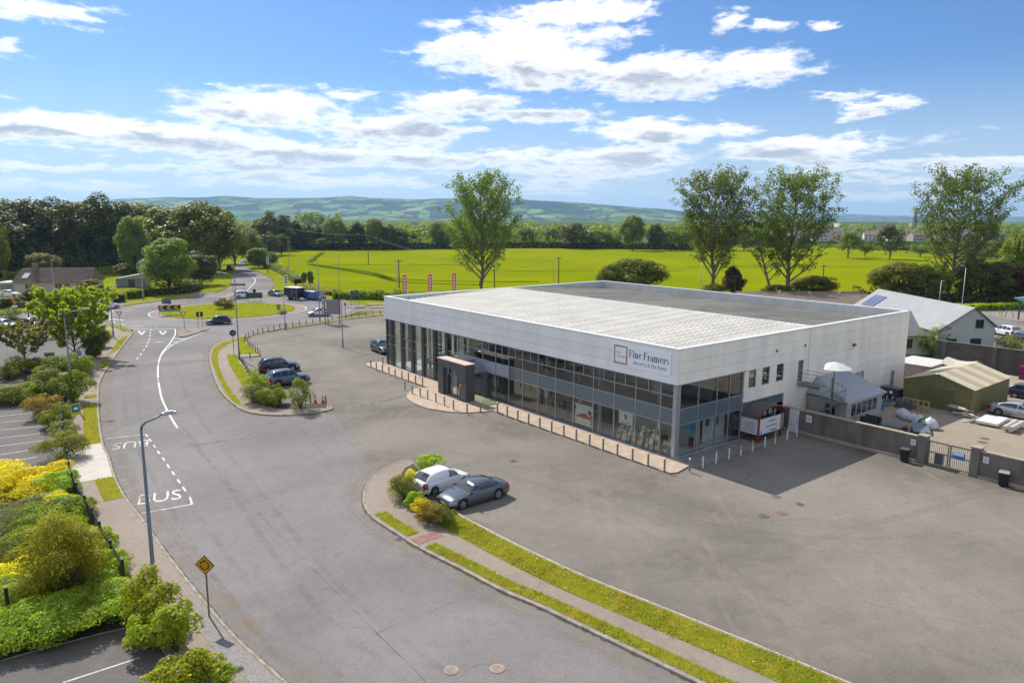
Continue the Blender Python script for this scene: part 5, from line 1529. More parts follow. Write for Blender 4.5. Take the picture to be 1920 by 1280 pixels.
def leaf_mesh(name, P, Nrm, size, rs, mat, asp=0.55, droop=0.0):
    """one folded rhombic leaf (or leaf spray) per point"""
    n = len(P)
    s = size * rs.uniform(.65, 1.3, n)[:, None]
    r = unit(n, rs)
    t = np.cross(Nrm, r); t /= (np.linalg.norm(t, axis=1, keepdims=True) + 1e-9)
    b = np.cross(Nrm, t)
    t[:, 2] -= droop
    V = np.stack([P - t * s * .5, P + b * s * asp * .5 + Nrm * s * .10, P + t * s * .5, P - b * s * asp * .5 + Nrm * s * .10], 1).reshape(-1, 3)
    Q = np.arange(4 * n).reshape(n, 4)
    return mesh_np(name, V, Q, mat)

def crown_points(rs, rx, ry, rz, nclump, nleaf, cr=(.2, .34), fill=.35, low=-.75):
    """leaf positions on the shells of many clumps spread through an uneven ellipsoid"""
    C = []
    while len(C) < nclump:
        d = unit(1, rs)[0]
        if d[2] < low: continue
        rad = rs.uniform(fill, 1.0) ** .5 * (1 + .12 * math.sin(5 * math.atan2(d[1], d[0]) + 3 * d[2]))
        C.append(d * rad * .80)
    C = np.array(C)
    cr_ = rs.uniform(cr[0], cr[1], nclump)
    per = rs.choice(nclump, nleaf, p=cr_ ** 2 / (cr_ ** 2).sum())
    d = unit(nleaf, rs)
    d[:, 2] = np.where((d[:, 2] < -.25) & (rs.rand(nleaf) < .7), -d[:, 2], d[:, 2])
    P = C[per] + d * (cr_[per] * rs.uniform(.55, 1.05, nleaf) ** .6)[:, None]
    N = d * .9 + unit(nleaf, rs) * .5 + np.array([0, 0, .25])
    N /= np.linalg.norm(N, axis=1, keepdims=True)
    return P * np.array([rx, ry, rz]), N, C * np.array([rx, ry, rz])

def broadleaf(seed, h, w, base=.22, nclump=60, nleaf=9000, leaf=.5, mat=L_MID, cr=(.2, .34), bark=M_BARK, fill=.35, low=-.75, trunk_r=None):
    """-> (trunk mesh, crown mesh) of a round-headed tree, base at the origin"""
    rs = np.random.RandomState(seed)
    zc = h * (base + (1 - base) / 2); rz = h * (1 - base) / 2
    P, N, C = crown_points(rs, w / 2, w / 2, rz, nclump, nleaf, cr, fill, low)
    off = np.array([0, 0, zc])
    crown = leaf_mesh('crown', P + off, N, leaf, rs, mat)
    mb = MB(); r0 = trunk_r or h * .022
    tp = [Vector((0, 0, -.1)), Vector((rs.uniform(-.1, .1) * w * .1, 0, h * base * .6)), Vector((rs.uniform(-.1, .1) * w * .2, rs.uniform(-.1, .1) * w * .2, zc - rz * .2)), Vector((0, 0, zc + rz * .5))]
    mb.tube(tp, [r0 * 1.25, r0, r0 * .7, r0 * .2], 7)
    for c in C[rs.permutation(len(C))[:max(6, nclump // 4)]]:
        e = Vector(c + off); s = tp[1].lerp(tp[2], rs.uniform(.1, .9))
        m = s.lerp(e, .5) + Vector((0, 0, -.04 * h))
        mb.tube([s, m, e], [r0 * .42, r0 * .28, r0 * .08], 5, cap=False)
    return mb.mesh('trunk', bark, True), crown

def branchy(seed, h, w, mat, trunk=1, nlimb=20, leaf=.42, nsub=8, per=13, base=.24, spread=.55, lean=0.0, bark=M_BARKP, top_w=1.0, wind=.25):
    """airy tree: ascending limbs, sub-branches, leaf sprays at the twig ends"""
    rs = np.random.RandomState(seed)
    mb = MB()
    tips = []
    r0 = h * .016
    def wob(a, b, n, amp):
        pts = [a.lerp(b, i / n) for i in range(n + 1)]
        for q in pts[1:]: q += Vector(rs.uniform(-amp, amp, 3))
        return pts
    tp = wob(Vector((0, 0, -.1)), Vector((lean * h, 0, h * .93)), 8, h * .012)
    mb.tube(tp, [r0 * (1.25 - 1.13 * i / 8) for i in range(9)], 7)
    for i in range(nlimb):
        f = base + (1 - base) * (i + rs.uniform(0, .8)) / nlimb * .93
        s = tp[min(7, int(f * 8))].lerp(tp[min(8, int(f * 8) + 1)], (f * 8) % 1)
        a = i * 2.39996 + rs.uniform(-.4, .4)
        q = (f - base) / (1 - base)
        ext = (w / 2) * (.55 + .75 * math.sin(math.pi * min(1, q * .80 + .18))) * rs.uniform(.75, 1.1) * (1.0 - max(0, q - .78) * 2.2) * top_w
        rise = h * (.10 + .16 * (1 - q)) * rs.uniform(.8, 1.3) + ext * .35
        e = s + Vector((math.cos(a) * ext + wind * ext * .3, math.sin(a) * ext, rise))
        if e.z > h: e.z = h - rs.uniform(0, .05) * h
        m = s.lerp(e, .45) + Vector((0, 0, -rise * .10))
        rl = r0 * (.50 - .3 * q)
        lp = [s, m.lerp(s, .4), m, m.lerp(e, .5), e]
        mb.tube(lp, [rl, rl * .8, rl * .6, rl * .4, rl * .12], 5, cap=False)
        for k in range(nsub):
            t = .28 + .72 * (k + rs.rand()) / nsub
            p = lp[min(3, int(t * 4))].lerp(lp[min(4, int(t * 4) + 1)], (t * 4) % 1)
            d = Vector((e - s).normalized() * .55 + Vector(rs.uniform(-1, 1, 3)) * .8 + Vector((wind * .3, 0, .35)))
            ln = h * .085 * rs.uniform(.6, 1.3)
            ee = p + d.normalized() * ln
            mb.tube([p, p.lerp(ee, .5) + Vector(rs.uniform(-.1, .1, 3)), ee], [rl * .28, rl * .18, rl * .05], 3, cap=False)
            tips += [ee, p.lerp(ee, .62)]
    T = np.array([tuple(t) for t in tips])
    n = len(T) * per
    d = unit(n, rs) * (rs.rand(n, 1) ** .5) * np.array([1, 1, .75]) * h * .040
    P = np.repeat(T, per, 0) + d
    N = unit(n, rs); N[:, 2] = np.abs(N[:, 2]) * .8 + .1; N /= np.linalg.norm(N, axis=1, keepdims=True)
    return mb.mesh('trunk', bark, True), leaf_mesh('crown', P, N, leaf, rs, mat, .6)

PROTO = {}
def proto(key, fn):
    if key not in PROTO: PROTO[key] = fn()
    return PROTO[key]
def plant(name, label, key, fn, loc, h=1.0, w=None, rz=None, group=None, cat='tree', parts=('trunk', 'crown'), crown_mat=None):
    """a copy of a prototype (unit built at its own size), scaled to height/width ratios h, w"""
    tm, cm = proto(key, fn)
    t = thing(name, label, cat, loc, RNG.uniform(0, 6.28) if rz is None else rz, group)
    w = h if w is None else w
    t.scale = (w, w, h)
    link(parts[0], tm, t)
    c = link(parts[1], cm, t)
    if crown_mat:
        c.material_slots[0].link = 'OBJECT'; c.material_slots[0].material = crown_mat
    return t
BIG = {k: (lambda k=k, m=m, s=s: broadleaf(s, 20, 17, .02, 95, 17000, .66, m, (.17, .27), low=-.95)) for k, m, s in (('oakA', L_DARK, 1), ('oakB', L_DARK, 2), ('ashA', L_MID, 3), ('ashB', L_MID, 4), ('limeA', L_LIGHT, 5), ('oliveA', L_OLIVE, 6))}
SMALLT = {k: (lambda k=k, m=m, s=s: broadleaf(s, 10, 9, .08, 30, 2600, .62, m, (.25, .40))) for k, m, s in (('farA', L_DARK, 21), ('farB', L_MID, 22), ('farC', L_HEDGE, 23))}

def gtree(name, label, key, px, base_y, top_y, hw_px, group=None, cat='tree', mats=None, dz=0.0):
    """tree whose foot is at the survey point, sized from its surveyed height and half width"""
    p = G(px, base_y)
    dist = p.y
    h = CAM_H - (top_y - 409 - (px - 960) * .00375) / FPX * math.hypot(dist, CAM_H) * 1.0
    w = 2 * hw_px / FPX * dist
    lib, nh, nw = (BIG, 20, 17) if key in BIG else (SMALLT, 10, 9)
    return plant(name, label, key, lib[key], (p.x, p.y, dz), h / nh, w / nw, group=group, cat=cat)

# --- the tall airy poplars behind the showroom
pop = [('poplar_tree', 'tall airy poplar standing alone behind the showroom roof', 903, 560, 337, 76, 31, 0.0), ('poplar_tree', 'tall poplar beside the purple shrub, leftmost of the three on the right', 1333, 560, 330, 72, 32, 0.0),
       ('poplar_tree', 'broad tall poplar with a leaning companion at its foot', 1476, 561, 330, 84, 33, 0.015), ('poplar_tree', 'wind blown poplar above the grey roofed house on the far right', 1778, 566, 330, 88, 34, 0.03)]
for nm, lab, px, by, ty, hw, seed, lean in pop:
    p = G(px, by)
    h = CAM_H + (409 - ty + (px - 960) * .00375) / FPX * p.y
    w = 2 * hw / FPX * p.y
    tm, cm = branchy(seed, h, w * .73, L_POP, nlimb=38, leaf=.46, nsub=12, per=18, base=.15, lean=lean, wind=.3 if px > 1700 else .08)
    t = thing(nm, lab, 'tree', p, 0, 'tall poplars in the far hedge line')
    link('trunk', tm, t); link('crown', cm, t)
p = G(1440, 561)
tm, cm = branchy(41, 17.5, 8.5, L_POP, nlimb=16, leaf=.45, nsub=7, per=12, lean=-.30)
t = thing('leaning_tree', 'slender tree leaning left at the foot of the broad poplar', 'tree', G(1450, 561), 0); link('trunk', tm, t); link('crown', cm, t)
# lower mass round the poplar feet
for px, by, ty, hw, key, lab in ((1186, 556, 476, 62, 'ashA', 'large round glossy green tree just behind the parapet'), (1145, 558, 490, 30, 'oliveA', 'reddish green bush beside the large round tree'), (1374, 559, 495, 25, 'oakB', 'dark purple leaved shrub between the poplars'),
                                 (1525, 560, 511, 48, 'oliveA', 'pale olive rounded bush right of the broad poplar'), (1460, 562, 530, 38, 'limeA', 'low leafy growth under the broad poplar'), (1335, 562, 528, 26, 'ashB', 'low growth round the foot of the leftmost right-hand poplar'),
                                 (1682, 562, 484, 62, 'oliveA', 'wide olive green tree behind the house roof'), (1740, 564, 486, 45, 'ashA', 'deep green tree beside the wide olive one'), (1835, 566, 480, 62, 'oakA', 'dense dark tree behind the tall car park lamp'), (1903, 568, 495, 42, 'oakB', 'dark reddish tree at the right edge of the photo'),
                                 (1900, 560, 425, 40, 'ashB', 'taller green tree rising at the far right edge')):
    t = gtree('hedgerow_tree', lab, key, px, by, ty, hw, 'trees in the hedge behind the showroom')
    if 'purple' in lab or 'reddish tree' in lab:
        c = [q for q in t.children if q.name.startswith('crown')][0]
        c.material_slots[0].link = 'OBJECT'; c.material_slots[0].material = L_BRON

# --- wood on the left
WOODS = [(-30, 520, 385, 70, 'oakA'), (45, 512, 371, 62, 'oakB'), (105, 505, 374, 50, 'oakA'), (150, 506, 376, 40, 'oakB'), (185, 508, 366, 48, 'oakA'), (232, 506, 376, 42, 'oakB'), (285, 503, 380, 40, 'ashB'), (325, 508, 376, 50, 'ashA'), (378, 512, 374, 56, 'ashB'), (412, 505, 400, 30, 'ashA'),
         (75, 500, 380, 50, 'oakB'), (255, 498, 384, 50, 'oakA'), (5, 505, 376, 50, 'oakA'), (-90, 520, 378, 70, 'oakB')]
WL = ['tall dark tree at the left edge of the wood', 'highest dark oak of the wood above the bungalow', 'dark tree in the wood right of the highest oak', 'narrow dark tree in the middle of the wood', 'domed dark tree standing highest in the middle of the wood', 'dark tree just right of the domed one', 'mid green tree behind the pale one in the wood', 'green tree behind the willowy tree',
      'great olive green tree ending the wood by the road', 'green tree overhanging the shaded road bend', 'dark tree deep in the wood behind the bungalow chimney', 'dark tree deep in the wood behind the pale tree', 'dark tree deep in the wood at its left end', 'dark tree beyond the left edge of the wood']
for (px, by, ty, hw, key), lab in zip(WOODS, WL):
    gtree('woodland_tree', lab, key, px, by, ty, hw * 1.4, 'tall trees of the wood on the left')
gtree('broadleaf_tree', 'pale green tree in front of the dark wood', 'limeA', 256, 515, 402, 34)
gtree('broadleaf_tree', 'silvery light green willowy tree beside the roundabout road', 'limeA', 318, 549, 442, 58)
gtree('broadleaf_tree', 'bright green tree at the left photo edge above the garden', 'ashB', -5, 530, 402, 30)
gtree('broadleaf_tree', 'dark green undergrowth tree in the shade by the road', 'oakA', 375, 535, 470, 40)
gtree('broadleaf_tree', 'golden green rounded tree behind the bungalow', 'oliveA', 86, 524, 470, 34)
gtree('broadleaf_tree', 'yellow green rounded tree in front of the bungalow gable', 'oliveA', 172, 561, 519, 23)
gtree('garden_shrub', 'dark shrub dotted with white blossom beside the bungalow door', 'oakB', 70, 574, 535, 22, cat='shrub')
gtree('garden_shrub', 'dark round bush by the road at the left edge', 'oakA', 14, 578, 552, 26, cat='shrub')
gtree('garden_shrub', 'reddish garden bush beside the caravan', 'oliveA', 45, 568, 548, 16, cat='shrub')
gtree('garden_shrub', 'dull green bush above the small shed', 'oliveA', 232, 520, 490, 18, cat='shrub')
# --- along the far road and the field's left side
RT = [(440, 495, 425, 26, 'ashA', 'green tree on the bend of the far road'), (470, 490, 428, 24, 'ashB', 'green tree where the far road disappears'), (485, 503, 462, 20, 'limeA', 'pale elder bush beside the far road'), (505, 502, 470, 16, 'limeA', 'second pale bush beside the far road'), (505, 480, 435, 18, 'oakA', 'dark round tree behind the pale bushes'),
      (528, 478, 438, 16, 'oakB', 'dark tree left of the utility pole'), (515, 470, 397, 30, 'oakA', 'dark domed tree rising above the field corner'), (490, 470, 410, 22, 'ashB', 'green tree left of the dark dome'), (550, 468, 412, 22, 'oakB', 'dark tree right of the dome'), (585, 468, 418, 22, 'oakA', 'dark tree behind the low trees of the field corner'),
      (628, 468, 402, 22, 'ashA', 'tall green conical tree on the field edge'), (600, 469, 445, 18, 'limeA', 'low bright tree on the field edge'), (668, 468, 414, 18, 'oakB', 'round dark tree near the pole in the field'), (703, 468, 404, 18, 'ashA', 'tall green tree right of the pole in the field'), (730, 468, 420, 14, 'oakA', 'dark tree next to the tall green one'),
      (752, 468, 428, 14, 'oakB', 'small dark tree on the far edge of the field'), (775, 466, 436, 14, 'oakA', 'low dark tree left of the brown field patch'), (822, 466, 413, 16, 'ashB', 'upright green tree left of the lone poplar'), (842, 467, 436, 10, 'oakB', 'small tree behind the lone poplar')]
for px, by, ty, hw, key, lab in RT:
    gtree('hedgerow_tree', lab, key, px, by, ty, hw * 1.25, 'trees along the far side of the field')
for px, by, ty, hw, key, lab in ((578, 520, 508, 9, 'ashB', 'small round bush on the field side of the far road'), (523, 505, 494, 8, 'oakA', 'small dark bush left of the field corner'), (570, 537, 505, 6, 'ashA', 'young sapling beside the field verge'), (583, 537, 504, 7, 'ashB', 'second young sapling beside the field verge')):
    gtree('young_tree', lab, key, px, by, ty, hw)
FT = [(985, 464, 428, 22, 'farA'), (1075, 466, 420, 36, 'farA'), (1030, 462, 424, 26, 'farB'), (1120, 466, 428, 24, 'farB'), (1185, 470, 398, 27, 'ashA'), (1228, 470, 418, 18, 'oakB'), (1150, 466, 432, 18, 'farC'), (1255, 470, 428, 22, 'farB'), (1280, 470, 424, 20, 'farC'), (960, 464, 434, 16, 'farC'), (1590, 484, 430, 26, 'farB'), (1622, 482, 450, 14, 'farC'), (1668, 486, 424, 30, 'farA'),
      (1395, 470, 430, 24, 'farA'), (1360, 470, 436, 24, 'farB'), (1420, 470, 438, 20, 'farC'), (1270, 468, 436, 14, 'farA'), (1725, 482, 455, 18, 'farC'), (1870, 490, 448, 26, 'farB'), (1905, 492, 452, 22, 'farC'), (1840, 486, 456, 20, 'farA'), (1700, 474, 458, 16, 'farB')]
FTL = {1075: 'round dark tree in front of the far house', 1185: 'tall domed tree rising over the far hedge', 1228: 'dark tree beside the tall domed one', 1590: 'round green tree in front of the housing estate', 1668: 'broad dark tree in front of the housing estate', 1622: 'small tree between the two in front of the estate'}
for px, by, ty, hw, key in FT:
    gtree('far_tree', FTL.get(px) or (ORD[sorted(q[0] for q in FT if q[0] not in FTL).index(px)] + ' small rounded tree from the left along the far edge of the field'), key, px, by, ty, hw, 'trees at the far edge of the field')

# --- far woodland: one mass beyond the field
rs = np.random.RandomState(77)
Ps, Ns = [], []
def far_mass(x0, x1, y0, y1, n, hmin, hmax, wmul=1.0, per=150):
    for i in range(n):
        y = rs.uniform(y0, y1); pxx = rs.uniform(x0, x1)
        x = (pxx - 960) / FPX * y
        h = rs.uniform(hmin, hmax); w = h * rs.uniform(.45, .7) * wmul
        d = unit(per, rs); d[:, 2] = np.where(d[:, 2] < -.1, -d[:, 2], d[:, 2])
        rad = rs.uniform(.75, 1.05, per)[:, None] * (1 + .18 * np.sin(d[:, :1] * 7 + i) * np.cos(d[:, 1:2] * 6))
        Ps.append(np.array([x, y, h * .42]) + d * rad * np.array([w, w, h * .58])); q = d + unit(per, rs) * .5
        Ns.append(q / np.linalg.norm(q, axis=1, keepdims=True))
far_mass(860, 1460, 455, 700, 150, 8, 12)
far_mass(-300, 900, 470, 800, 120, 8, 12)
far_mass(800, 2100, 700, 1300, 190, 8, 13, 1.4, 110)
far_mass(-300, 1000, 800, 1500, 160, 8, 15, 1.4, 110)
far_mass(-300, 2200, 1400, 3800, 260, 9, 16, 2.6, 90)
far_mass(560, 640, 900, 980, 30, 20, 26, .35, 90)
P_, N_ = np.concatenate(Ps), np.concatenate(Ns)
me = leaf_mesh('far_woodland', P_, N_, 2.2, rs, L_HEDGE, .8)
tag(link('far_woodland', me), 'far off green woodland spreading over the plain to the hills', 'woodland', None, 'stuff')

# --- hedges: boxes of leaves
def leaf_box(name, label, pts, wdt, h, mat, n, leaf, cat='hedge', z0=0.0, wob=.12, group=None):
    """clipped or ragged hedge along a line: stems inside, leaves over its skin"""
    rs = np.random.RandomState(abs(hash(label)) % 9999 if False else len(label) * 37 + n % 101)
    L = spline(pts, 6) if len(pts) > 2 else [Vector(pts[0][:2]), Vector(pts[1][:2])]
    cum = [0.0]
    for a, b in zip(L, L[1:]): cum.append(cum[-1] + (b - a).length)
    S = rs.uniform(0, cum[-1], n)
    P = np.zeros((n, 3)); N = np.zeros((n, 3))
    for i in range(n):
        k = max(0, min(len(L) - 2, int(np.searchsorted(cum, S[i]) - 1)))
        f = (S[i] - cum[k]) / max(1e-6, cum[k + 1] - cum[k])
        c = L[k].lerp(L[k + 1], f); t = (L[k + 1] - L[k]).normalized(); nn = Vector((-t.y, t.x))
        hh = h * (1 + wob * math.sin(S[i] * 1.3 + 1) * .6 + wob * math.sin(S[i] * 3.1) * .5)
        a = rs.rand()
        if a < .45: o, z, q = rs.uniform(-1, 1) * wdt / 2, hh, (0, 0, 1)
        else:
            sg = 1 if rs.rand() < .5 else -1
            o, z, q = sg * wdt / 2, rs.uniform(.05, 1) * hh, (nn.x * sg, nn.y * sg, .2)
        r = rs.uniform(-.12, .06)
        P[i] = (c.x + nn.x * (o + r * wdt * (1 if o > 0 else -1)), c.y + nn.y * (o + r * wdt * (1 if o > 0 else -1)), z0 + z + r * h * .6); N[i] = q
    N = N + unit(n, rs) * .7; N /= np.linalg.norm(N, axis=1, keepdims=True)
    t = thing(name, label, cat, (0, 0, 0), 0, group)
    link('foliage', leaf_mesh('foliage', P, N, leaf, rs, mat), t)
    mb = MB()
    for i in range(0, int(cum[-1] / .6) + 1):
        k = max(0, min(len(L) - 2, int(np.searchsorted(cum, i * .6) - 1)))
        c = L[k].lerp(L[k + 1], min(1, max(0, (i * .6 - cum[k]) / max(1e-6, cum[k + 1] - cum[k]))))
        for q in range(3):
            mb.tube([(c.x, c.y, z0), (c.x + rs.uniform(-.4, .4) * wdt, c.y + rs.uniform(-.4, .4) * wdt, z0 + h * .85)], [.03, .012], 4, cap=False)
    link('stems', mb.mesh('stems', M_BARK), t)
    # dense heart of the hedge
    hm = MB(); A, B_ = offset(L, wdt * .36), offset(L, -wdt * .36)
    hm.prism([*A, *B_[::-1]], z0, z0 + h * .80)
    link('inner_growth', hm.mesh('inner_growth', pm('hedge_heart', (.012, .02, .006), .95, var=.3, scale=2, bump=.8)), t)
    return t
leaf_box('clipped_hedge', 'clipped bright topped hedge at the corner by the white van', GL([(182, 569), (205, 566.5), (226, 568)]), 3.0, 1.9, L_LIME, 2600, .3)
leaf_box('clipped_hedge', 'long dark clipped hedge beside the pavement', GL([(206, 562), (235, 562), (268, 559)]), 1.4, 1.9, L_HEDGE, 2200, .3)
leaf_box('garden_hedge', 'bright green hedge beside the bungalow garden', GL([(6, 527), (30, 526), (58, 524)]), 2.5, 2.4, L_LIME, 1800, .45)
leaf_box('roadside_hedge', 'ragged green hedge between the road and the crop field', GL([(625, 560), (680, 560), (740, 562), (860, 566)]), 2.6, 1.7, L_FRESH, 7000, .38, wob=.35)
leaf_box('field_verge', 'tall pale grass bank along the edge of the crop field', GL([(575, 540), (620, 552), (680, 553), (760, 556), (900, 560)]), 3.5, .9, L_GRASS, 6000, .4, cat='grass bank', wob=.4)
leaf_box('roadside_hedge', 'scrubby hedge climbing beside the far road', GL([(560, 532), (530, 512), (500, 501), (480, 497)]), 3.0, 1.6, L_HEDGE, 3600, .45, wob=.5)
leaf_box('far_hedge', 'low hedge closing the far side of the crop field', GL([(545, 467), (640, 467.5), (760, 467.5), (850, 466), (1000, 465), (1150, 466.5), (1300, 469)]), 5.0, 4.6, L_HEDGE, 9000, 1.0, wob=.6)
leaf_box('car_park_hedge', 'bright low hedge beyond the side car park', GL([(1795, 582), (1850, 581), (1925, 579)]), 2.0, 1.2, L_LIME, 2600, .35)
leaf_box('shaded_hedge', 'dark hedge bank behind the road on the right', GL([(1600, 566), (1750, 567), (1930, 570)]), 4, 2.4, L_DARK, 3500, .5, wob=.4)
leaf_box('garden_bank', 'overgrown grassy bank behind the bungalow', GL([(0, 516), (80, 512), (160, 510), (250, 512)]), 10, 1.5, L_LIME, 5000, .7, cat='bank', wob=.5)
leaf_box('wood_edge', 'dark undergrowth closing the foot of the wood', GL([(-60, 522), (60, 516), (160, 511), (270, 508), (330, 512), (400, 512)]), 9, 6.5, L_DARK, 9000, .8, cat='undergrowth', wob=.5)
leaf_box('shaded_bank', 'dark undergrowth along the shaded pavement', GL([(262, 556), (300, 553), (345, 549), (372, 542)]), 3, 1.8, L_DARK, 2600, .45, wob=.5)

# --- shrubs near the camera
def shrub_mesh(seed, w, h, mat, n, leaf, nclump=26, bark=M_BARK):
    rs = np.random.RandomState(seed)
    P, N, C = crown_points(rs, w / 2, w / 2, h * .55, nclump, n, (.26, .42), .25, -.95)
    P[:, 2] += h * .48; P[:, 2] = np.maximum(P[:, 2], .04)
    mb = MB()
    for c in C[:14]:
        mb.tube([(c[0] * .08, c[1] * .08, -.02), (c[0] * .4, c[1] * .4, h * .3), (c[0], c[1], c[2] + h * .46)], [.035, .022, .008], 4, cap=False)
    return mb.mesh('stems', bark, True), leaf_mesh('foliage', P, N, leaf, rs, mat)
def shrub(label, px, py, w, h, mat, n=2200, leaf=.17, name='shrub', group=None, z=.1, seed=None, sy=1.0, rz=None):
    n, leaf = int(n * 2.4), leaf * .62
    p = G(px, py)
    tm, cm = shrub_mesh(seed or (int(px) * 7 + int(py)), w, h, mat, n, leaf)
    t = thing(name, label, 'shrub', (p.x, p.y, z), 0 if rz is None else rz, group)
    t.scale = (1, sy, 1)
    link('stems', tm, t); link('foliage', cm, t)
    return t
# island end with the two parked cars
shrub('spreading green shrub behind the white van at the island tip', 810, 886, 2.6, 1.3, L_FRESH, 1500, .2)
shrub('yellow shrub against the rear of the white van', 776, 918, 1.5, 1.3, L_YEL, 1200, .14)
shrub('dark green broom-like shrub left of the white van', 757, 938, 2.1, 1.5, L_OLIVE, 2600, .13)
shrub('green shrub in front of the dark broom-like one', 776, 952, 1.5, 1.0, L_FRESH, 1500, .15)
shrub('small yellow shrub before the grey saloon', 790, 966, 1.4, .95, L_YEL, 1000, .13)
shrub('rusty brown green shrub before the grey saloon', 803, 982, 1.6, 1.15, L_RUST, 2000, .12)
shrub('rounded olive shrub at the start of the wide verge', 832, 986, 1.7, 1.15, L_OLIVE, 2200, .12)
# far island shrubs
shrub('tall pointed green shrub beside the grey off-roader', 483, 748, 2.6, 3.0, L_FRESH, 2200, .2)
shrub('dull grey green shrub low at the island corner', 476, 757, 2.8, 1.9, L_GREY, 2000, .16)
shrub('dense green shrub in the middle of the island bed', 507, 762, 2.9, 1.9, L_HEDGE, 2600, .16)
shrub('yellow green round shrub right of the dense one', 525, 760, 1.7, 1.6, L_LIME, 1200, .17)
shrub('light airy shrub standing alone by the traffic cones', 563, 768, 2.6, 2.9, L_LIGHT, 1100, .24)
# planted slope by the bus stop
SL = [('yellow flowering bush glowing at the end of the bay markings', 40, 930, 5.4, 1.6, L_YEL, 4600, .2), ('yellow flowering bush nearest the fence', 92, 915, 3.8, 1.6, L_YEL, 3400, .2), ('second yellow bush behind the first', -15, 912, 4.4, 1.5, L_YEL, 2400, .2), ('yellow spray low beside the heather-like shrub', 95, 960, 2.2, 1.3, L_YEL, 1500, .2),
      ('glossy green laurel against the fence beside the yellow bush', 108, 930, 3.2, 1.5, L_FRESH, 3400, .22), ('dark glossy laurel in the heart of the slope', 112, 992, 4.4, 1.6, L_HEDGE, 4400, .22), ('grey green heather-like shrub at the left edge', 20, 995, 5.6, 1.1, L_GREY, 5200, .13), ('olive brown low shrub below the heather-like one', 20, 1060, 5.0, 1.0, L_OLIVE, 4400, .13),
      ('bright laurel along the fence halfway down', 128, 975, 3.4, 1.4, L_FRESH, 4000, .22), ('bushy laurel below the middle fence posts', 158, 1035, 3.4, 1.4, L_FRESH, 4000, .22), ('laurel by the last fence posts', 192, 1095, 3.2, 1.4, L_FRESH, 3800, .22), ('laurel filling the slope under the golden shrub', 150, 1080, 4.4, 1.4, L_FRESH, 4200, .22),
      ('large glossy laurel left of the golden shrub', 55, 1130, 4.2, 1.6, L_FRESH, 4600, .22), ('glossy laurel at the bottom of the slope', 165, 1165, 4.2, 1.4, L_FRESH, 4600, .22), ('laurel overhanging the lower parking bay', 25, 1200, 4.0, 1.4, L_FRESH, 4200, .22), ('yellow shrub low at the left edge', 18, 1110, 3.0, 1.6, L_YEL, 2200, .18), ('laurel at the lower kerb between the others', 100, 1188, 4.0, 1.4, L_FRESH, 4200, .22),
      ('leafy laurel at the lower corner of the slope', 232, 1150, 3.0, 1.4, L_FRESH, 3200, .22), ('grey leaved shrub under the yellow bush', 70, 968, 3.4, 1.2, L_GREY, 3000, .14), ('green laurel between the heather and the golden shrub', 75, 1040, 4.0, 1.4, L_HEDGE, 4000, .22)]
for lab, px, py, w, h, m, n, lf in SL: shrub(lab, px, py, w, h, m, n, lf, group='shrubs of the planted slope', z=.05)
shrub('tall golden green shrub towering over the planted slope', 124, 1130, 4.2, 4.2, leaf_mat('leaf_golden', (0.230, 0.247, 0.023), (0.437, 0.380, 0.034), 0.50), 6500, .17)
shrub('yellow tipped top of the golden shrub', 128, 1118, 2.6, 4.5, L_LIME, 2000, .2)
shrub('low olive bush between the bays and the bus stop fence', 112, 862, 4.2, 1.9, L_OLIVE, 4200, .15)
for lab, px, py, w, h, m, n, lf in (('bright lime young shrub at the foot of the street lamp', 290, 1180, 2.6, 2.6, L_LIME, 2400, .24), ('lime shrub beside the pavement below the lamp', 330, 1225, 2.0, 2.5, L_LIME, 1900, .24), ('low lime shrub at the bottom edge by the pavement', 345, 1285, 2.8, 1.4, L_LIME, 2000, .24), ('thin lime seedling at the edge of the pavement', 420, 1290, .9, 1.1, L_LIME, 300, .2), ('lime shrub behind the lamp shrub', 275, 1215, 2.0, 1.6, L_LIME, 1400, .24)):
    shrub(lab, px, py, w, h, m, n, lf, group='lime shrubs beside the pavement', z=.02)
for lab, px, py, w, h, m, n, lf in (('dense green shrub against the dark pillar of the car park entrance', 140, 755, 4.0, 3.0, L_HEDGE, 3000, .28), ('wide green shrub left of the dark pillar', 95, 745, 4.6, 2.8, L_MID, 3200, .28), ('low shrub with reddish leaves above the parking bays', 88, 782, 3.6, 2.0, L_RUST, 2000, .22), ('green shrub under the reddish one', 112, 800, 3.2, 2.0, L_HEDGE, 2200, .22), ('small green shrub by the bus stop sign', 120, 825, 2.6, 1.6, L_GREY, 1500, .18), ('pale grassy shrub at the head of the bays', 45, 752, 5.2, 2.0, L_OLIVE, 2800, .25), ('bright green shrub in the kerbed bed', 68, 752, 2.4, 1.9, L_FRESH, 1400, .22), ('dull shrub at the left end of the kerbed bed', 5, 755, 4.4, 1.6, L_OLIVE, 2000, .22),
                                    ('shrub mass under the street tree beside the gate pier', 145, 705, 4.6, 2.6, L_HEDGE, 3000, .28), ('green shrub between the gate piers', 108, 712, 5.0, 2.6, L_MID, 3000, .28), ('ivy covered shrub beside the corner pavement', 178, 672, 3.2, 3.0, L_DARK, 2400, .3), ('ivy covered shrub nearest the corner lawn', 188, 652, 2.8, 3.0, L_DARK, 2000, .3), ('low shrub round the foot of the small tree', 40, 700, 4.2, 1.9, L_HEDGE, 2000, .24), ('small round kerbed shrub left of the small tree', 15, 712, 3.0, 1.5, L_OLIVE, 1500, .22), ('olive ground cover right of the small tree', 70, 696, 3.5, 1.6, L_OLIVE, 1700, .22)):
    shrub(lab, px, py, w, h, m, n, lf, group='shrubs round the car park entrance', z=.02)
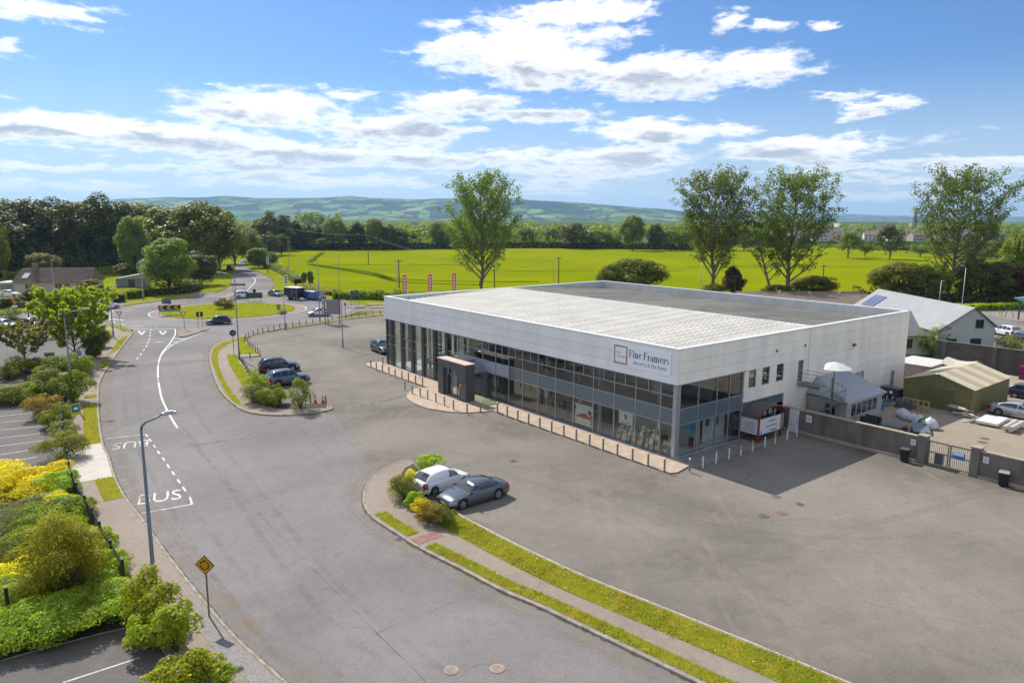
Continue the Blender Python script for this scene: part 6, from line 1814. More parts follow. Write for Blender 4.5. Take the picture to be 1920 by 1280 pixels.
# the two street trees on the left
p = G(140, 672); tm, cm = branchy(51, 8.7, 7.4, leaf_mat('leaf_streettree', (0.194, 0.251, 0.024), (0.387, 0.414, 0.042), 0.52), nlimb=34, leaf=.40, nsub=12, per=20, base=.08, bark=M_BARK)
t = thing('street_tree', 'yellow green street tree beside the car park entrance', 'tree', p, 1.0); link('trunk', tm, t); link('crown', cm, t)
p = G(49, 692); tm, cm = branchy(52, 5.4, 5.6, leaf_mat('leaf_smalltree', (0.170, 0.179, 0.075), (0.320, 0.320, 0.142), 0.49), nlimb=24, leaf=.30, nsub=10, per=16, base=.26, bark=M_BARK)
t = thing('street_tree', 'small pale leaved tree standing in a kerbed bed of the car park', 'tree', p, 0); link('trunk', tm, t); link('crown', cm, t)
shrub('small clipped ball tree by the car park fence', 74, 601, 1.6, 2.6, L_HEDGE, 700, .25)
shrub('bushy shrub by the orange works sign', 22, 608, 4.4, 2.6, L_MID, 1600, .3)
shrub('yellow shrub beside the street tree', 88, 634, 4.0, 2.4, L_YEL, 1200, .24)
# roundabout centre bush
p = G(423, 579)
rb = shrub('domed dark shrub with yellow top in the middle of the roundabout', 423, 580, 4.2, 2.1, L_DARK, 3000, .2, z=.14)
shrub('yellow flowering top of the roundabout planting', 424, 577, 2.6, 2.3, L_YEL, 220, .2, z=.14)
# by the right-hand house
for lab, px, py, w, h, m in (('bushy green tree against the house gable', 1745, 667, 4.0, 4.2, L_LIGHT), ('small shrub beside the lower house window', 1790, 660, 2.0, 2.6, L_FRESH), ('dark shrub with white blossom at the boundary wall', 1890, 668, 4.0, 3.0, L_MID), ('green shrub right of the house gable', 1775, 664, 2.0, 1.8, L_OLIVE)):
    shrub(lab, px, py, w, h, m, 1300, .28, z=.0)

# --- grass on the verges: blades and tufts, one mass
rs = np.random.RandomState(5)
P, N = [], []
def inside(poly, x, y):
    c = False; n = len(poly); j = n - 1
    for i in range(n):
        a, b = poly[i], poly[j]
        if (a[1] > y) != (b[1] > y) and x < (b[0] - a[0]) * (y - a[1]) / (b[1] - a[1]) + a[0]: c = not c
        j = i
    return c
Pts, Sz = [], []
for poly, z in VERGES:
    xs_ = [p[0] for p in poly]; ys_ = [p[1] for p in poly]
    ar = abs(sum(poly[i][0] * poly[(i + 1) % len(poly)][1] - poly[(i + 1) % len(poly)][0] * poly[i][1] for i in range(len(poly)))) / 2
    ylo = max(min(ys_), 16.0)
    cy = (ylo + max(ys_)) / 2
    dens = 420 if cy < 45 else 90 if cy < 80 else 22
    xhi = max(p[0] for p in poly if p[1] > 10)
    bbox = (xhi - min(xs_)) * (max(ys_) - ylo)
    n = int(min(bbox * dens, 600000))
    X = rs.uniform(min(xs_), xhi, n); Y = rs.uniform(ylo, max(ys_), n)
    pa = np.array([(p[0], p[1]) for p in poly]); ins = np.zeros(n, bool); j = len(pa) - 1
    for i in range(len(pa)):
        a, b = pa[i], pa[j]
        cnd = ((a[1] > Y) != (b[1] > Y)) & (X < (b[0] - a[0]) * (Y - a[1]) / (b[1] - a[1] + 1e-12) + a[0]); ins ^= cnd; j = i
    X, Y = X[ins], Y[ins]
    X = X + rs.randn(len(X)) * .06; Y = Y + rs.randn(len(X)) * .06
    clump = (np.sin(X * 2.1 + Y * 1.3) + np.sin(X * 5.3 - Y * 4.1) + np.sin(X * .8 - Y * .6 + 2)) / 3
    s = (.07 + .07 * np.clip(clump + .3, 0, 1) + rs.uniform(0, .05, len(X))) * (1.0 if cy < 80 else 1.6)
    Pts.append(np.stack([X, Y, np.full(len(X), z)], 1)); Sz.append(s)
B_, S_ = np.concatenate(Pts), np.concatenate(Sz)
n = len(B_)
a = rs.uniform(0, 2 * np.pi, n); wd = .13 * S_
side = np.stack([np.cos(a), np.sin(a), np.zeros(n)], 1) * wd[:, None]
lean = np.stack([rs.uniform(-1, 1, n), rs.uniform(-1, 1, n), np.zeros(n)], 1) * (S_ * .55)[:, None]
tip = B_ + lean + np.stack([np.zeros(n), np.zeros(n), S_ * .75], 1)
V = np.stack([B_ - side, B_ + side, tip], 1).reshape(-1, 3)
tag(link('verge_grass', mesh_np('verge_grass', V, np.arange(3 * n).reshape(n, 3), L_GRASS)), 'short yellow green grass growing on the verges and islands', 'grass', None, 'stuff')
# weeds and daisies in the wide verge
Q = B_[(B_[:, 1] < 45) & (rs.rand(n) < .006)]
me = leaf_mesh('verge_weeds', Q + np.array([0, 0, .10]), unit(len(Q), rs) * .3 + np.array([0, 0, .9]), .12, rs, L_FRESH, .8)
tag(link('verge_weeds', me), 'broad leaved weeds scattered through the near verges', 'weeds', None, 'stuff')
Q = B_[(B_[:, 1] < 45) & (rs.rand(n) < .0025)]
me = leaf_mesh('daisies', Q + np.array([0, 0, .15]), unit(len(Q), rs) * .3 + np.array([0, 0, .9]), .055, rs, pm('daisy_white', (.75, .74, .70), .7, var=0), 1.0)
tag(link('daisies', me), 'tiny white daisies dotted over the near verges', 'daisies', None, 'stuff')
# ------------------------------------------------------------------ bollards and posts
M_STEEL = pm('brushed_steel', (.30, .29, .28), .35, .8, var=.08)
M_CAP = pm('bollard_lit_cap', (.78, .76, .72), .4, .1, var=.02)  # near-white colour paints sunlight onto the bollard tops
M_WPOST = pm('white_post', (.66, .65, .62), .6, var=.08, scale=4)
M_YEL = pm('yellow_paint', (.55, .38, .02), .6, var=.1)
M_TIMB = pm('weathered_post', (.17, .14, .105), .9, var=.25, scale=5)
M_GALV = pm('galvanised_steel', (.30, .315, .33), .45, .6, var=.08)
M_GALVD = pm('grey_pole', (.16, .18, .205), .5, .4, var=.06)
M_BLACK = pm('black_paint', (.012, .012, .013), .5, var=.1)
cB1 = lambda x, y: G(690 + x * 360 / 1646, 520 + y * 280 / 1280)
cB2 = lambda x, y: G(930 + x * 380 / 1737, 620 + y * 280 / 1280)
bol_me = MB().lathe([(.075, 0), (.075, .86), (.06, .88)], n=12).mesh('post', M_STEEL, False)
cap_me = MB().lathe([(.078, .87), (.078, .93), (.05, .97), (.0, .98)], n=12).mesh('cap', M_CAP, False)
def bollard(p, lab, grp, z=.1, posts=None):
    t = thing('bollard', lab, 'bollard', (p.x, p.y, z), 0, grp)
    for nm, me in (posts or (('post', bol_me), ('cap', cap_me))): link(nm, me, t)
for i, (x, y) in enumerate([(25, 772), (72, 797), (125, 817), (180, 837), (233, 857), (292, 875), (348, 892), (408, 914), (468, 935), (128, 750)]):
    bollard(cB1(x, y), ORD[i] + ' steel bollard from the far corner before the double height glazing' if i < 9 else 'lone steel bollard at the far corner of the showroom', 'bollards left of the entrance')
for i, (x, y) in enumerate([(318, 967), (380, 1004), (448, 1029), (512, 1049), (582, 1077), (655, 1107), (733, 1139), (850, 1172), (965, 1157), (1110, 1160)]):
    bollard(cB1(x, y), ORD[i] + ' steel bollard from the left on the rounded paving before the entrance', 'bollards round the entrance')
for i, (x, y) in enumerate([(12, 707), (97, 737), (187, 772), (280, 802), (376, 837), (477, 872), (581, 907), (688, 945), (802, 987), (918, 1027), (1040, 1072), (1170, 1117), (1303, 1162), (1443, 1212), (1658, 1212)]):
    bollard(cB2(x, y), ORD[14 - i] + ' steel bollard from the near corner along the shop windows', 'bollards along the shop windows')
wp = MB().lathe([(.06, 0), (.06, .82), (.055, .84)], n=10).mesh('post', M_WPOST)
yp = MB().lathe([(.063, .45), (.063, .84), (.05, .86)], n=10).mesh('band', M_YEL)
for i, v in enumerate((.44, 2.01, 3.59, 5.09, 6.63, 8.29, 9.73, 11.48, 12.93)):
    yl = i in (3, 4, 6)
    bollard(W(-2.26, v), (ORD[i] + ' white post from the corner in the building shadow, ' + ('yellow topped' if yl else 'plain')), 'white posts on the shaded side', .01, (('post', wp), ('band', yp)) if yl else (('post', wp),))
tp_ = MB().box((0, 0, .42), (.11, .11, .84)).mesh('post', M_TIMB)
c2p = lambda x, y: G(400 + x * .2344, 380 + y * .2344)
c3p = lambda x, y: G(180 + x / 4, 560 + y / 4)
rows = [('timber post in the line between the forecourt and the roundabout', 'posts along the far edge of the forecourt', [c2p(x, y + 14) for x, y in [(250, 1105), (262, 1087), (285, 1070), (320, 1055), (357, 1042), (397, 1032), (440, 1022), (486, 1010), (533, 1000), (585, 991), (637, 982), (690, 973), (745, 964), (797, 955), (952, 932), (1060, 918), (1108, 912), (1165, 905), (1220, 898), (1278, 892), (1337, 886)]]),
        ('timber post in the short row beside the corner lawn', 'posts beside the corner lawn', [c2p(x, y + 14) for x, y in [(278, 1130), (295, 1150), (318, 1168), (338, 1184), (357, 1200), (375, 1222), (295, 1237)]]),
        ('dark timber post behind the parked off-roaders', 'posts behind the off-roaders', [c3p(x, y + 8) for x, y in [(1095, 480), (1105, 502), (1120, 525), (1135, 550), (1150, 575), (1165, 598), (1180, 620), (1195, 642)]]),
        ('timber post beside the traffic cones', 'posts by the cones', [c3p(1608, 788), c3p(1725, 796)])]
for lab, grp, pts in rows:
    for i, p in enumerate(pts):
        o = link('timber_post', tp_, None, (p.x, p.y, .08), (0, 0, BROT)); tag(o, ORD[i] + ' ' + lab, 'post', grp)
for i, (x, y) in enumerate(((1646, 788), (1703, 788))):
    p = c3p(x, y)
    t = thing('traffic_cone', ('red and white traffic cone nearest the light shrub', 'red and white traffic cone nearest the island end')[i], 'traffic cone', (p.x, p.y, .1), 0, 'traffic cones')
    MB().box((0, 0, .03), (.4, .4, .06)).build('base', pm('cone_red', (.52, .05, .02), .6), t)
    MB().lathe([(.16, .06), (.115, .3)], n=14).lathe([(.08, .5), (.035, .75)], n=14).build('body', pm('cone_red', (.52, .05, .02), .6), t)
    MB().lathe([(.117, .3), (.082, .5)], n=14).build('sleeve', pm('cone_white', (.72, .72, .70), .5), t)

# ------------------------------------------------------------------ lamps, poles, wires
def lamp(label, px, py, h, adir=None, alen=1.5, rise=.35, r=.085, group='street lamps', mat=None, head=True, name='street_lamp'):
    p = G(px, py)
    t = thing(name, label, 'street lamp', p, 0, group)
    mat = mat or M_GALVD
    MB().tube([(0, 0, 0), (0, 0, 1.2), (0, 0, 1.25), (0, 0, h)], [r * 1.35, r * 1.3, r, r * .62], 10).build('pole', mat, t, smooth=True)
    MB().box((r * 1.36, 0, .8), (.02, .12, .4)).build('hatch', M_GALVD, t)
    if adir is not None:
        d = Vector((math.cos(adir), math.sin(adir), 0))
        pts = [Vector((0, 0, h - .02)), Vector((0, 0, h + .18)) + d * .06, Vector((0, 0, h + .32)) + d * .25, Vector((0, 0, h + .36 + rise * .3)) + d * .6, Vector((0, 0, h + .36 + rise)) + d * alen]
        MB().tube(pts, [r * .62, r * .58, r * .55, r * .5, r * .42], 8).build('arm', mat, t, smooth=True)
        e = pts[-1]
    else:
        e = Vector((0, 0, h)); d = Vector((1, 0, 0))
    if head:
        a = math.atan2(d.y, d.x)
        c = e + d * .28
        hd = MB().box((c.x, c.y, e.z + .02), (.62, .24, .10), a).box((c.x, c.y, e.z + .09), (.4, .16, .06), a).build('lantern', pm('lantern_grey', (.42, .43, .44), .4, .3), t)
        MB().box((c.x, c.y, e.z - .045), (.42, .17, .03), a).build('glass', pm('lamp_glass', (.5, .5, .48), .2), hd)
    return t
lamp('tall grey street lamp nearest the camera beside the planted slope', 291, 1112, 8.15, math.radians(38), .95, .2, .1)
lamp('grey street lamp rising through the shrubs by the car park entrance', 137, 754, 8.4, math.radians(20), 1.6, .3)
lamp('dark street lamp at the corner facing the roundabout', 213, 634, 7.0, math.radians(75), 1.0)
lamp('tall street lamp on the island lawn with its arm over the road', 449, 674, 10.3, math.radians(178), 1.6)
lamp('street lamp behind the billboard with twin pale heads', 600, 604, 10.2, math.radians(180), .8)
lamp('slim lamp post on the far side of the east road', 637, 560, 9.6, None)
lamp('short lamp post standing in the open forecourt', 643, 652, 6.6, None, r=.07)
lamp('low camera post among the timber posts by the roundabout', 535, 619, 5.4, None, r=.07)
lamp('pale street lamp standing before the dark hedge', 269, 563, 8.6, None, mat=M_GALV)
lamp('leaning pale pole at the edge of the shaded bank', 353, 547, 5.6, None, mat=M_GALV, head=False, name='lamp_post')
lamp('street lamp beside the far road carrying a banner', 502, 513, 10.5, math.radians(180), 1.2)
lamp('street lamp at the field corner beyond the roundabout', 543, 526, 11.0, None)
lamp('curved white street lamp behind the bungalow', 152, 510, 8.5, math.radians(0), 1.6, mat=M_GALV)
lamp('thin pale lamp in front of the bungalow roof', 103, 560, 8.4, None, mat=M_GALV)
lamp('tall twin headed lamp in the side car park', 1803, 578, 8.2, math.radians(180), .5, .1, mat=M_GALV)
lamp('shorter lamp left of the twin headed one', 1760, 577, 5.5, None, mat=M_GALV)
lamp('slim pole standing in the crop field before the round tree', 1037, 545, 9.0, None, mat=M_GALV, head=False, name='lamp_post')
lamp('slim steel pole beside the utility pole over the roof', 745, 556, 8.6, None, mat=M_GALV, head=False, name='lamp_post')
lamp('slim pole left of the purple shrub', 1313, 555, 8.0, None, mat=M_GALV, head=False, name='lamp_post')
def upole(label, px, py, h, yaw=0.0, arms=1):
    p = G(px, py)
    t = thing('utility_pole', label, 'utility pole', p, yaw, 'wooden utility poles')
    MB().tube([(0, 0, 0), (0, 0, h)], [.16, .11], 8).build('pole', pm('creosote_wood', (.10, .08, .06), .9, var=.2), t)
    MB().box((0, 0, h - .35), (1.7, .1, .12)).build('cross_arm', pm('creosote_wood', (.10, .08, .06), .9), t)
    for x in (-.75, 0, .75): MB().lathe([(.04, 0), (.06, .08), (.03, .18)], (x, 0, h - .28), 8).build('insulator', pm('porcelain', (.4, .4, .38), .4), t)
    return p, h
UP = {}
for k, lab, px, py, h in (('a', 'wooden utility pole standing in the crop field', 691, 497, 11.5), ('b', 'wooden utility pole where the hedge meets the far road', 523, 476, 13.5), ('c', 'wooden utility pole rising left of the showroom parapet', 749, 556, 8.4), ('d', 'wooden utility pole just behind the middle of the parapet', 1047, 548, 8.6), ('e', 'short wooden pole right of the lone poplar', 927, 552, 6.0), ('f', 'wooden pole right of the broad poplar', 1541, 548, 6.8), ('g', 'wooden pole beside the purple shrub', 1377, 562, 5.5)):
    UP[k] = upole(lab, px, py, h, .3)
def wire(lab, a, b, sag, off):
    pa, ha = UP[a]; pb, hb = UP[b]
    pts = []
    for i in range(15):
        s = i / 14; q = pa.lerp(pb, s)
        pts.append((q.x + off, q.y, ha + (hb - ha) * s - .1 - sag * 4 * s * (1 - s)))
    tag(MB().tube(pts, .022, 4).build('overhead_wire', pm('cable_grey', (.10, .10, .09), .6), None), lab, 'wire', 'overhead wires')
for o, q in ((-.75, 'nearer'), (.75, 'farther')): wire(q + ' overhead wire sagging between the hedge pole and the field pole', 'b', 'a', 1.2, o)
for o, q in ((-.75, 'left'), (.75, 'right')): wire(q + ' overhead wire running from the field pole towards the lone poplar', 'a', 'e', 1.0, o)
wire('overhead wire between the short pole and the parapet pole', 'e', 'd', .8, 0)
wire('overhead wire from the left parapet pole to the short pole', 'c', 'e', .8, 0)

# ------------------------------------------------------------------ signs
M_SIGNB = pm('sign_back', (.12, .13, .14), .6, .3, var=.05)
M_SW = pm('sign_face_white', (.72, .72, .70), .5, var=0); M_SR = pm('sign_face_red', (.45, .02, .03), .5, var=0); M_SY = pm('sign_face_amber', (.62, .29, .01), .5, var=0); M_SK = pm('sign_face_black', (.012, .012, .012), .6, var=0); M_SG = pm('sign_face_green', (.01, .22, .16), .5, var=.05); M_SB = pm('sign_face_blue', (.02, .08, .35), .5, var=0)
def sign(label, px, py, h, yaw, group=None, posts=(0,), post_r=.04, name='road_sign', pm_=None):
    t = thing(name, label, 'road sign', G(px, py, .1 if py > 600 else 0.02), yaw, group)
    for x in posts: MB().tube([(x, .06, 0), (x, .06, h)], post_r, 7).build('post', pm_ or M_GALVD, t)
    return t
# sign faces look along local -Y
def poly_face(t, name, pts, y, mat, th=.02):
    n = len(pts); mb = MB()
    vs = [(x, y, z) for x, z in pts] + [(x, y + th, z) for x, z in pts]
    mb.add(vs, [tuple(range(n)), tuple(range(2 * n - 1, n - 1, -1))] + [(i, n + i, n + (i + 1) % n, (i + 1) % n) for i in range(n)])
    return mb.build(name, mat, t)
def circle_pts(r, cz, n=20, cx=0): return [(cx + r * math.cos(2 * math.pi * i / n), cz + r * math.sin(2 * math.pi * i / n)) for i in range(n)]
t = sign('amber diamond roundabout warning sign on a grey post', 391, 1157, 2.5, math.radians(-8))
poly_face(t, 'plate', [(0, 2.05), (.47, 2.52), (0, 2.99), (-.47, 2.52)], -.01, M_SK)
poly_face(t, 'amber_face', [(0, 2.09), (.43, 2.52), (0, 2.95), (-.43, 2.52)], -.022, M_SY, .01)
mb = MB()
for k in range(3):
    a0 = math.radians(90 + k * 120); n = 8; pts = []
    for i in range(n + 1):
        a = a0 + math.radians(78) * i / n
        pts.append((.17 * math.cos(a), -.03, 2.52 + .17 * math.sin(a))); pts.append((.225 * math.cos(a), -.03, 2.52 + .225 * math.sin(a)))
    for i in range(n): mb.add([pts[2 * i], pts[2 * i + 1], pts[2 * i + 3], pts[2 * i + 2]], [(3, 2, 1, 0)])
    a = a0 - math.radians(4); q = a0 - math.radians(32)
    mb.add([(.13 * math.cos(a), -.031, 2.52 + .13 * math.sin(a)), (.27 * math.cos(a), -.031, 2.52 + .27 * math.sin(a)), (.2 * math.cos(q), -.031, 2.52 + .2 * math.sin(q))], [(0, 1, 2)])
mb.build('roundabout_arrows', M_SK, t)
for lab, px, py in (('give way triangle on the corner by the roundabout', 226, 617), ('give way triangle on the splitter island', 346, 617.5)):
    t = sign(lab, px, py, 2.3, math.radians(20), 'give way signs')
    poly_face(t, 'red_plate', [(0, 2.0), (.48, 2.8), (-.48, 2.8)], -.01, M_SR); poly_face(t, 'white_face', [(0, 2.2), (.30, 2.7), (-.30, 2.7)], -.022, M_SW, .01)
t = sign('small dark sign on two posts on the splitter island', 376, 616.5, 2.3, math.radians(20), posts=(-.33, .33)); poly_face(t, 'plate', [(-.5, 2.0), (.5, 2.0), (.5, 2.75), (-.5, 2.75)], -.01, M_SK); poly_face(t, 'white_figure', [(-.1, 2.15), (.1, 2.15), (.1, 2.6), (-.1, 2.6)], -.022, M_SW, .01)
t = sign('black and amber chevron board over a green strip on the roundabout', 319, 592, 1.0, math.radians(24), posts=(-1.7, 0, 1.7), name='chevron_board')
poly_face(t, 'black_board', [(-1.85, 1.15), (1.85, 1.15), (1.85, 1.95), (-1.85, 1.95)], -.01, M_SK)
for k in range(3):
    x = -1.55 + k * 1.2
    poly_face(t, 'chevron', [(x - .22, 1.55), (x + .25, 1.93), (x + .75, 1.93), (x + .3, 1.55), (x + .75, 1.17), (x + .25, 1.17)], -.024, M_SY, .01)
poly_face(t, 'green_strip', [(-1.75, .78), (1.75, .78), (1.75, 1.13), (-1.75, 1.13)], -.01, pm('chevron_green', (.02, .28, .27), .5))
t = sign('grey back of a sign above a blue arrow on the far kerb', 313, 580, 1.2, math.radians(20)); poly_face(t, 'back_plate', [(-.8, 1.1), (.8, 1.1), (.8, 2.1), (-.8, 2.1)], -.01, M_SIGNB); poly_face(t, 'blue_disc', circle_pts(.3, 1.25, 16, .55), -.03, M_SB); poly_face(t, 'stub', [(-.12, 2.1), (.12, 2.1), (.12, 2.7), (-.12, 2.7)], -.01, M_SIGNB)
t = sign('green direction sign beside the street tree', 168, 580, 2.0, math.radians(20), posts=(-.6, .6)); poly_face(t, 'green_plate', [(-.95, 1.3), (.95, 1.3), (.95, 3.4), (-.95, 3.4)], -.01, M_SG); 
for z in (2.2, 2.65): poly_face(t, 'white_rule', [(-.75, z), (.75, z), (.75, z + .05), (-.75, z + .05)], -.022, M_SW, .01)
t = sign('orange diamond works sign over a white plate', 29, 586, 1.9, math.radians(20)); poly_face(t, 'orange_plate', [(0, 1.5), (.45, 1.95), (0, 2.4), (-.45, 1.95)], -.01, pm('works_orange', (.6, .2, .01), .5)); poly_face(t, 'white_plate', [(-.45, 1.0), (.45, 1.0), (.45, 1.4), (-.45, 1.4)], -.01, M_SW)
t = sign('round red ringed sign on the far verge', 391, 545, 2.1, math.radians(30)); poly_face(t, 'red_plate', circle_pts(.42, 2.3), -.01, M_SR); poly_face(t, 'white_face', circle_pts(.30, 2.3), -.022, M_SW, .01); poly_face(t, 'bar', [(-.2, 2.24), (.2, 2.24), (.2, 2.36), (-.2, 2.36)], -.034, M_SK, .01)
t = sign('small round sign against the dark undergrowth', 294, 552, 2.0, math.radians(30)); poly_face(t, 'plate', circle_pts(.3, 2.1), -.01, M_SW)
t = sign('round sign seen from behind on the island lawn', 439, 667, 2.9, math.radians(30)); poly_face(t, 'back_plate', circle_pts(.42, 3.0), -.01, pm('disc_back', (.05, .07, .09), .5, .2)); poly_face(t, 'clamp', [(-.2, 2.95), (.2, 2.95), (.2, 3.03), (-.2, 3.03)], -.03, M_GALV)
t = sign('wide green back of a direction sign beyond the roundabout', 477, 566, 1.3, math.radians(15), posts=(-1.3, 0, 1.3)); poly_face(t, 'back_plate', [(-1.7, .8), (1.7, .8), (1.7, 2.0), (-1.7, 2.0)], -.01, pm('green_back', (.045, .075, .06), .6)); poly_face(t, 'disc', circle_pts(.36, 2.35, 16, .1), -.01, M_SK)
t = sign('thin dark board on two posts on the far splitter island', 447, 549, 1.9, math.radians(10), posts=(-1.3, 1.3)); poly_face(t, 'board', [(-1.7, 1.7), (1.7, 1.7), (1.7, 2.2), (-1.7, 2.2)], -.01, M_SIGNB)
t = sign('pair of grey blue sign backs beside the east road', 665, 575, 3.0, math.radians(10), posts=(-.6, .1, .8)); poly_face(t, 'back_plate', [(-.8, 2.2), (-.05, 2.2), (-.05, 3.2), (-.8, 3.2)], -.01, pm('blue_back', (.06, .09, .15), .5)); poly_face(t, 'back_plate', [(.05, 2.3), (.85, 2.3), (.85, 3.3), (.05, 3.3)], -.01, pm('blue_back', (.06, .09, .15), .5))
t = sign('slim dark sign post by the timber posts', 648, 596, 2.6, math.radians(10)); poly_face(t, 'plate', [(-.12, 2.2), (.12, 2.2), (.12, 2.75), (-.12, 2.75)], -.01, M_SK)
t = sign('back of a triangle sign on the grass by the far road', 555, 545, 1.3, math.radians(200)); poly_face(t, 'back_plate', [(0, 1.2), (.4, 1.9), (-.4, 1.9)], -.01, M_SK)
for lab, px, py, z in (('tall black and white banner sign by the far road', 537, 541, 1.2), ('smaller banner on the lamp beside the far road', 503, 514, 3.2)):
    t = sign(lab, px, py, z + 2.2, math.radians(5), 'lamp post banners', name='banner_sign'); poly_face(t, 'banner', [(-.4, z), (.4, z), (.4, z + 2.2), (-.4, z + 2.2)], -.01, M_SW)
    for k in range(3): poly_face(t, 'dark_print', [(-.3, z + .25 + k * .65), (.3, z + .25 + k * .65), (.3, z + .6 + k * .65), (-.3, z + .6 + k * .65)], -.024, pm('banner_ink', (.05, .05, .12), .6), .01)
t = sign('small coloured notice on a stake on the roundabout lawn', 523, 589, 1.6, math.radians(10)); poly_face(t, 'panel', [(-.35, .8), (.35, .9), (.35, 1.9), (-.35, 1.8)], -.01, pm('notice_mix', (.35, .16, .06), .6, var=0, col2=(.1, .3, .25), scale=3))
ro = thing('boulder', 'brown boulder on the rim of the roundabout lawn', 'boulder', G(531, 588, .08), .4); rs = np.random.RandomState(9)
mb = MB().lathe([(.55, 0), (.7, .25), (.5, .6), (.15, .75)], n=9); mb.v = [(x * rs.uniform(.85, 1.15), y * rs.uniform(.8, 1.1), z * rs.uniform(.85, 1.1)) for x, y, z in mb.v]; mb.build('stone', pm('brown_stone', (.26, .14, .07), .9, var=.3, scale=3, bump=.5), ro)
# bus stop
t = sign('yellow and green bus stop flag beside the fence', 141, 822, 2.6, math.radians(50), name='bus_stop_sign', pm_=M_YEL); poly_face(t, 'yellow_plate', [(-.1, 1.9), (.6, 1.9), (.6, 2.85), (-.1, 2.85)], -.01, pm('bus_yellow', (.55, .45, .03), .5)); poly_face(t, 'green_plate', [(-.04, 2.15), (.54, 2.15), (.54, 2.8), (-.04, 2.8)], -.022, pm('bus_green', (.01, .20, .12), .5), .01); poly_face(t, 'white_bus', [(.1, 2.38), (.4, 2.38), (.4, 2.56), (.1, 2.56)], -.034, M_SW, .01)
MB().box((.0, -.02, .9), (.22, .16, .5)).build('timetable_case', M_YEL, t)
# billboard by the forecourt
bb_ = thing('billboard', 'double sided billboard on red posts at the forecourt edge', 'billboard', G(623, 608), math.radians(2))
for x, y in ((-1.15, .0), (-.75, .3), (1.25, .0)): MB().box((x, y, 2.1), (.14, .14, 4.2)).build('post', pm('post_red', (.36, .07, .03), .6), bb_)
for k in range(5): MB().box((.28, .0, 1.72 + k * .5 + .25), (1.8 + .6, .05, .485)).build('back_panel', pm('board_grey', (.22, .22, .23), .6, .2, var=.1), bb_)
mb = MB().add([(-1.25, -.1, 1.7), (-1.9, 1.2, 1.7), (-1.9, 1.2, 4.2), (-1.25, -.1, 4.2)], [(0, 1, 2, 3)]).add([(-1.20, -.08, 1.7), (-1.85, 1.22, 1.7), (-1.85, 1.22, 4.2), (-1.20, -.08, 4.2)], [(3, 2, 1, 0)])
mb.build('poster_face', pm('poster_mix', (.5, .5, .52), .5), bb_)
for z0, z1, c, n_ in ((3.3, 4.1, (.06, .35, .25), 'green'), (2.5, 2.9, (.45, .05, .06), 'red'), (1.8, 2.3, (.10, .22, .42), 'blue')):
    MB().add([(-1.27, -.1, z0), (-1.92, 1.2, z0), (-1.92, 1.2, z1), (-1.27, -.1, z1)], [(3, 2, 1, 0)]).build('poster_band', pm('band_' + n_, c, .5), bb_)
# pink flags
for i, (px, lab) in enumerate(((764, 'pink banner flag on a white pole, leftmost of three behind the parapet'), (811, 'pink banner flag on a white pole, middle one behind the parapet'), (856, 'pink banner flag on a white pole, nearest the lone poplar'))):
    t = thing('banner_flag', lab, 'flag', G(px, 574 - i * 2), 0, 'pink flags beside the road')
    MB().tube([(0, 0, 0), (0, 0, 6.6)], [.05, .035], 8).build('pole', M_WPOST, t)
    V_, Q_ = [], []
    for j in range(9):
        for k in range(4):
            V_.append((-.06 - k * .27, .10 * math.sin(j * .9 + k) * (k / 3), 3.0 + j * .43 - .06 * k))
    for j in range(8):
        for k in range(3): Q_.append((j * 4 + k, j * 4 + k + 1, j * 4 + k + 5, j * 4 + k + 4))
    fl = link('flag', mesh_np('flag', V_, Q_, pm('flag_pink', (.72, .09, .17), .7, var=.1, scale=2), True), t)
    for j in range(5): MB().box((-.46, -.12, 3.35 + j * .62), (.38, .01, .34)).build('white_print', M_SW, fl)

# ------------------------------------------------------------------ fence along the planted slope
fc = thing('mesh_fence', 'low black mesh fence between the pavement and the planted slope', 'fence', (0, 0, 0))
i0, i1 = near_idx(fence_line, 262, 1105), near_idx(fence_line, 126, 760)
seg = fence_line[i0:i1 + 1]
pts = [seg[0]]; acc = 0
for a, b in zip(seg, seg[1:]):
    acc += (b - a).length
    if acc > 2.3: pts.append(b); acc = 0
for k, p in enumerate(pts):
    MB().box((p.x, p.y, .85), (.11, .11, 1.7), .6).build('post', M_BLACK, fc)
    if k:
        q = pts[k - 1]; mb = MB()
        for z in np.arange(.15, 1.55, .15): mb.tube([(q.x, q.y, z), (p.x, p.y, z)], .010 if z < 1.4 else .03, 4)
        L_ = (p - q).length
        for s in np.arange(.12, L_, .15):
            c = q + (p - q) * (s / L_); mb.tube([(c.x, c.y, .12), (c.x, c.y, 1.5)], .009, 3)
        o = mb.build('mesh_panel', M_BLACK, fc)
t = thing('fence_post', 'single black post standing among the laurels at the lower left', 'post', G(20, 1180)); MB().box((0, 0, 1.0), (.1, .1, 2.0)).build('post', M_BLACK, t)
for lab, px, py, h in (('dark stone pier at the near side of the car park entrance', 121, 742, 2.2), ('dark stone pier at the far side of the car park entrance', 95, 690, 1.7)):
    t = thing('gate_pier', lab, 'pier', G(px, py), BROT); MB().box((0, 0, h / 2), (.9, .9, h)).build('shaft', pm('dark_stone', (.06, .055, .05), .85, var=.2), t); MB().box((0, 0, h + .06), (1.05, 1.05, .12)).build('capstone', pm('pier_cap', (.2, .19, .18), .8), t)
t = sign('small blue sign at the car park entrance', 146, 682, 1.3, math.radians(15)); poly_face(t, 'plate', [(-.6, .9), (.5, .9), (.5, 1.6), (-.6, 1.6)], -.01, pm('blue_plate', (.12, .28, .52), .4))
bd = MB()
tag(slab('planting_slope', [p.xy for p in GL([(-60, 890), (125, 868), (185, 960), (262, 1108), (285, 1165), (180, 1190), (60, 1222), (-80, 1262), (-220, 1100)])], -.03, .05, M_SOIL, side=M_KERB), None, None, None, 'structure')
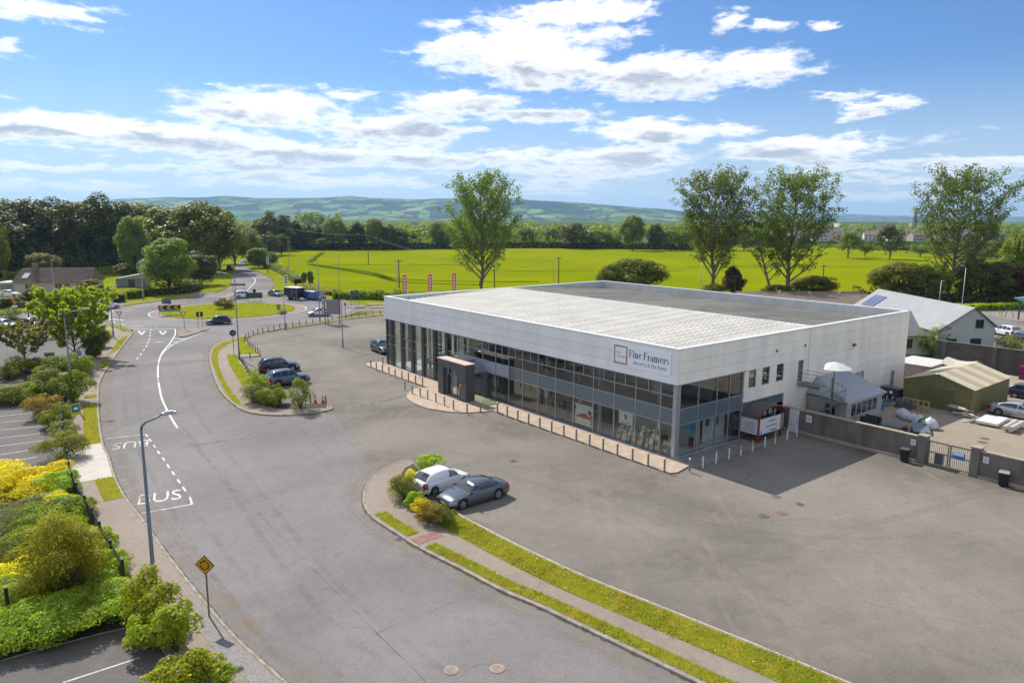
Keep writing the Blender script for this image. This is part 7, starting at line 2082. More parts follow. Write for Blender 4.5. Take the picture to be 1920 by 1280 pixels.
tag(slab('entrance_bed', [p.xy for p in GL([(-60, 770), (85, 762), (105, 800), (120, 850), (128, 845), (128, 760), (135, 735), (150, 715), (170, 690), (185, 660), (170, 650), (140, 690), (80, 705), (60, 735), (-60, 745)])], -.03, .04, M_SOIL, side=M_KERB), None, None, None, 'structure')
tag(slab('tree_bed', [p.xy for p in GL([(5, 712), (20, 720), (60, 712), (85, 700), (70, 690), (30, 696), (12, 704)])], -.03, .12, M_SOIL, side=M_KERB), None, None, None, 'structure')
for px in (54, 91): 
    t = thing('fence_post', 'black post of the car park fence ' + ('beside the ball tree' if px == 54 else 'beside the street tree'), 'post', G(px, 597 if px == 54 else 600)); MB().box((0, 0, .9), (.14, .14, 1.8)).build('post', M_BLACK, t)
# garden wall by the bungalow
mw = thing('garden_wall', 'brown roadside wall in front of the bungalow garden', 'wall'); a, b = G(-40, 580), G(98, 577)
MB().box(((a.x + b.x) / 2, (a.y + b.y) / 2, .6), ((b - a).length, .3, 1.2), math.atan2(b.y - a.y, b.x - a.x)).build('wall', pm('wall_brown', (.10, .085, .07), .9, var=.2), mw)
MB().box(((a.x + b.x) / 2, (a.y + b.y) / 2, 1.23), ((b - a).length, .4, .06), math.atan2(b.y - a.y, b.x - a.x)).build('coping', pm('wall_cap', (.22, .20, .17), .9), mw)
# ------------------------------------------------------------------ notice hut by the side windows (local x = v, y = u)
M_RED = pm('hut_red', (.24, .03, .025), .6, var=.1)
ki = thing('notice_hut', 'small red framed hut with an arched grey roof and white notice boards', 'hut', W(-.5, 10.35, .06), BROT)
for x in (-1.62, 1.62):
    for y in (-.82, .82): MB().box((x, y, 1.05), (.16, .16, 2.1)).build('post', M_RED, ki)
mb = MB(); n = 14; half = 1.85
arc = [(half * math.cos(math.pi * (1 - i / n)), 2.0 + .85 * math.sin(math.pi * i / n)) for i in range(n + 1)]
for (x0, z0), (x1, z1) in zip(arc, arc[1:]):
    mb.add([(x0, -1.0, z0), (x1, -1.0, z1), (x1, 1.0, z1), (x0, 1.0, z0)], [(0, 1, 2, 3)]); mb.add([(x0, -1.0, z0 - .06), (x1, -1.0, z1 - .06), (x1, 1.0, z1 - .06), (x0, 1.0, z0 - .06)], [(3, 2, 1, 0)])
mb.build('roof', pm('hut_roof', (.095, .092, .08), .85, var=.1), ki)
for y in (-1.0, 1.0):
    mb = MB()
    for (x0, z0), (x1, z1) in zip(arc, arc[1:]): mb.tube([(x0, y, z0 - .03), (x1, y, z1 - .03)], .075, 5)
    mb.build('arch_trim', M_RED, ki)
MB().bb(-1.55, 1.35, -.92, -.88, .62, 1.9).build('notice_board', pm('notice_white', (.66, .67, .70), .5, var=.02), ki)
MB().bb(-1.72, -1.68, -.78, .78, .62, 1.9).build('notice_board', pm('notice_white', (.66, .67, .70), .5), ki)
MB().bb(1.37, 1.58, -.91, -.87, .62, 1.9).build('ply_strip', pm('ply', (.38, .27, .16), .7), ki)
MB().bb(-.05, .75, -.935, -.922, .72, .82).bb(-.35, .55, -.935, -.922, 1.55, 1.64).build('red_print', pm('print_red', (.4, .05, .05), .6), ki)
mb = MB().bb(-.75, .9, -.935, -.922, 1.15, 1.21)
mb.bb(-1.4, -1.3, -.935, -.922, .72, .88)
for k in range(6): mb.bb(-1.735, -1.722, -.6, .55 - .1 * (k % 3), .8 + k * .14, .83 + k * .14)
mb.build('dark_print', pm('print_ink', (.05, .05, .07), .6), ki)
for x, w, z, h in ((-1.1, .4, 2.0, .45), (-.3, .3, 2.0, .5), (.5, .5, 2.02, .45), (1.2, .3, 2.0, .4)):
    MB().bb(x - w / 2, x + w / 2, -.5, -.46, z, z + h).build('hanging_frame', pm('hut_frame', (.30, .34, .33), .5, var=.5, scale=5), ki)
MB().bb(-1.55, 1.55, .74, .8, .3, 2.3).build('back_board', pm('hut_dark', (.04, .04, .04), .7), ki)
MB().bb(-1.7, 1.7, -.9, .9, .0, .05).build('floor', pm('hut_floor', (.12, .10, .08), .8), ki)

# ------------------------------------------------------------------ boundary wall and gate (v = 14.2)
M_RENDER = pm('stained_render', (.20, .175, .155), .9, var=0, col2=(.115, .098, .085), scale=.8, streak=(1.2, 1.2, .35), bump=.4)
M_CAPW = pm('wall_capping', (.34, .285, .22), .85, var=.15, scale=2)
def wall_run(label, u0, u1, h, v=14.2, th=.28, name='boundary_wall'):
    t = thing(name, label, 'wall', W(u0, v, 0), BROT)     # local y = u offset
    MB().bb(-th / 2, th / 2, u1 - u0, 0, 0, h).build('wall', M_RENDER, t)
    MB().bb(-th / 2 - .05, th / 2 + .05, u1 - u0, 0, h + .002, h + .09).build('capping', M_CAPW, t)
    MB().bb(-th / 2 - .12, -th / 2 - .004, u1 - u0, 0, 0, .22).build('plinth', M_CAPW, t)
    return t
wall_run('stained grey boundary wall between the side door and the yard gate', -.3, -11.25, 1.95)
wall_run('grey boundary wall right of the yard gate', -15.35, -34, 1.9)
for lab, u in (('wall pier at the yard gate nearest the building', -11.55), ('wall pier at the yard gate farthest from the building', -15.05)):
    t = thing('gate_pier', lab, 'pier', W(u, 14.2, 0), BROT); MB().bb(-.3, .3, -.28, .28, 0, 2.1).build('shaft', M_RENDER, t); MB().bb(-.36, .36, -.34, .34, 2.102, 2.2).build('capstone', M_CAPW, t)
gt = thing('yard_gate', 'double barred steel gate with a blue notice', 'gate', W(-11.9, 14.2, 0), BROT)
M_GATE = pm('gate_steel', (.12, .14, .17), .5, .5, var=.1)
for y0, y1 in ((-.02, -1.40), (-1.46, -2.84)):
    fr_ = MB()
    for z in (.12, 1.0, 1.78): fr_.bb(-.03, .03, y1, y0, z, z + .07)
    fr_.bb(-.03, .03, y0 - .07, y0, .12, 1.85).bb(-.03, .03, y1, y1 + .07, .12, 1.85)
    lf = fr_.build('gate_leaf', M_GATE, gt)
    for y in np.arange(y1 + .14, y0 - .08, .125): MB().tube([(0, y, .16), (0, y, 1.93)], [.018, .012], 5).build('bar', M_GATE, lf)
nb = MB().bb(-.07, -.045, -2.45, -1.65, .95, 1.45).build('notice', pm('notice_blue', (.03, .16, .50), .5), gt)
MB().bb(-.085, -.072, -2.4, -1.7, 1.22, 1.42).build('white_band', M_SW, nb)
MB().bb(.05, .3, -1.0, -.45, .2, .95).build('steel_plate', M_GATE, gt)
for lab, u, z, w, h in (('small white notice beside the gate pier on the long wall', -10.9, 1.25, .35, .45), ('small pale notice on the wall right of the gate', -15.7, 1.2, .35, .45), ('white notice on the wall beside the leaning door', -2.6, 1.1, .5, .6)):
    t = thing('wall_notice', lab, 'notice', W(u, 14.2, z), BROT); MB().bb(-.17, -.145, -w / 2, w / 2, 0, h).build('plate', M_SW, t)
    for k in range(3): MB().bb(-.18, -.172, -w * .35, w * .35, h * (.25 + .22 * k), h * (.3 + .22 * k)).build('dark_print', pm('print_ink', (.05, .05, .07), .6), t)
dd = thing('loose_door', 'white panel door leaning against the boundary wall', 'door', W(-1.35, 13.78, .02), BROT)
MB().box((0, 0, .98), (.05, .88, 1.95), M=Matrix.Rotation(.08, 4, 'Y')).build('door_leaf', pm('door_white', (.60, .61, .62), .6, var=.08, scale=2), dd)
MB().box((-.04, -.36, .95), (.06, .05, .15), M=Matrix.Rotation(.08, 4, 'Y')).build('handle', M_BLACK, dd)
def wheelie(lab, u, v, white=False, rz=.2):
    t = thing('wheelie_bin', lab, 'wheelie bin', W(u, v, .01), BROT + rz, 'wheelie bins')
    mb = MB(); 
    b_ = [(-.2, -.22), (.2, -.22), (.2, .22), (-.2, .22)]; t_ = [(-.28, -.29), (.28, -.29), (.28, .29), (-.28, .29)]
    mb.add([(x, y, .06) for x, y in b_] + [(x, y, .95) for x, y in t_], [(3, 2, 1, 0), (4, 5, 6, 7), (0, 1, 5, 4), (1, 2, 6, 5), (2, 3, 7, 6), (3, 0, 4, 7)])
    mb.build('body', M_BLACK, t)
    MB().box((0, 0, .99), (.60, .62, .06)).box((.27, 0, 1.02), (.1, .5, .08)).build('lid', pm('bin_lid', (.10, .10, .10), .5) if not white else pm('bin_lid_pale', (.32, .33, .33), .4), t)
    for s in (-1, 1): MB().lathe([(.04, -.03), (.1, -.03), (.1, .03), (.04, .03)], n=12, axis='Y').build('wheel', M_TYRE, t, loc=(.24, s * .25, .1))
wheelie('black wheelie bin standing left of the yard gate', -10.6, 13.5)
wheelie('black wheelie bin with a pale lid against the right wall', -17.0, 13.6, True)

# ------------------------------------------------------------------ yard: lean-to, spiral stair, parasol
le = thing('lean_to', 'small cream lean-to with a grey ribbed roof against the showroom side', 'building', W(0, 18.0, 0), BROT)
# footprint: x (v) 0..8, y (u) -3.9..-0.05
MB().bb(.25, 6.7, -3.6, -.05, 0, 2.35).build('wall', pm('lean_to_render', (.36, .35, .33), .8, var=.1), le)
MB().bb(.2, 6.8, -3.7, -3.61, 2.05, 2.36).build('fascia', pm('fascia_cream', (.52, .46, .36), .6), le)
for k in range(5):
    f = MB().bb(1.0 + k * .95, 1.85 + k * .95, -3.64, -3.605, 1.0, 2.0).build('window', M_CARGLASS, le)
    MB().bb(.97 + k * .95, 1.0 + k * .95, -3.66, -3.60, .96, 2.04).build('frame', M_SW, f)
wv = MB().bb(-.0 + .21, .248, -2.6, -1.7, 1.0, 1.9).build('window', M_CARGLASS, le); MB().bb(.19, .21, -2.66, -1.64, .94, .999).build('sill', M_SW, wv)
mb = MB()
def rf(v0, u0, z0, v1, u1, z1, v2, u2, z2, v3, u3, z3): mb.add([(v0, u0, z0), (v1, u1, z1), (v2, u2, z2), (v3, u3, z3)], [(0, 1, 2, 3)])
rf(-.1, -3.95, 2.38, 6.9, -3.95, 2.38, 6.9, -.04, 3.75, 1.7, -.04, 3.75)
mb.add([(-.1, -3.95, 2.38), (1.7, -.04, 3.75), (-.1, -.04, 2.6)], [(0, 1, 2)])
mb.add([(-.1, -3.95, 2.30), (6.9, -3.95, 2.30), (6.9, -3.95, 2.38), (-.1, -3.95, 2.38)], [(0, 1, 2, 3)])
ro_ = mb.build('roof', pm('lean_to_roof', (.30, .32, .36), .45, .3, var=.06, scale=1), le)
for k in range(16):
    v = .25 + k * .43
    top_u = -.05 if v > 1.7 else -.05 - (1.7 - v) / 1.8 * 3.6
    zt = 2.38 + (top_u + 3.95) / 3.91 * 1.37
    MB().add([(v - .025, -3.95, 2.42), (v + .025, -3.95, 2.42), (v + .025, top_u, zt + .05), (v - .025, top_u, zt + .05), (v - .06, -3.95, 2.375), (v + .06, -3.95, 2.375), (v + .06, top_u, zt + .0), (v - .06, top_u, zt)], [(0, 1, 2, 3), (4, 0, 3, 7), (1, 5, 6, 2)]).build('roof_rib', pm('lean_to_rib', (.38, .40, .44), .45, .3), ro_)
sp = thing('spiral_stair', 'grey steel spiral stair with a railed landing at the upper door', 'stair', W(-2.9, 16.9, 0), BROT)
M_STAIR = pm('stair_steel', (.19, .205, .22), .5, .5, var=.1)
MB().tube([(0, 0, 0), (0, 0, 4.6)], .07, 10).build('newel', M_STAIR, sp)
steps = 15; hr = []
for k in range(steps):
    a = math.radians(100 - k * 26 + 90); a2 = a + math.radians(30); z = .25 + k * (3.62 - .25) / (steps - 1)
    R_ = 1.1
    MB().add([(.06 * math.cos(a), .06 * math.sin(a), z), (R_ * math.cos(a), R_ * math.sin(a), z), (R_ * math.cos(a2), R_ * math.sin(a2), z), (.06 * math.cos(a2), .06 * math.sin(a2), z),
              (.06 * math.cos(a), .06 * math.sin(a), z - .05), (R_ * math.cos(a), R_ * math.sin(a), z - .05), (R_ * math.cos(a2), R_ * math.sin(a2), z - .05), (.06 * math.cos(a2), .06 * math.sin(a2), z - .05)],
             [(0, 1, 2, 3), (7, 6, 5, 4), (0, 4, 5, 1), (1, 5, 6, 2), (2, 6, 7, 3)]).build('tread', M_STAIR, sp)
    am = (a + a2) / 2
    MB().tube([(1.07 * math.cos(am), 1.07 * math.sin(am), z), (1.07 * math.cos(am), 1.07 * math.sin(am), z + .95)], .014, 5).build('baluster', M_STAIR, sp)
    hr.append((1.07 * math.cos(am), 1.07 * math.sin(am), z + .95))
MB().tube(hr, .025, 6).build('handrail', M_STAIR, sp)
MB().bb(-.55, .75, .85, 2.88, 3.58, 3.66).bb(-.55, -.49, .85, 2.88, 3.40, 3.58).build('landing', M_STAIR, sp)
mb = MB(); mb.tube([(-.52, .9, 4.65), (-.52, 2.85, 4.65)], .025, 6); mb.tube([(-.52, .9, 3.85), (-.52, 2.85, 3.85)], .018, 6); mb.tube([(.72, .9, 4.65), (.72, 2.85, 4.65)], .025, 6)
mb.build('landing_rail', M_STAIR, sp)
for y in np.arange(.9, 2.86, .13): MB().tube([(-.52, y, 3.66), (-.52, y, 4.65)], .011, 4).build('baluster', M_STAIR, sp)
pa = thing('parasol', 'white garden parasol standing above the spiral stair', 'parasol', W(-3.25, 16.4, 4.1), BROT)
MB().tube([(0, 0, -4.08), (0, 0, 1.95)], .035, 8).build('pole', pm('parasol_pole', (.13, .09, .06), .7), pa)
mb = MB(); n = 8; R_ = 1.38
rim_ = [(R_ * math.cos(2 * math.pi * k / n), R_ * math.sin(2 * math.pi * k / n), 1.45) for k in range(n)]
mid_ = [(R_ * .5 * math.cos(2 * math.pi * k / n), R_ * .5 * math.sin(2 * math.pi * k / n), 1.78) for k in range(n)]
for k in range(n):
    j = (k + 1) % n
    mb.add([rim_[k], rim_[j], mid_[j], mid_[k]], [(0, 1, 2, 3)]); mb.add([mid_[k], mid_[j], (0, 0, 1.98)], [(0, 1, 2)])
mb.build('canopy', leaf_mat('parasol_cloth', (.72, .71, .68), (.76, .75, .72), .25, 0.0), pa)
for k in range(n): MB().tube([(0, 0, 1.3), tuple(c * .98 for c in rim_[k])], .01, 4).build('rib', M_STAIR, pa)

# ------------------------------------------------------------------ yard: shed and clutter
sh = thing('shed', 'olive green steel shed with a cream and tan striped roof', 'shed', W(-5.4, 32.0, 0), BROT)   # local x=v, y=u
M_SHED = pm('shed_green', (.165, .160, .062), .55, .0, var=.1, scale=1)
V0, V1, U0, U1, EZ, RZ_ = 0.0, 9.0, -3.1, 3.1, 2.35, 3.35
def shed_face(x, nm):
    mb = MB(); n = 31
    ys = np.linspace(U0, U1, n * 3 + 1)
    for i in range(len(ys) - 1):
        y0, y1 = ys[i], ys[i + 1]
        d0, d1 = (.04 if (i % 3) == 1 else 0), (.04 if ((i + 1) % 3) == 1 else 0)
        z = lambda y: EZ + (RZ_ - EZ) * (1 - abs(y) / U1)
        mb.add([(x - d0, y0, 0), (x - d1, y1, 0), (x - d1, y1, z(y1)), (x - d0, y0, z(y0))], [(3, 2, 1, 0)])
    return mb.build(nm, M_SHED, sh)
shed_face(V0, 'front_wall'); shed_face(V1, 'rear_wall')
for y in (U0, U1):
    mb = MB(); xs_ = np.linspace(V0, V1, 91)
    for i in range(90):
        d0, d1 = (.04 if i % 3 == 1 else 0), (.04 if (i + 1) % 3 == 1 else 0); s = -1 if y < 0 else 1
        mb.add([(xs_[i], y + s * d0, 0), (xs_[i + 1], y + s * d1, 0), (xs_[i + 1], y + s * d1, EZ), (xs_[i], y + s * d0, EZ)], [(0, 1, 2, 3)])
    mb.build('side_wall', M_SHED, sh)
dr = MB().bb(-.10, -.05, -1.5, 1.45, 0, 2.05).build('roller_door', pm('shed_door', (.13, .13, .048), .5, .0, var=.06), sh)
for k in range(10): MB().bb(-.115, -.102, -1.48, 1.43, .1 + k * .19, .12 + k * .19).build('slat', pm('shed_door', (.13, .13, .048)), dr)
MB().bb(-.14, -.10, -1.6, -.7, 2.12, 2.18).build('door_lintel', pm('lintel_pale', (.3, .3, .2), .6), sh)
cols_ = [pm('roof_cream', (.52, .48, .34), .5, .05, var=.05), pm('roof_tan', (.43, .33, .17), .5, .05, var=.05)]
ns = 7; bw = (V1 - V0 + .3) / ns
for k in range(ns):
    for s in (-1, 1):
        x0, x1 = V0 - .15 + k * bw, V0 - .15 + (k + 1) * bw
        mb = MB().add([(x0, 0, RZ_ + .06), (x1 - .004, 0, RZ_ + .06), (x1 - .004, s * 3.25, EZ + .03), (x0, s * 3.25, EZ + .03), (x0, 0, RZ_ + .02), (x1 - .004, 0, RZ_ + .02), (x1 - .004, s * 3.25, EZ - .01), (x0, s * 3.25, EZ - .01)], [(0, 1, 2, 3) if s < 0 else (3, 2, 1, 0), (7, 6, 5, 4), (2, 6, 7, 3) if s > 0 else (3, 7, 6, 2), (0, 3, 7, 4), (1, 5, 6, 2)])
        mb.build('roof_sheet', cols_[k % 2], sh)
MB().box((V0 - .17, -1.6, (RZ_ + EZ) / 2 + .02), (.05, 3.4, .12), M=None).v
mb = MB()
for s in (-1, 1): mb.tube([(V0 - .16, 0, RZ_ + .04), (V0 - .16, s * 3.25, EZ + .02)], .06, 4)
mb.build('barge_trim', cols_[0], sh)
# back wall of the yard
bw_ = thing('yard_wall', 'high grey block wall along the back of the yard', 'wall', W(4.0, 55.2, 0), BROT)
MB().bb(0, .25, -40, 0, 0, 2.95).build('wall', pm('block_wall', (.085, .075, .068), .9, var=.2, scale=1, bump=.3), bw_)
MB().bb(-.04, .29, -40, 0, 2.952, 3.03).build('capping', pm('block_cap', (.16, .15, .14), .9), bw_)
for u in (-1, -6.5, -13): MB().bb(-.22, -.003, u - .25, u + .25, 0, 2.94).build('buttress', pm('block_wall2', (.105, .095, .088), .9, var=.2), bw_)
ou = thing('outbuilding', 'small pinkish flat roofed outbuilding at the showroom corner', 'building', W(-.2, 39.0, 0), BROT); MB().bb(0, 5, -1.6, 2.2, 0, 2.5).build('wall', pm('pink_render', (.42, .35, .32), .8, var=.1), ou); MB().bb(-.1, 5.1, -1.7, 2.3, 2.502, 2.6).build('roof', pm('outbuilding_roof', (.55, .52, .48), .7), ou)
me_ = thing('marquee', 'cream awning sheet sagging behind the shed', 'awning', W(-3.2, 43.5, 0), BROT)
mb = MB()
for i in range(6):
    for j in range(6): mb.v.append((i * .6 - 1.5, j * .6 - 1.5, 2.6 + .5 * math.sin(i / 5 * math.pi) - .25 * math.sin(j / 5 * math.pi)))
for i in range(5):
    for j in range(5): mb.f.append((i * 6 + j, (i + 1) * 6 + j, (i + 1) * 6 + j + 1, i * 6 + j + 1)); mb.mi.append(0)
mb.build('canopy', pm('canvas', (.5, .46, .38), .8), me_, smooth=True)
for x, y in ((-1.5, -1.5), (1.5, -1.5), (-1.5, 1.5), (1.5, 1.5)): MB().tube([(x, y, 0), (x, y, 2.6)], .04, 6).build('leg', M_GALV, me_)

M_PAL = pm('pallet_wood', (.40, .26, .12), .85, var=.2, scale=3)
def pallet(name, lab, u, v, z, rz, tilt=0.0, w=1.2, l=1.0, mat=None, grp=None):
    t = thing(name, lab, 'pallet', W(u, v, z), BROT + rz, grp)
    t.rotation_euler = (0, tilt, BROT + rz)
    for k in range(6): MB().box((0, -w / 2 + .06 + k * (w - .12) / 5, .135), (l, .11, .022)).build('plank', mat or M_PAL, t)
    for k in (-1, 0, 1): MB().box((k * (l / 2 - .06), 0, .075), (.1, w, .095)).build('bearer', mat or M_PAL, t)
    for k in (-1, 0, 1): MB().box((0, k * (w / 2 - .06), .015), (l, .1, .022)).build('base_board', mat or M_PAL, t)
    return t
pallet('pallet', 'pale timber pallet propped upright before the shed', -4.6, 29.6, .55, 0, math.radians(-80), 2.4, 1.1)
for i in range(5):
    pallet('pallet', ('bottom', 'second', 'third', 'fourth', 'topmost')[i] + ' grey pallet in the stack behind the upright one', -3.6 + .05 * (i % 2), 29.9, .01 + i * .16, .1 * (i % 3), 0, 1.6, 1.3, pm('grey_wood', (.13, .135, .15), .85, var=.3, scale=3), 'stacked grey pallets')
def heap(name, lab, cat, u, v, items, rz=0.0, z=.01):
    t = thing(name, lab, cat, W(u, v, z), BROT + rz)
    for nm, x, y, zz, dx, dy, dz, a, tl, m in items:
        MB().box((0, 0, 0), (dx, dy, dz), M=Matrix.Translation((x, y, zz)) @ Matrix.Rotation(a, 4, 'Z') @ Matrix.Rotation(tl, 4, 'Y')).build(nm, m, t)
    return t
GW = pm('grey_sheet', (.10, .13, .15), .5, var=.1); WH = pm('white_sheet', (.62, .62, .62), .5, var=.06); BR = pm('brown_ply', (.30, .20, .10), .8, var=.2); DK = pm('dark_junk', (.035, .04, .05), .6, var=.2); BL = pm('blue_crate', (.03, .18, .45), .5)
heap('flat_roof_panels', 'blue grey sheet panels lying behind the boundary wall', 'panels', -6.3, 21.5, [('panel', 0, 0, .45, 3.0, 1.7, .05, .1, .12, GW), ('panel', 1.2, -1.6, .35, 2.4, 1.3, .05, .5, -.1, GW), ('board', -1.6, -.4, .3, .1, 1.8, .6, .1, .2, BR), ('board', 0, -1.2, .3, 1.8, .1, .6, .3, 0, BR), ('panel', -1.2, .8, .3, 1.5, 1.6, .05, .4, .2, DK)])
heap('timber_stack', 'heap of white and brown boards at the shed corner', 'boards', -8.2, 31.0, [('board', RNG.uniform(-.5, .5), RNG.uniform(-.6, .6), .08 + k * .07, RNG.uniform(1.2, 2.0), .14, .05, RNG.uniform(.9, 2.2), 0, [WH, BR, DK, BR, WH][k % 5]) for k in range(11)])
heap('metal_trims', 'long pale metal trims lying on the concrete', 'metal trims', -9.3, 30.0, [('trim', .12 * k, -.25 * k, .05 + .02 * (k % 3), 2.6, .1, .07, RNG.uniform(-.25, .0), 0, [WH, GW, DK, WH][k % 4]) for k in range(8)])
heap('white_sheets', 'stack of white sheets on a pallet in the yard', 'sheets', -10.8, 30.4, [('sheet', .02 * k, .03 * k, .12 + .045 * k, 3.1, 1.7, .035, .03 * (k % 3), 0, WH if k > 1 else BR) for k in range(6)])
heap('wrapped_rolls', 'two wrapped rolls lying beside the white sheets', 'rolls', -12.6, 29.7, [('bearer', -.8, .0, .06, .15, 1.5, .12, 0, 0, BR), ('bearer', .9, 0, .06, .15, 1.5, .12, 0, 0, BR)])
rl = thing('carpet_roll', 'cream wrapped roll on bearers in the yard', 'roll', W(-12.3, 29.8, .14), BROT); MB().tube([(-1.6, 0, .2), (1.6, .1, .2)], .2, 12).build('roll', pm('roll_cream', (.58, .52, .42), .6), rl)
rl = thing('carpet_roll', 'outer grey white wrapped roll on bearers in the yard', 'roll', W(-12.85, 29.6, .14), BROT); MB().tube([(-1.5, 0, .24), (1.6, .05, .24)], .24, 12).build('roll', pm('roll_grey', (.5, .49, .46), .6), rl)
heap('blue_crate', 'blue plastic crate beside the lean-to', 'crate', -2.4, 27.2, [('body', 0, 0, .3, .6, .5, .6, 0, 0, BL), ('rim', 0, 0, .62, .66, .56, .05, 0, 0, BL)])
heap('tipped_bin', 'dark open container beside the boundary wall', 'container', -4.9, 19.6, [('side', 0, 0, .55, .1, 1.4, 1.1, 0, 0, DK), ('side', .9, 0, .55, .1, 1.4, 1.1, 0, 0, DK), ('base', .45, 0, .08, .8, 1.3, .1, 0, 0, DK), ('back', .45, .66, .55, .8, .08, 1.0, 0, 0, BR)])
heap('scrap_chairs', 'jumble of dark chair frames beside the lean-to', 'scrap', -1.6, 29.0, [('leg', RNG.uniform(-.8, .8), RNG.uniform(-.8, .8), .45, .06, .06, 1.0, RNG.uniform(0, 3), RNG.uniform(-.8, .8), DK if k % 3 else WH) for k in range(12)] + [('seat', 0, 0, .3, .7, .6, .06, .4, .3, DK), ('seat', .4, -.5, .5, .6, .6, .06, 1.2, -.4, DK)])
cb = thing('commercial_bin', 'large dark wheeled waste container by the side door', 'waste container', W(-1.2, 32.2, 0), BROT)
MB().bb(-.6, .6, -.9, .9, .2, 1.15).build('body', DK, cb); MB().box((0, 0, 1.2), (1.3, 1.9, .1), M=Matrix.Rotation(.05, 4, 'Y')).build('lid', pm('bin_lid', (.10, .10, .10), .5), cb); MB().bb(-.62, -.605, -.3, .0, .7, 1.0).build('sticker', M_SW, cb)
for x in (-.45, .45):
    for y in (-.7, .7): MB().lathe([(.05, -.03), (.1, -.03), (.1, .03), (.05, .03)], n=10, axis='Y').build('wheel', M_TYRE, cb, loc=(x, y, .1))
rs = np.random.RandomState(4)
def bag(lab, u, v, w, m, k):
    t = thing('sack', lab, 'sack', W(u, v, .02), BROT + k)
    mb = MB(); n = 12; prof = [(.05, .0), (.46, .02), (.5, .25), (.42, .5), (.22, .66), (.06, .72)]
    mb.lathe(prof, n=n); mb.v = [(x * w * rs.uniform(.8, 1.2), y * w * rs.uniform(.8, 1.2), z * w * rs.uniform(.85, 1.1)) for x, y, z in mb.v]
    mb.build('bag', m, t, smooth=True); MB().box((0, 0, .70 * w), (.16 * w, .1 * w, .12 * w)).build('knot', m, t)
SK = pm('sack_white', (.55, .55, .58), .6, var=.15, scale=5)
for k, (u, v, w, lab) in enumerate(((-4.9, 26.2, 1.1, 'white plastic sack nearest the pallets'), (-5.5, 25.6, 1.0, 'white plastic sack second from the pallets'), (-6.1, 25.4, 1.0, 'white plastic sack in the middle of the row'), (-6.8, 25.0, 1.1, 'white plastic sack beside the green printed one'), (-8.0, 24.3, 1.3, 'clear wrapped bundle ending the row of sacks'))): bag(lab, u, v, w, SK, k)
bag('green printed sack among the white ones', -7.5, 24.6, 1.1, pm('sack_green', (.12, .30, .10), .6, var=.6, scale=3), 2)
heap('purple_bin', 'purple recycling skip against the back wall', 'bin', -6.5, 53.8, [('body', 0, 0, .7, 1.2, 1.6, 1.4, 0, 0, pm('bin_purple', (.16, .01, .09), .5)), ('lid', 0, 0, 1.45, 1.3, 1.7, .08, 0, 0, pm('bin_purple', (.16, .01, .09), .5))])
for i, (px, py) in enumerate(((1846, 822), (1842, 829))):
    p = G(px, py); t = MB().lathe([(.35, 0), (.35, .02)], n=16).build('manhole_cover', pm('iron', (.13, .12, .11), .7, .3), None, loc=(p.x, p.y, .009)); tag(t, ('round dark cover in the yard concrete, farther of two', 'round dark cover in the yard concrete, nearer of two')[i], 'manhole cover', 'covers in the tarmac')

# ------------------------------------------------------------------ houses
M_HROOF = pm('house_metal_roof', (.27, .275, .28), .5, .2, var=.05, scale=.5); M_HROOFD = pm('house_dark_roof', (.13, .13, .135), .5, .2, var=.08, scale=.6); M_HWALL = pm('house_render', (.46, .46, .44), .85, var=.05)
ho = thing('gabled_house', 'pale rendered gabled house with a grey metal roof and solar panel', 'house', (60.5, 93.5, 0), 0)
xl, xr_, zl, zr_, za, dep = -4.7, 3.2, 3.35, 4.0, 6.55, 25.0
mb = MB()
for y in (0, dep): mb.add([(xl + .3, y, 0), (xr_ - .2, y, 0), (xr_ - .2, y, zr_ - .05), (0, y, za - .12), (xl + .3, y, zl - .05)], [(0, 1, 2, 3, 4) if y == 0 else (4, 3, 2, 1, 0)])
mb.quad((xl + .3, 0, 0), (xl + .3, 0, zl - .05), (xl + .3, dep, zl - .05), (xl + .3, dep, 0)); mb.quad((xr_ - .2, 0, 0), (xr_ - .2, dep, 0), (xr_ - .2, dep, zr_ - .05), (xr_ - .2, 0, zr_ - .05))
mb.build('wall', M_HWALL, ho)
mb = MB(); th = .12
for (x0, z0, x1, z1) in ((xl, zl, 0, za), (0, za, xr_, zr_)):
    mb.add([(x0, -.2, z0), (x1, -.2, z1), (x1, dep, z1), (x0, dep, z0), (x0, -.2, z0 - th), (x1, -.2, z1 - th), (x1, dep, z1 - th), (x0, dep, z0 - th)], [(0, 1, 2, 3), (7, 6, 5, 4), (4, 5, 1, 0), (0, 3, 7, 4), (1, 5, 6, 2)])
hr_ = mb.build('roof', M_HROOF, ho)
mb = MB().tube([(xl, -.22, zl - .06), (0, -.22, za - .06), (xr_, -.22, zr_ - .06)], .09, 4); mb.build('verge_trim', M_HROOFD, hr_)
for k in range(30):
    y = .3 + k * .83; MB().tube([(xl, y, zl + .01), (0, y, za + .01)], .014, 4).build('standing_seam', M_HROOF, hr_)
sx = lambda f: (xl * (1 - f), zl + (za - zl) * f)
mb = MB(); (xa, zA), (xb, zB) = sx(.25), sx(.72)
mb.add([(xa, 19.6, zA + .12), (xb, 19.6, zB + .12), (xb, 23.2, zB + .12), (xa, 23.2, zA + .12), (xa, 19.6, zA + .02), (xb, 19.6, zB + .02), (xb, 23.2, zB + .02), (xa, 23.2, zA + .02)], [(0, 1, 2, 3), (4, 5, 1, 0), (0, 3, 7, 4)])
so = mb.build('solar_panel', pm('solar_blue', (.16, .19, .34), .15, .2, var=.05, coat=.6), ho)
for k in range(1, 4):
    y = 19.6 + k * .9; MB().tube([(xa, y, zA + .13), (xb, y, zB + .13)], .02, 4).build('frame', M_GALV, so)
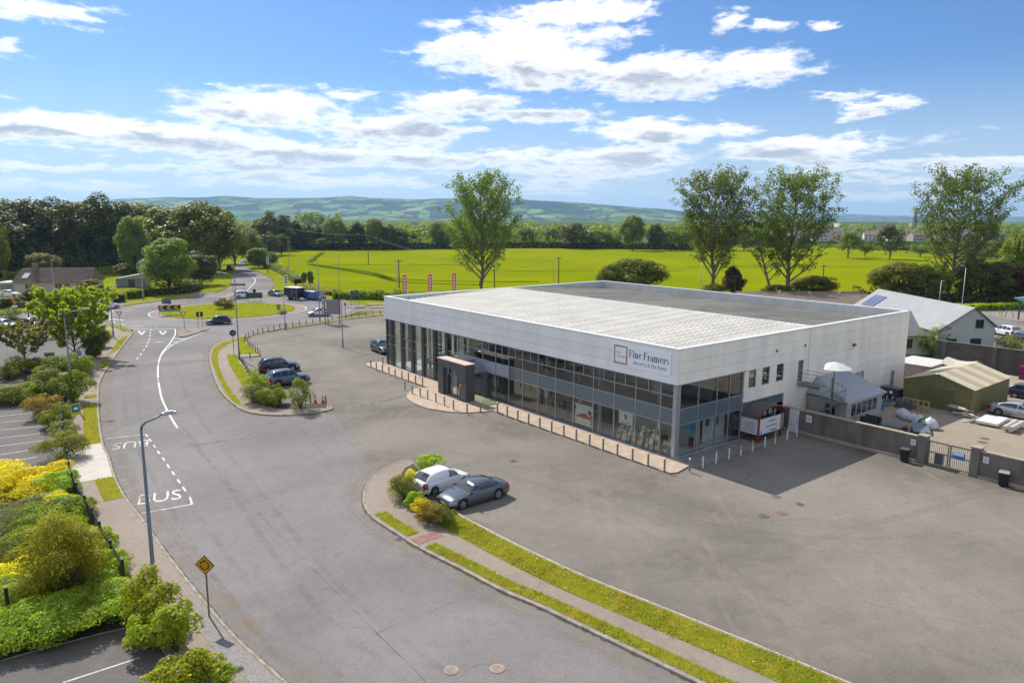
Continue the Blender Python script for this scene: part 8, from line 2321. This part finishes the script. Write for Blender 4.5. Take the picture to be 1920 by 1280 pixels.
def hwin(x, z, w, h, with_reflection=True):
    f = MB().box((x, .03, z + h / 2), (w, .14, h)).build('window', M_CARGLASS, ho)
    MB().box((x, -.06, z + h / 2), (.05, .05, h)).box((x - w / 2, -.06, z + h / 2), (.06, .06, h)).box((x + w / 2, -.06, z + h / 2), (.06, .06, h)).box((x, -.06, z + h), (w, .06, .06)).build('frame', M_DARKF, f)
    MB().box((x, -.08, z - .04), (w + .25, .14, .07)).build('sill', M_DARKF, f)
    if with_reflection: MB().box((x - w / 2 - .3, -.03, z + h / 2), (.5, .04, h)).build('painted_reflection', pm('window_reflection', (.42, .52, .58), .2), f)  # pale blue panel paints a reflection beside the pane
hwin(.9, 3.9, .95, 1.0, False); hwin(-2.6, .9, 1.3, 1.45); hwin(.6, .9, 1.35, 1.5)
for x, z in ((-2.9, 3.8), (-2.9, 2.9)): MB().box((x, -.06, z), (.2, .12, .2)).build('vent', M_DARKF, ho)
wg_ = thing('house_wing', 'low wing with a dark sloping roof joined to the gabled house', 'house', (49.0, 94.5, 0), 0)
MB().bb(-6.5, 7.0, 0, 9.5, 0, 2.55).build('wall', pm('wing_render', (.48, .46, .38), .85), wg_)
mb = MB().add([(-7, -.3, 2.6), (7.2, -.3, 2.6), (9.6, 9.7, 4.9), (-7, 9.7, 4.9), (-7, -.3, 2.5), (7.2, -.3, 2.5)], [(0, 1, 2, 3), (4, 5, 1, 0)]); mb.build('roof', M_HROOFD, wg_)
w_ = MB().bb(3.0, 4.4, -.03, .0, .9, 2.1).build('window', M_CARGLASS, wg_); MB().bb(3.0, 4.4, -.06, -.031, 2.1, 2.18).build('frame', M_DARKF, w_)
wh_ = thing('house_wing', 'upper dark roof strip behind the low wing', 'house', (50.0, 104.5, 0), 0); MB().bb(-10, 7, 0, 9, 0, 2.6).build('wall', M_HWALL, wh_); MB().add([(-10.3, -.2, 3.3), (8.6, -.2, 3.3), (8.9, 9, 4.2), (-10.3, 9, 4.2)], [(0, 1, 2, 3)]).add([(-10.3, -.2, 2.6), (8.6, -.2, 2.6), (8.6, -.2, 3.3), (-10.3, -.2, 3.3)], [(0, 1, 2, 3)]).build('roof', M_HROOFD, wh_)
lb = thing('low_building', 'long low building with a brown felt roof beyond the showroom', 'building', (57, 138, 0), .02)
MB().bb(-13, 14, -7, 6, 0, 2.4).build('wall', M_HWALL, lb); MB().add([(-14, -7.5, 2.45), (15, -7.5, 2.45), (13, 6.5, 3.5), (-12, 6.5, 3.5)], [(0, 1, 2, 3)]).build('roof', pm('brown_felt', (.14, .105, .08), .9, var=.15, scale=.5), lb)
for x in (-4, 2, 8): MB().lathe([(.3, 0), (.3, .35), (.1, .5)], (x, 4, 3.2), 10).build('roof_vent', pm('roof_vent', (.5, .48, .44), .6), lb)
# bungalow
bu = thing('bungalow', 'bungalow with a brown tiled roof, chimney and skylight', 'house', (-108.5, 169.5, 0), math.radians(9))
MB().bb(-8.2, 8.2, 0, 8, 0, 2.7).build('wall', pm('bungalow_render', (.50, .43, .36), .85, var=.06), bu)
mb = MB(); yr = 4.0
mb.add([(-8.7, -.5, 2.5), (8.7, -.5, 2.5), (8.0, yr, 5.6), (-8.0, yr, 5.6)], [(0, 1, 2, 3)]); mb.add([(8.7, 8.5, 2.5), (-8.7, 8.5, 2.5), (-8.0, yr, 5.6), (8.0, yr, 5.6)], [(0, 1, 2, 3)]); mb.add([(-8.7, -.5, 2.5), (-8.0, yr, 5.6), (-8.7, 8.5, 2.5)], [(2, 1, 0)]); mb.add([(8.7, -.5, 2.5), (8.0, yr, 5.6), (8.7, 8.5, 2.5)], [(0, 2, 1)])
br_ = mb.build('roof', pm('brown_tiles', (.16, .115, .09), .9, var=.3, scale=1.2, streak=(.4, 1, 3)), bu)
for k in range(14):
    f = k / 14; y = -.5 + 4.5 * f; z = 2.5 + 3.1 * f; MB().tube([(-8.7 + .7 * f, y, z + .02), (8.7 - .7 * f, y, z + .02)], .045, 4).build('tile_course', pm('tile_course', (.13, .095, .075), .9, var=.3), br_)
MB().box((-5.0, 3.6, 5.9), (1.0, .9, 1.7)).build('chimney', pm('chimney_grey', (.17, .15, .14), .9), br_); MB().bb(-6.6, -5.5, 1.2, 1.35, 3.85, 3.9)
mb = MB().add([(-7.0, .8, 3.52), (-5.7, .8, 3.52), (-5.5, 2.3, 4.55), (-6.8, 2.3, 4.55)], [(0, 1, 2, 3)]); mb.build('skylight', pm('skylight_glass', (.5, .52, .55), .2), br_)
for x, w in ((-5.2, 1.4), (1.3, 1.6), (3.0, 1.2), (6.0, 1.6)):
    f = MB().bb(x - w / 2, x + w / 2, -.04, -.005, 1.0, 2.1).build('window', M_CARGLASS, bu); MB().bb(x - .04, x + .04, -.06, -.041, 1.0, 2.1).build('frame', M_SW, f)
d_ = MB().bb(-2.4, -1.5, -.04, -.005, .0, 2.1).build('door', pm('bungalow_door', (.45, .48, .5), .5), bu); MB().bb(-2.2, -1.9, -.06, -.041, .9, 1.9).build('glass', M_CARGLASS, d_)
ga_ = thing('garage', 'flat roofed white garage beside the bungalow', 'garage', (*G(30, 549).xy, 0), math.radians(9)); MB().bb(-3.6, 3.2, 0, 5, 0, 2.3).build('wall', pm('garage_wall', (.42, .40, .37), .8), ga_); MB().bb(-3.9, 3.4, -.2, 5.2, 2.302, 2.5).build('roof', pm('garage_roof', (.56, .52, .46), .7), ga_); MB().bb(-3.2, -.6, -.04, -.005, 0, 2.0).build('door', pm('garage_door', (.2, .2, .2), .6), ga_)
s2 = thing('garden_shed', 'small grey shed with a sloping roof beyond the long hedge', 'shed', (*G(246, 538).xy, 0), math.radians(15)); MB().bb(-3.5, 3.5, 0, 5, 0, 2.2).build('wall', pm('shed_grey', (.20, .22, .23), .7), s2); MB().add([(-3.9, -.3, 2.1), (3.9, -.3, 3.6), (3.9, 5.3, 3.6), (-3.9, 5.3, 2.1)], [(0, 1, 2, 3)]).add([(-3.5, 0, 2.2), (3.5, 0, 2.2), (3.5, 0, 3.5)], [(0, 1, 2)]).build('roof', pm('shed_roof', (.4, .37, .33), .7), s2); MB().bb(-.6, .9, -.04, -.004, .0, 1.9).build('door', M_DARKF, s2)
# canopy at the right edge
ca = thing('bus_shelter', 'teal roofed canopy on a blue post in the side car park', 'canopy', (*G(1909, 600).xy, 0), 0)
MB().tube([(0, 0, 0), (0, 0, 3.5)], .14, 10).build('post', pm('post_blue', (.03, .06, .13), .5), ca); MB().add([(-1.6, -.3, 4.1), (-.1, -.9, 3.4), (4.5, -.3, 3.9), (3.4, 1.6, 4.3), (-1.6, -.3, 4.02), (-.1, -.9, 3.32), (4.5, -.3, 3.82), (3.4, 1.6, 4.22)], [(0, 1, 2, 3), (4, 5, 1, 0), (5, 6, 2, 1)]).build('roof', pm('canopy_teal', (.10, .26, .25), .3, var=.05), ca)
for i, (px, py) in enumerate(((1874, 592), (1878, 594), (1887, 588), (1885, 596), (1898, 590), (1899, 598), (1912, 588))):
    o = MB().lathe([(.06, 0), (.06, .9), (.04, .93)], n=8).build('bollard', M_STEEL, None, loc=(*G(px, py).xy, .12)); tag(o, ORD[i] + ' slim bollard on the paved island of the side car park', 'bollard', 'bollards round the side car park island')
# far houses and the estate
def far_house(i, lab, px, dist, w, h, rz, wallc, roofc, grp):
    x = (px - 960) / FPX * dist
    t = thing('far_house', lab, 'house', (x, dist, 0), rz, grp)
    MB().bb(-w / 2, w / 2, 0, 8, 0, h).add([(-w / 2, 0, h), (w / 2, 0, h), (-w / 2, 8, h), (w / 2, 8, h), (-w / 2, 4, h + 2.6), (w / 2, 4, h + 2.6)], [(0, 4, 2), (1, 3, 5)]).build('wall', wallc, t)
    MB().add([(-w / 2 - .3, -.4, h - .2), (w / 2 + .3, -.4, h - .2), (w / 2 + .3, 4, h + 2.7), (-w / 2 - .3, 4, h + 2.7)], [(0, 1, 2, 3)]).add([(-w / 2 - .3, 8.4, h - .2), (w / 2 + .3, 8.4, h - .2), (w / 2 + .3, 4, h + 2.7), (-w / 2 - .3, 4, h + 2.7)], [(3, 2, 1, 0)]).build('roof', roofc, t)
    for k in range(max(1, int(w / 3))):
        for z in (1.0, 3.6):
            if z < h - 1: MB().bb(-w / 2 + 1 + k * 3, -w / 2 + 2.2 + k * 3, -.05, -.005, z, z + 1.3).build('window', M_CARGLASS, t)
EW = [pm('estate_white', (.62, .60, .56), .8), pm('estate_buff', (.48, .40, .32), .8), pm('estate_brick', (.30, .18, .13), .8)]; ER = [pm('estate_slate', (.14, .14, .15), .7), pm('estate_brownroof', (.22, .15, .12), .7)]
rs = np.random.RandomState(8)
for i in range(26):
    row = i % 3
    far_house(i, ORD[i] + ' distant house from the left in the estate beyond the field', 1490 + i * 15 + rs.uniform(-5, 5), (600, 680, 780)[row] + rs.uniform(-15, 15), rs.uniform(9, 15), 5.0, rs.uniform(-.3, .3), EW[rs.choice(3, p=[.55, .3, .15])], ER[i % 2], 'houses of the distant estate')
far_house(0, 'white gabled farmhouse among the far trees behind the round tree', 1046, 470, 6, 4, .9, EW[0], ER[0], None)
far_house(0, 'pale house half hidden right of the tall domed tree', 1208, 445, 12, 4, .1, EW[0], ER[0], None)
far_house(0, 'pale house half hidden left of the tall domed tree', 1160, 450, 8, 4, .2, EW[1], ER[0], None)
spx = thing('church_spire', 'thin dark church spire on the skyline', 'church', ((1704 - 960) / FPX * 1500, 1500, 0), 0); MB().box((0, 0, 10), (7, 7, 20)).build('tower', pm('spire_stone', (.12, .13, .15), .8), spx); MB().lathe([(4, 0), (.2, 22)], (0, 0, 20), 8).build('spire', pm('spire_slate', (.08, .09, .11), .8), spx)
for i, (px, w) in enumerate(((1590, 60), (1650, 80), (1760, 70), (1830, 90), (1880, 60))):
    t = thing('far_shed', 'long pale industrial shed on the plain, %s from the spire' % ('far left', 'just left', 'right', 'farther right', 'farthest right')[i], 'building', ((px - 960) / FPX * 1700, 1700 + i * 30, 0), 0); MB().bb(-w / 2, w / 2, 0, 30, 0, 9).build('wall', EW[i % 2], t); MB().bb(-w / 2 - .5, w / 2 + .5, -.5, 30.5, 9.002, 10).build('roof', ER[0], t)

# ------------------------------------------------------------------ the air
mb = MB().bb(-13500, 13500, -50, 15500, -6, 330)
hz = mb.build('haze', None)
hz.data.materials.clear()
m = bpy.data.materials.new('haze_air'); m.use_nodes = True
t = NT(m.node_tree); t.n.clear()
out = t.node('ShaderNodeOutputMaterial'); pv = t.node('ShaderNodeVolumePrincipled')
pv.inputs['Color'].default_value = (.42, .68, 1.0, 1); pv.inputs['Density'].default_value = 0.000075; pv.inputs['Anisotropy'].default_value = 0.3
t.l.new(pv.outputs[0], out.inputs['Volume']); hz.data.materials.append(m)
tag(hz, 'thin blue summer haze over the distant hills', 'haze', None, 'stuff')
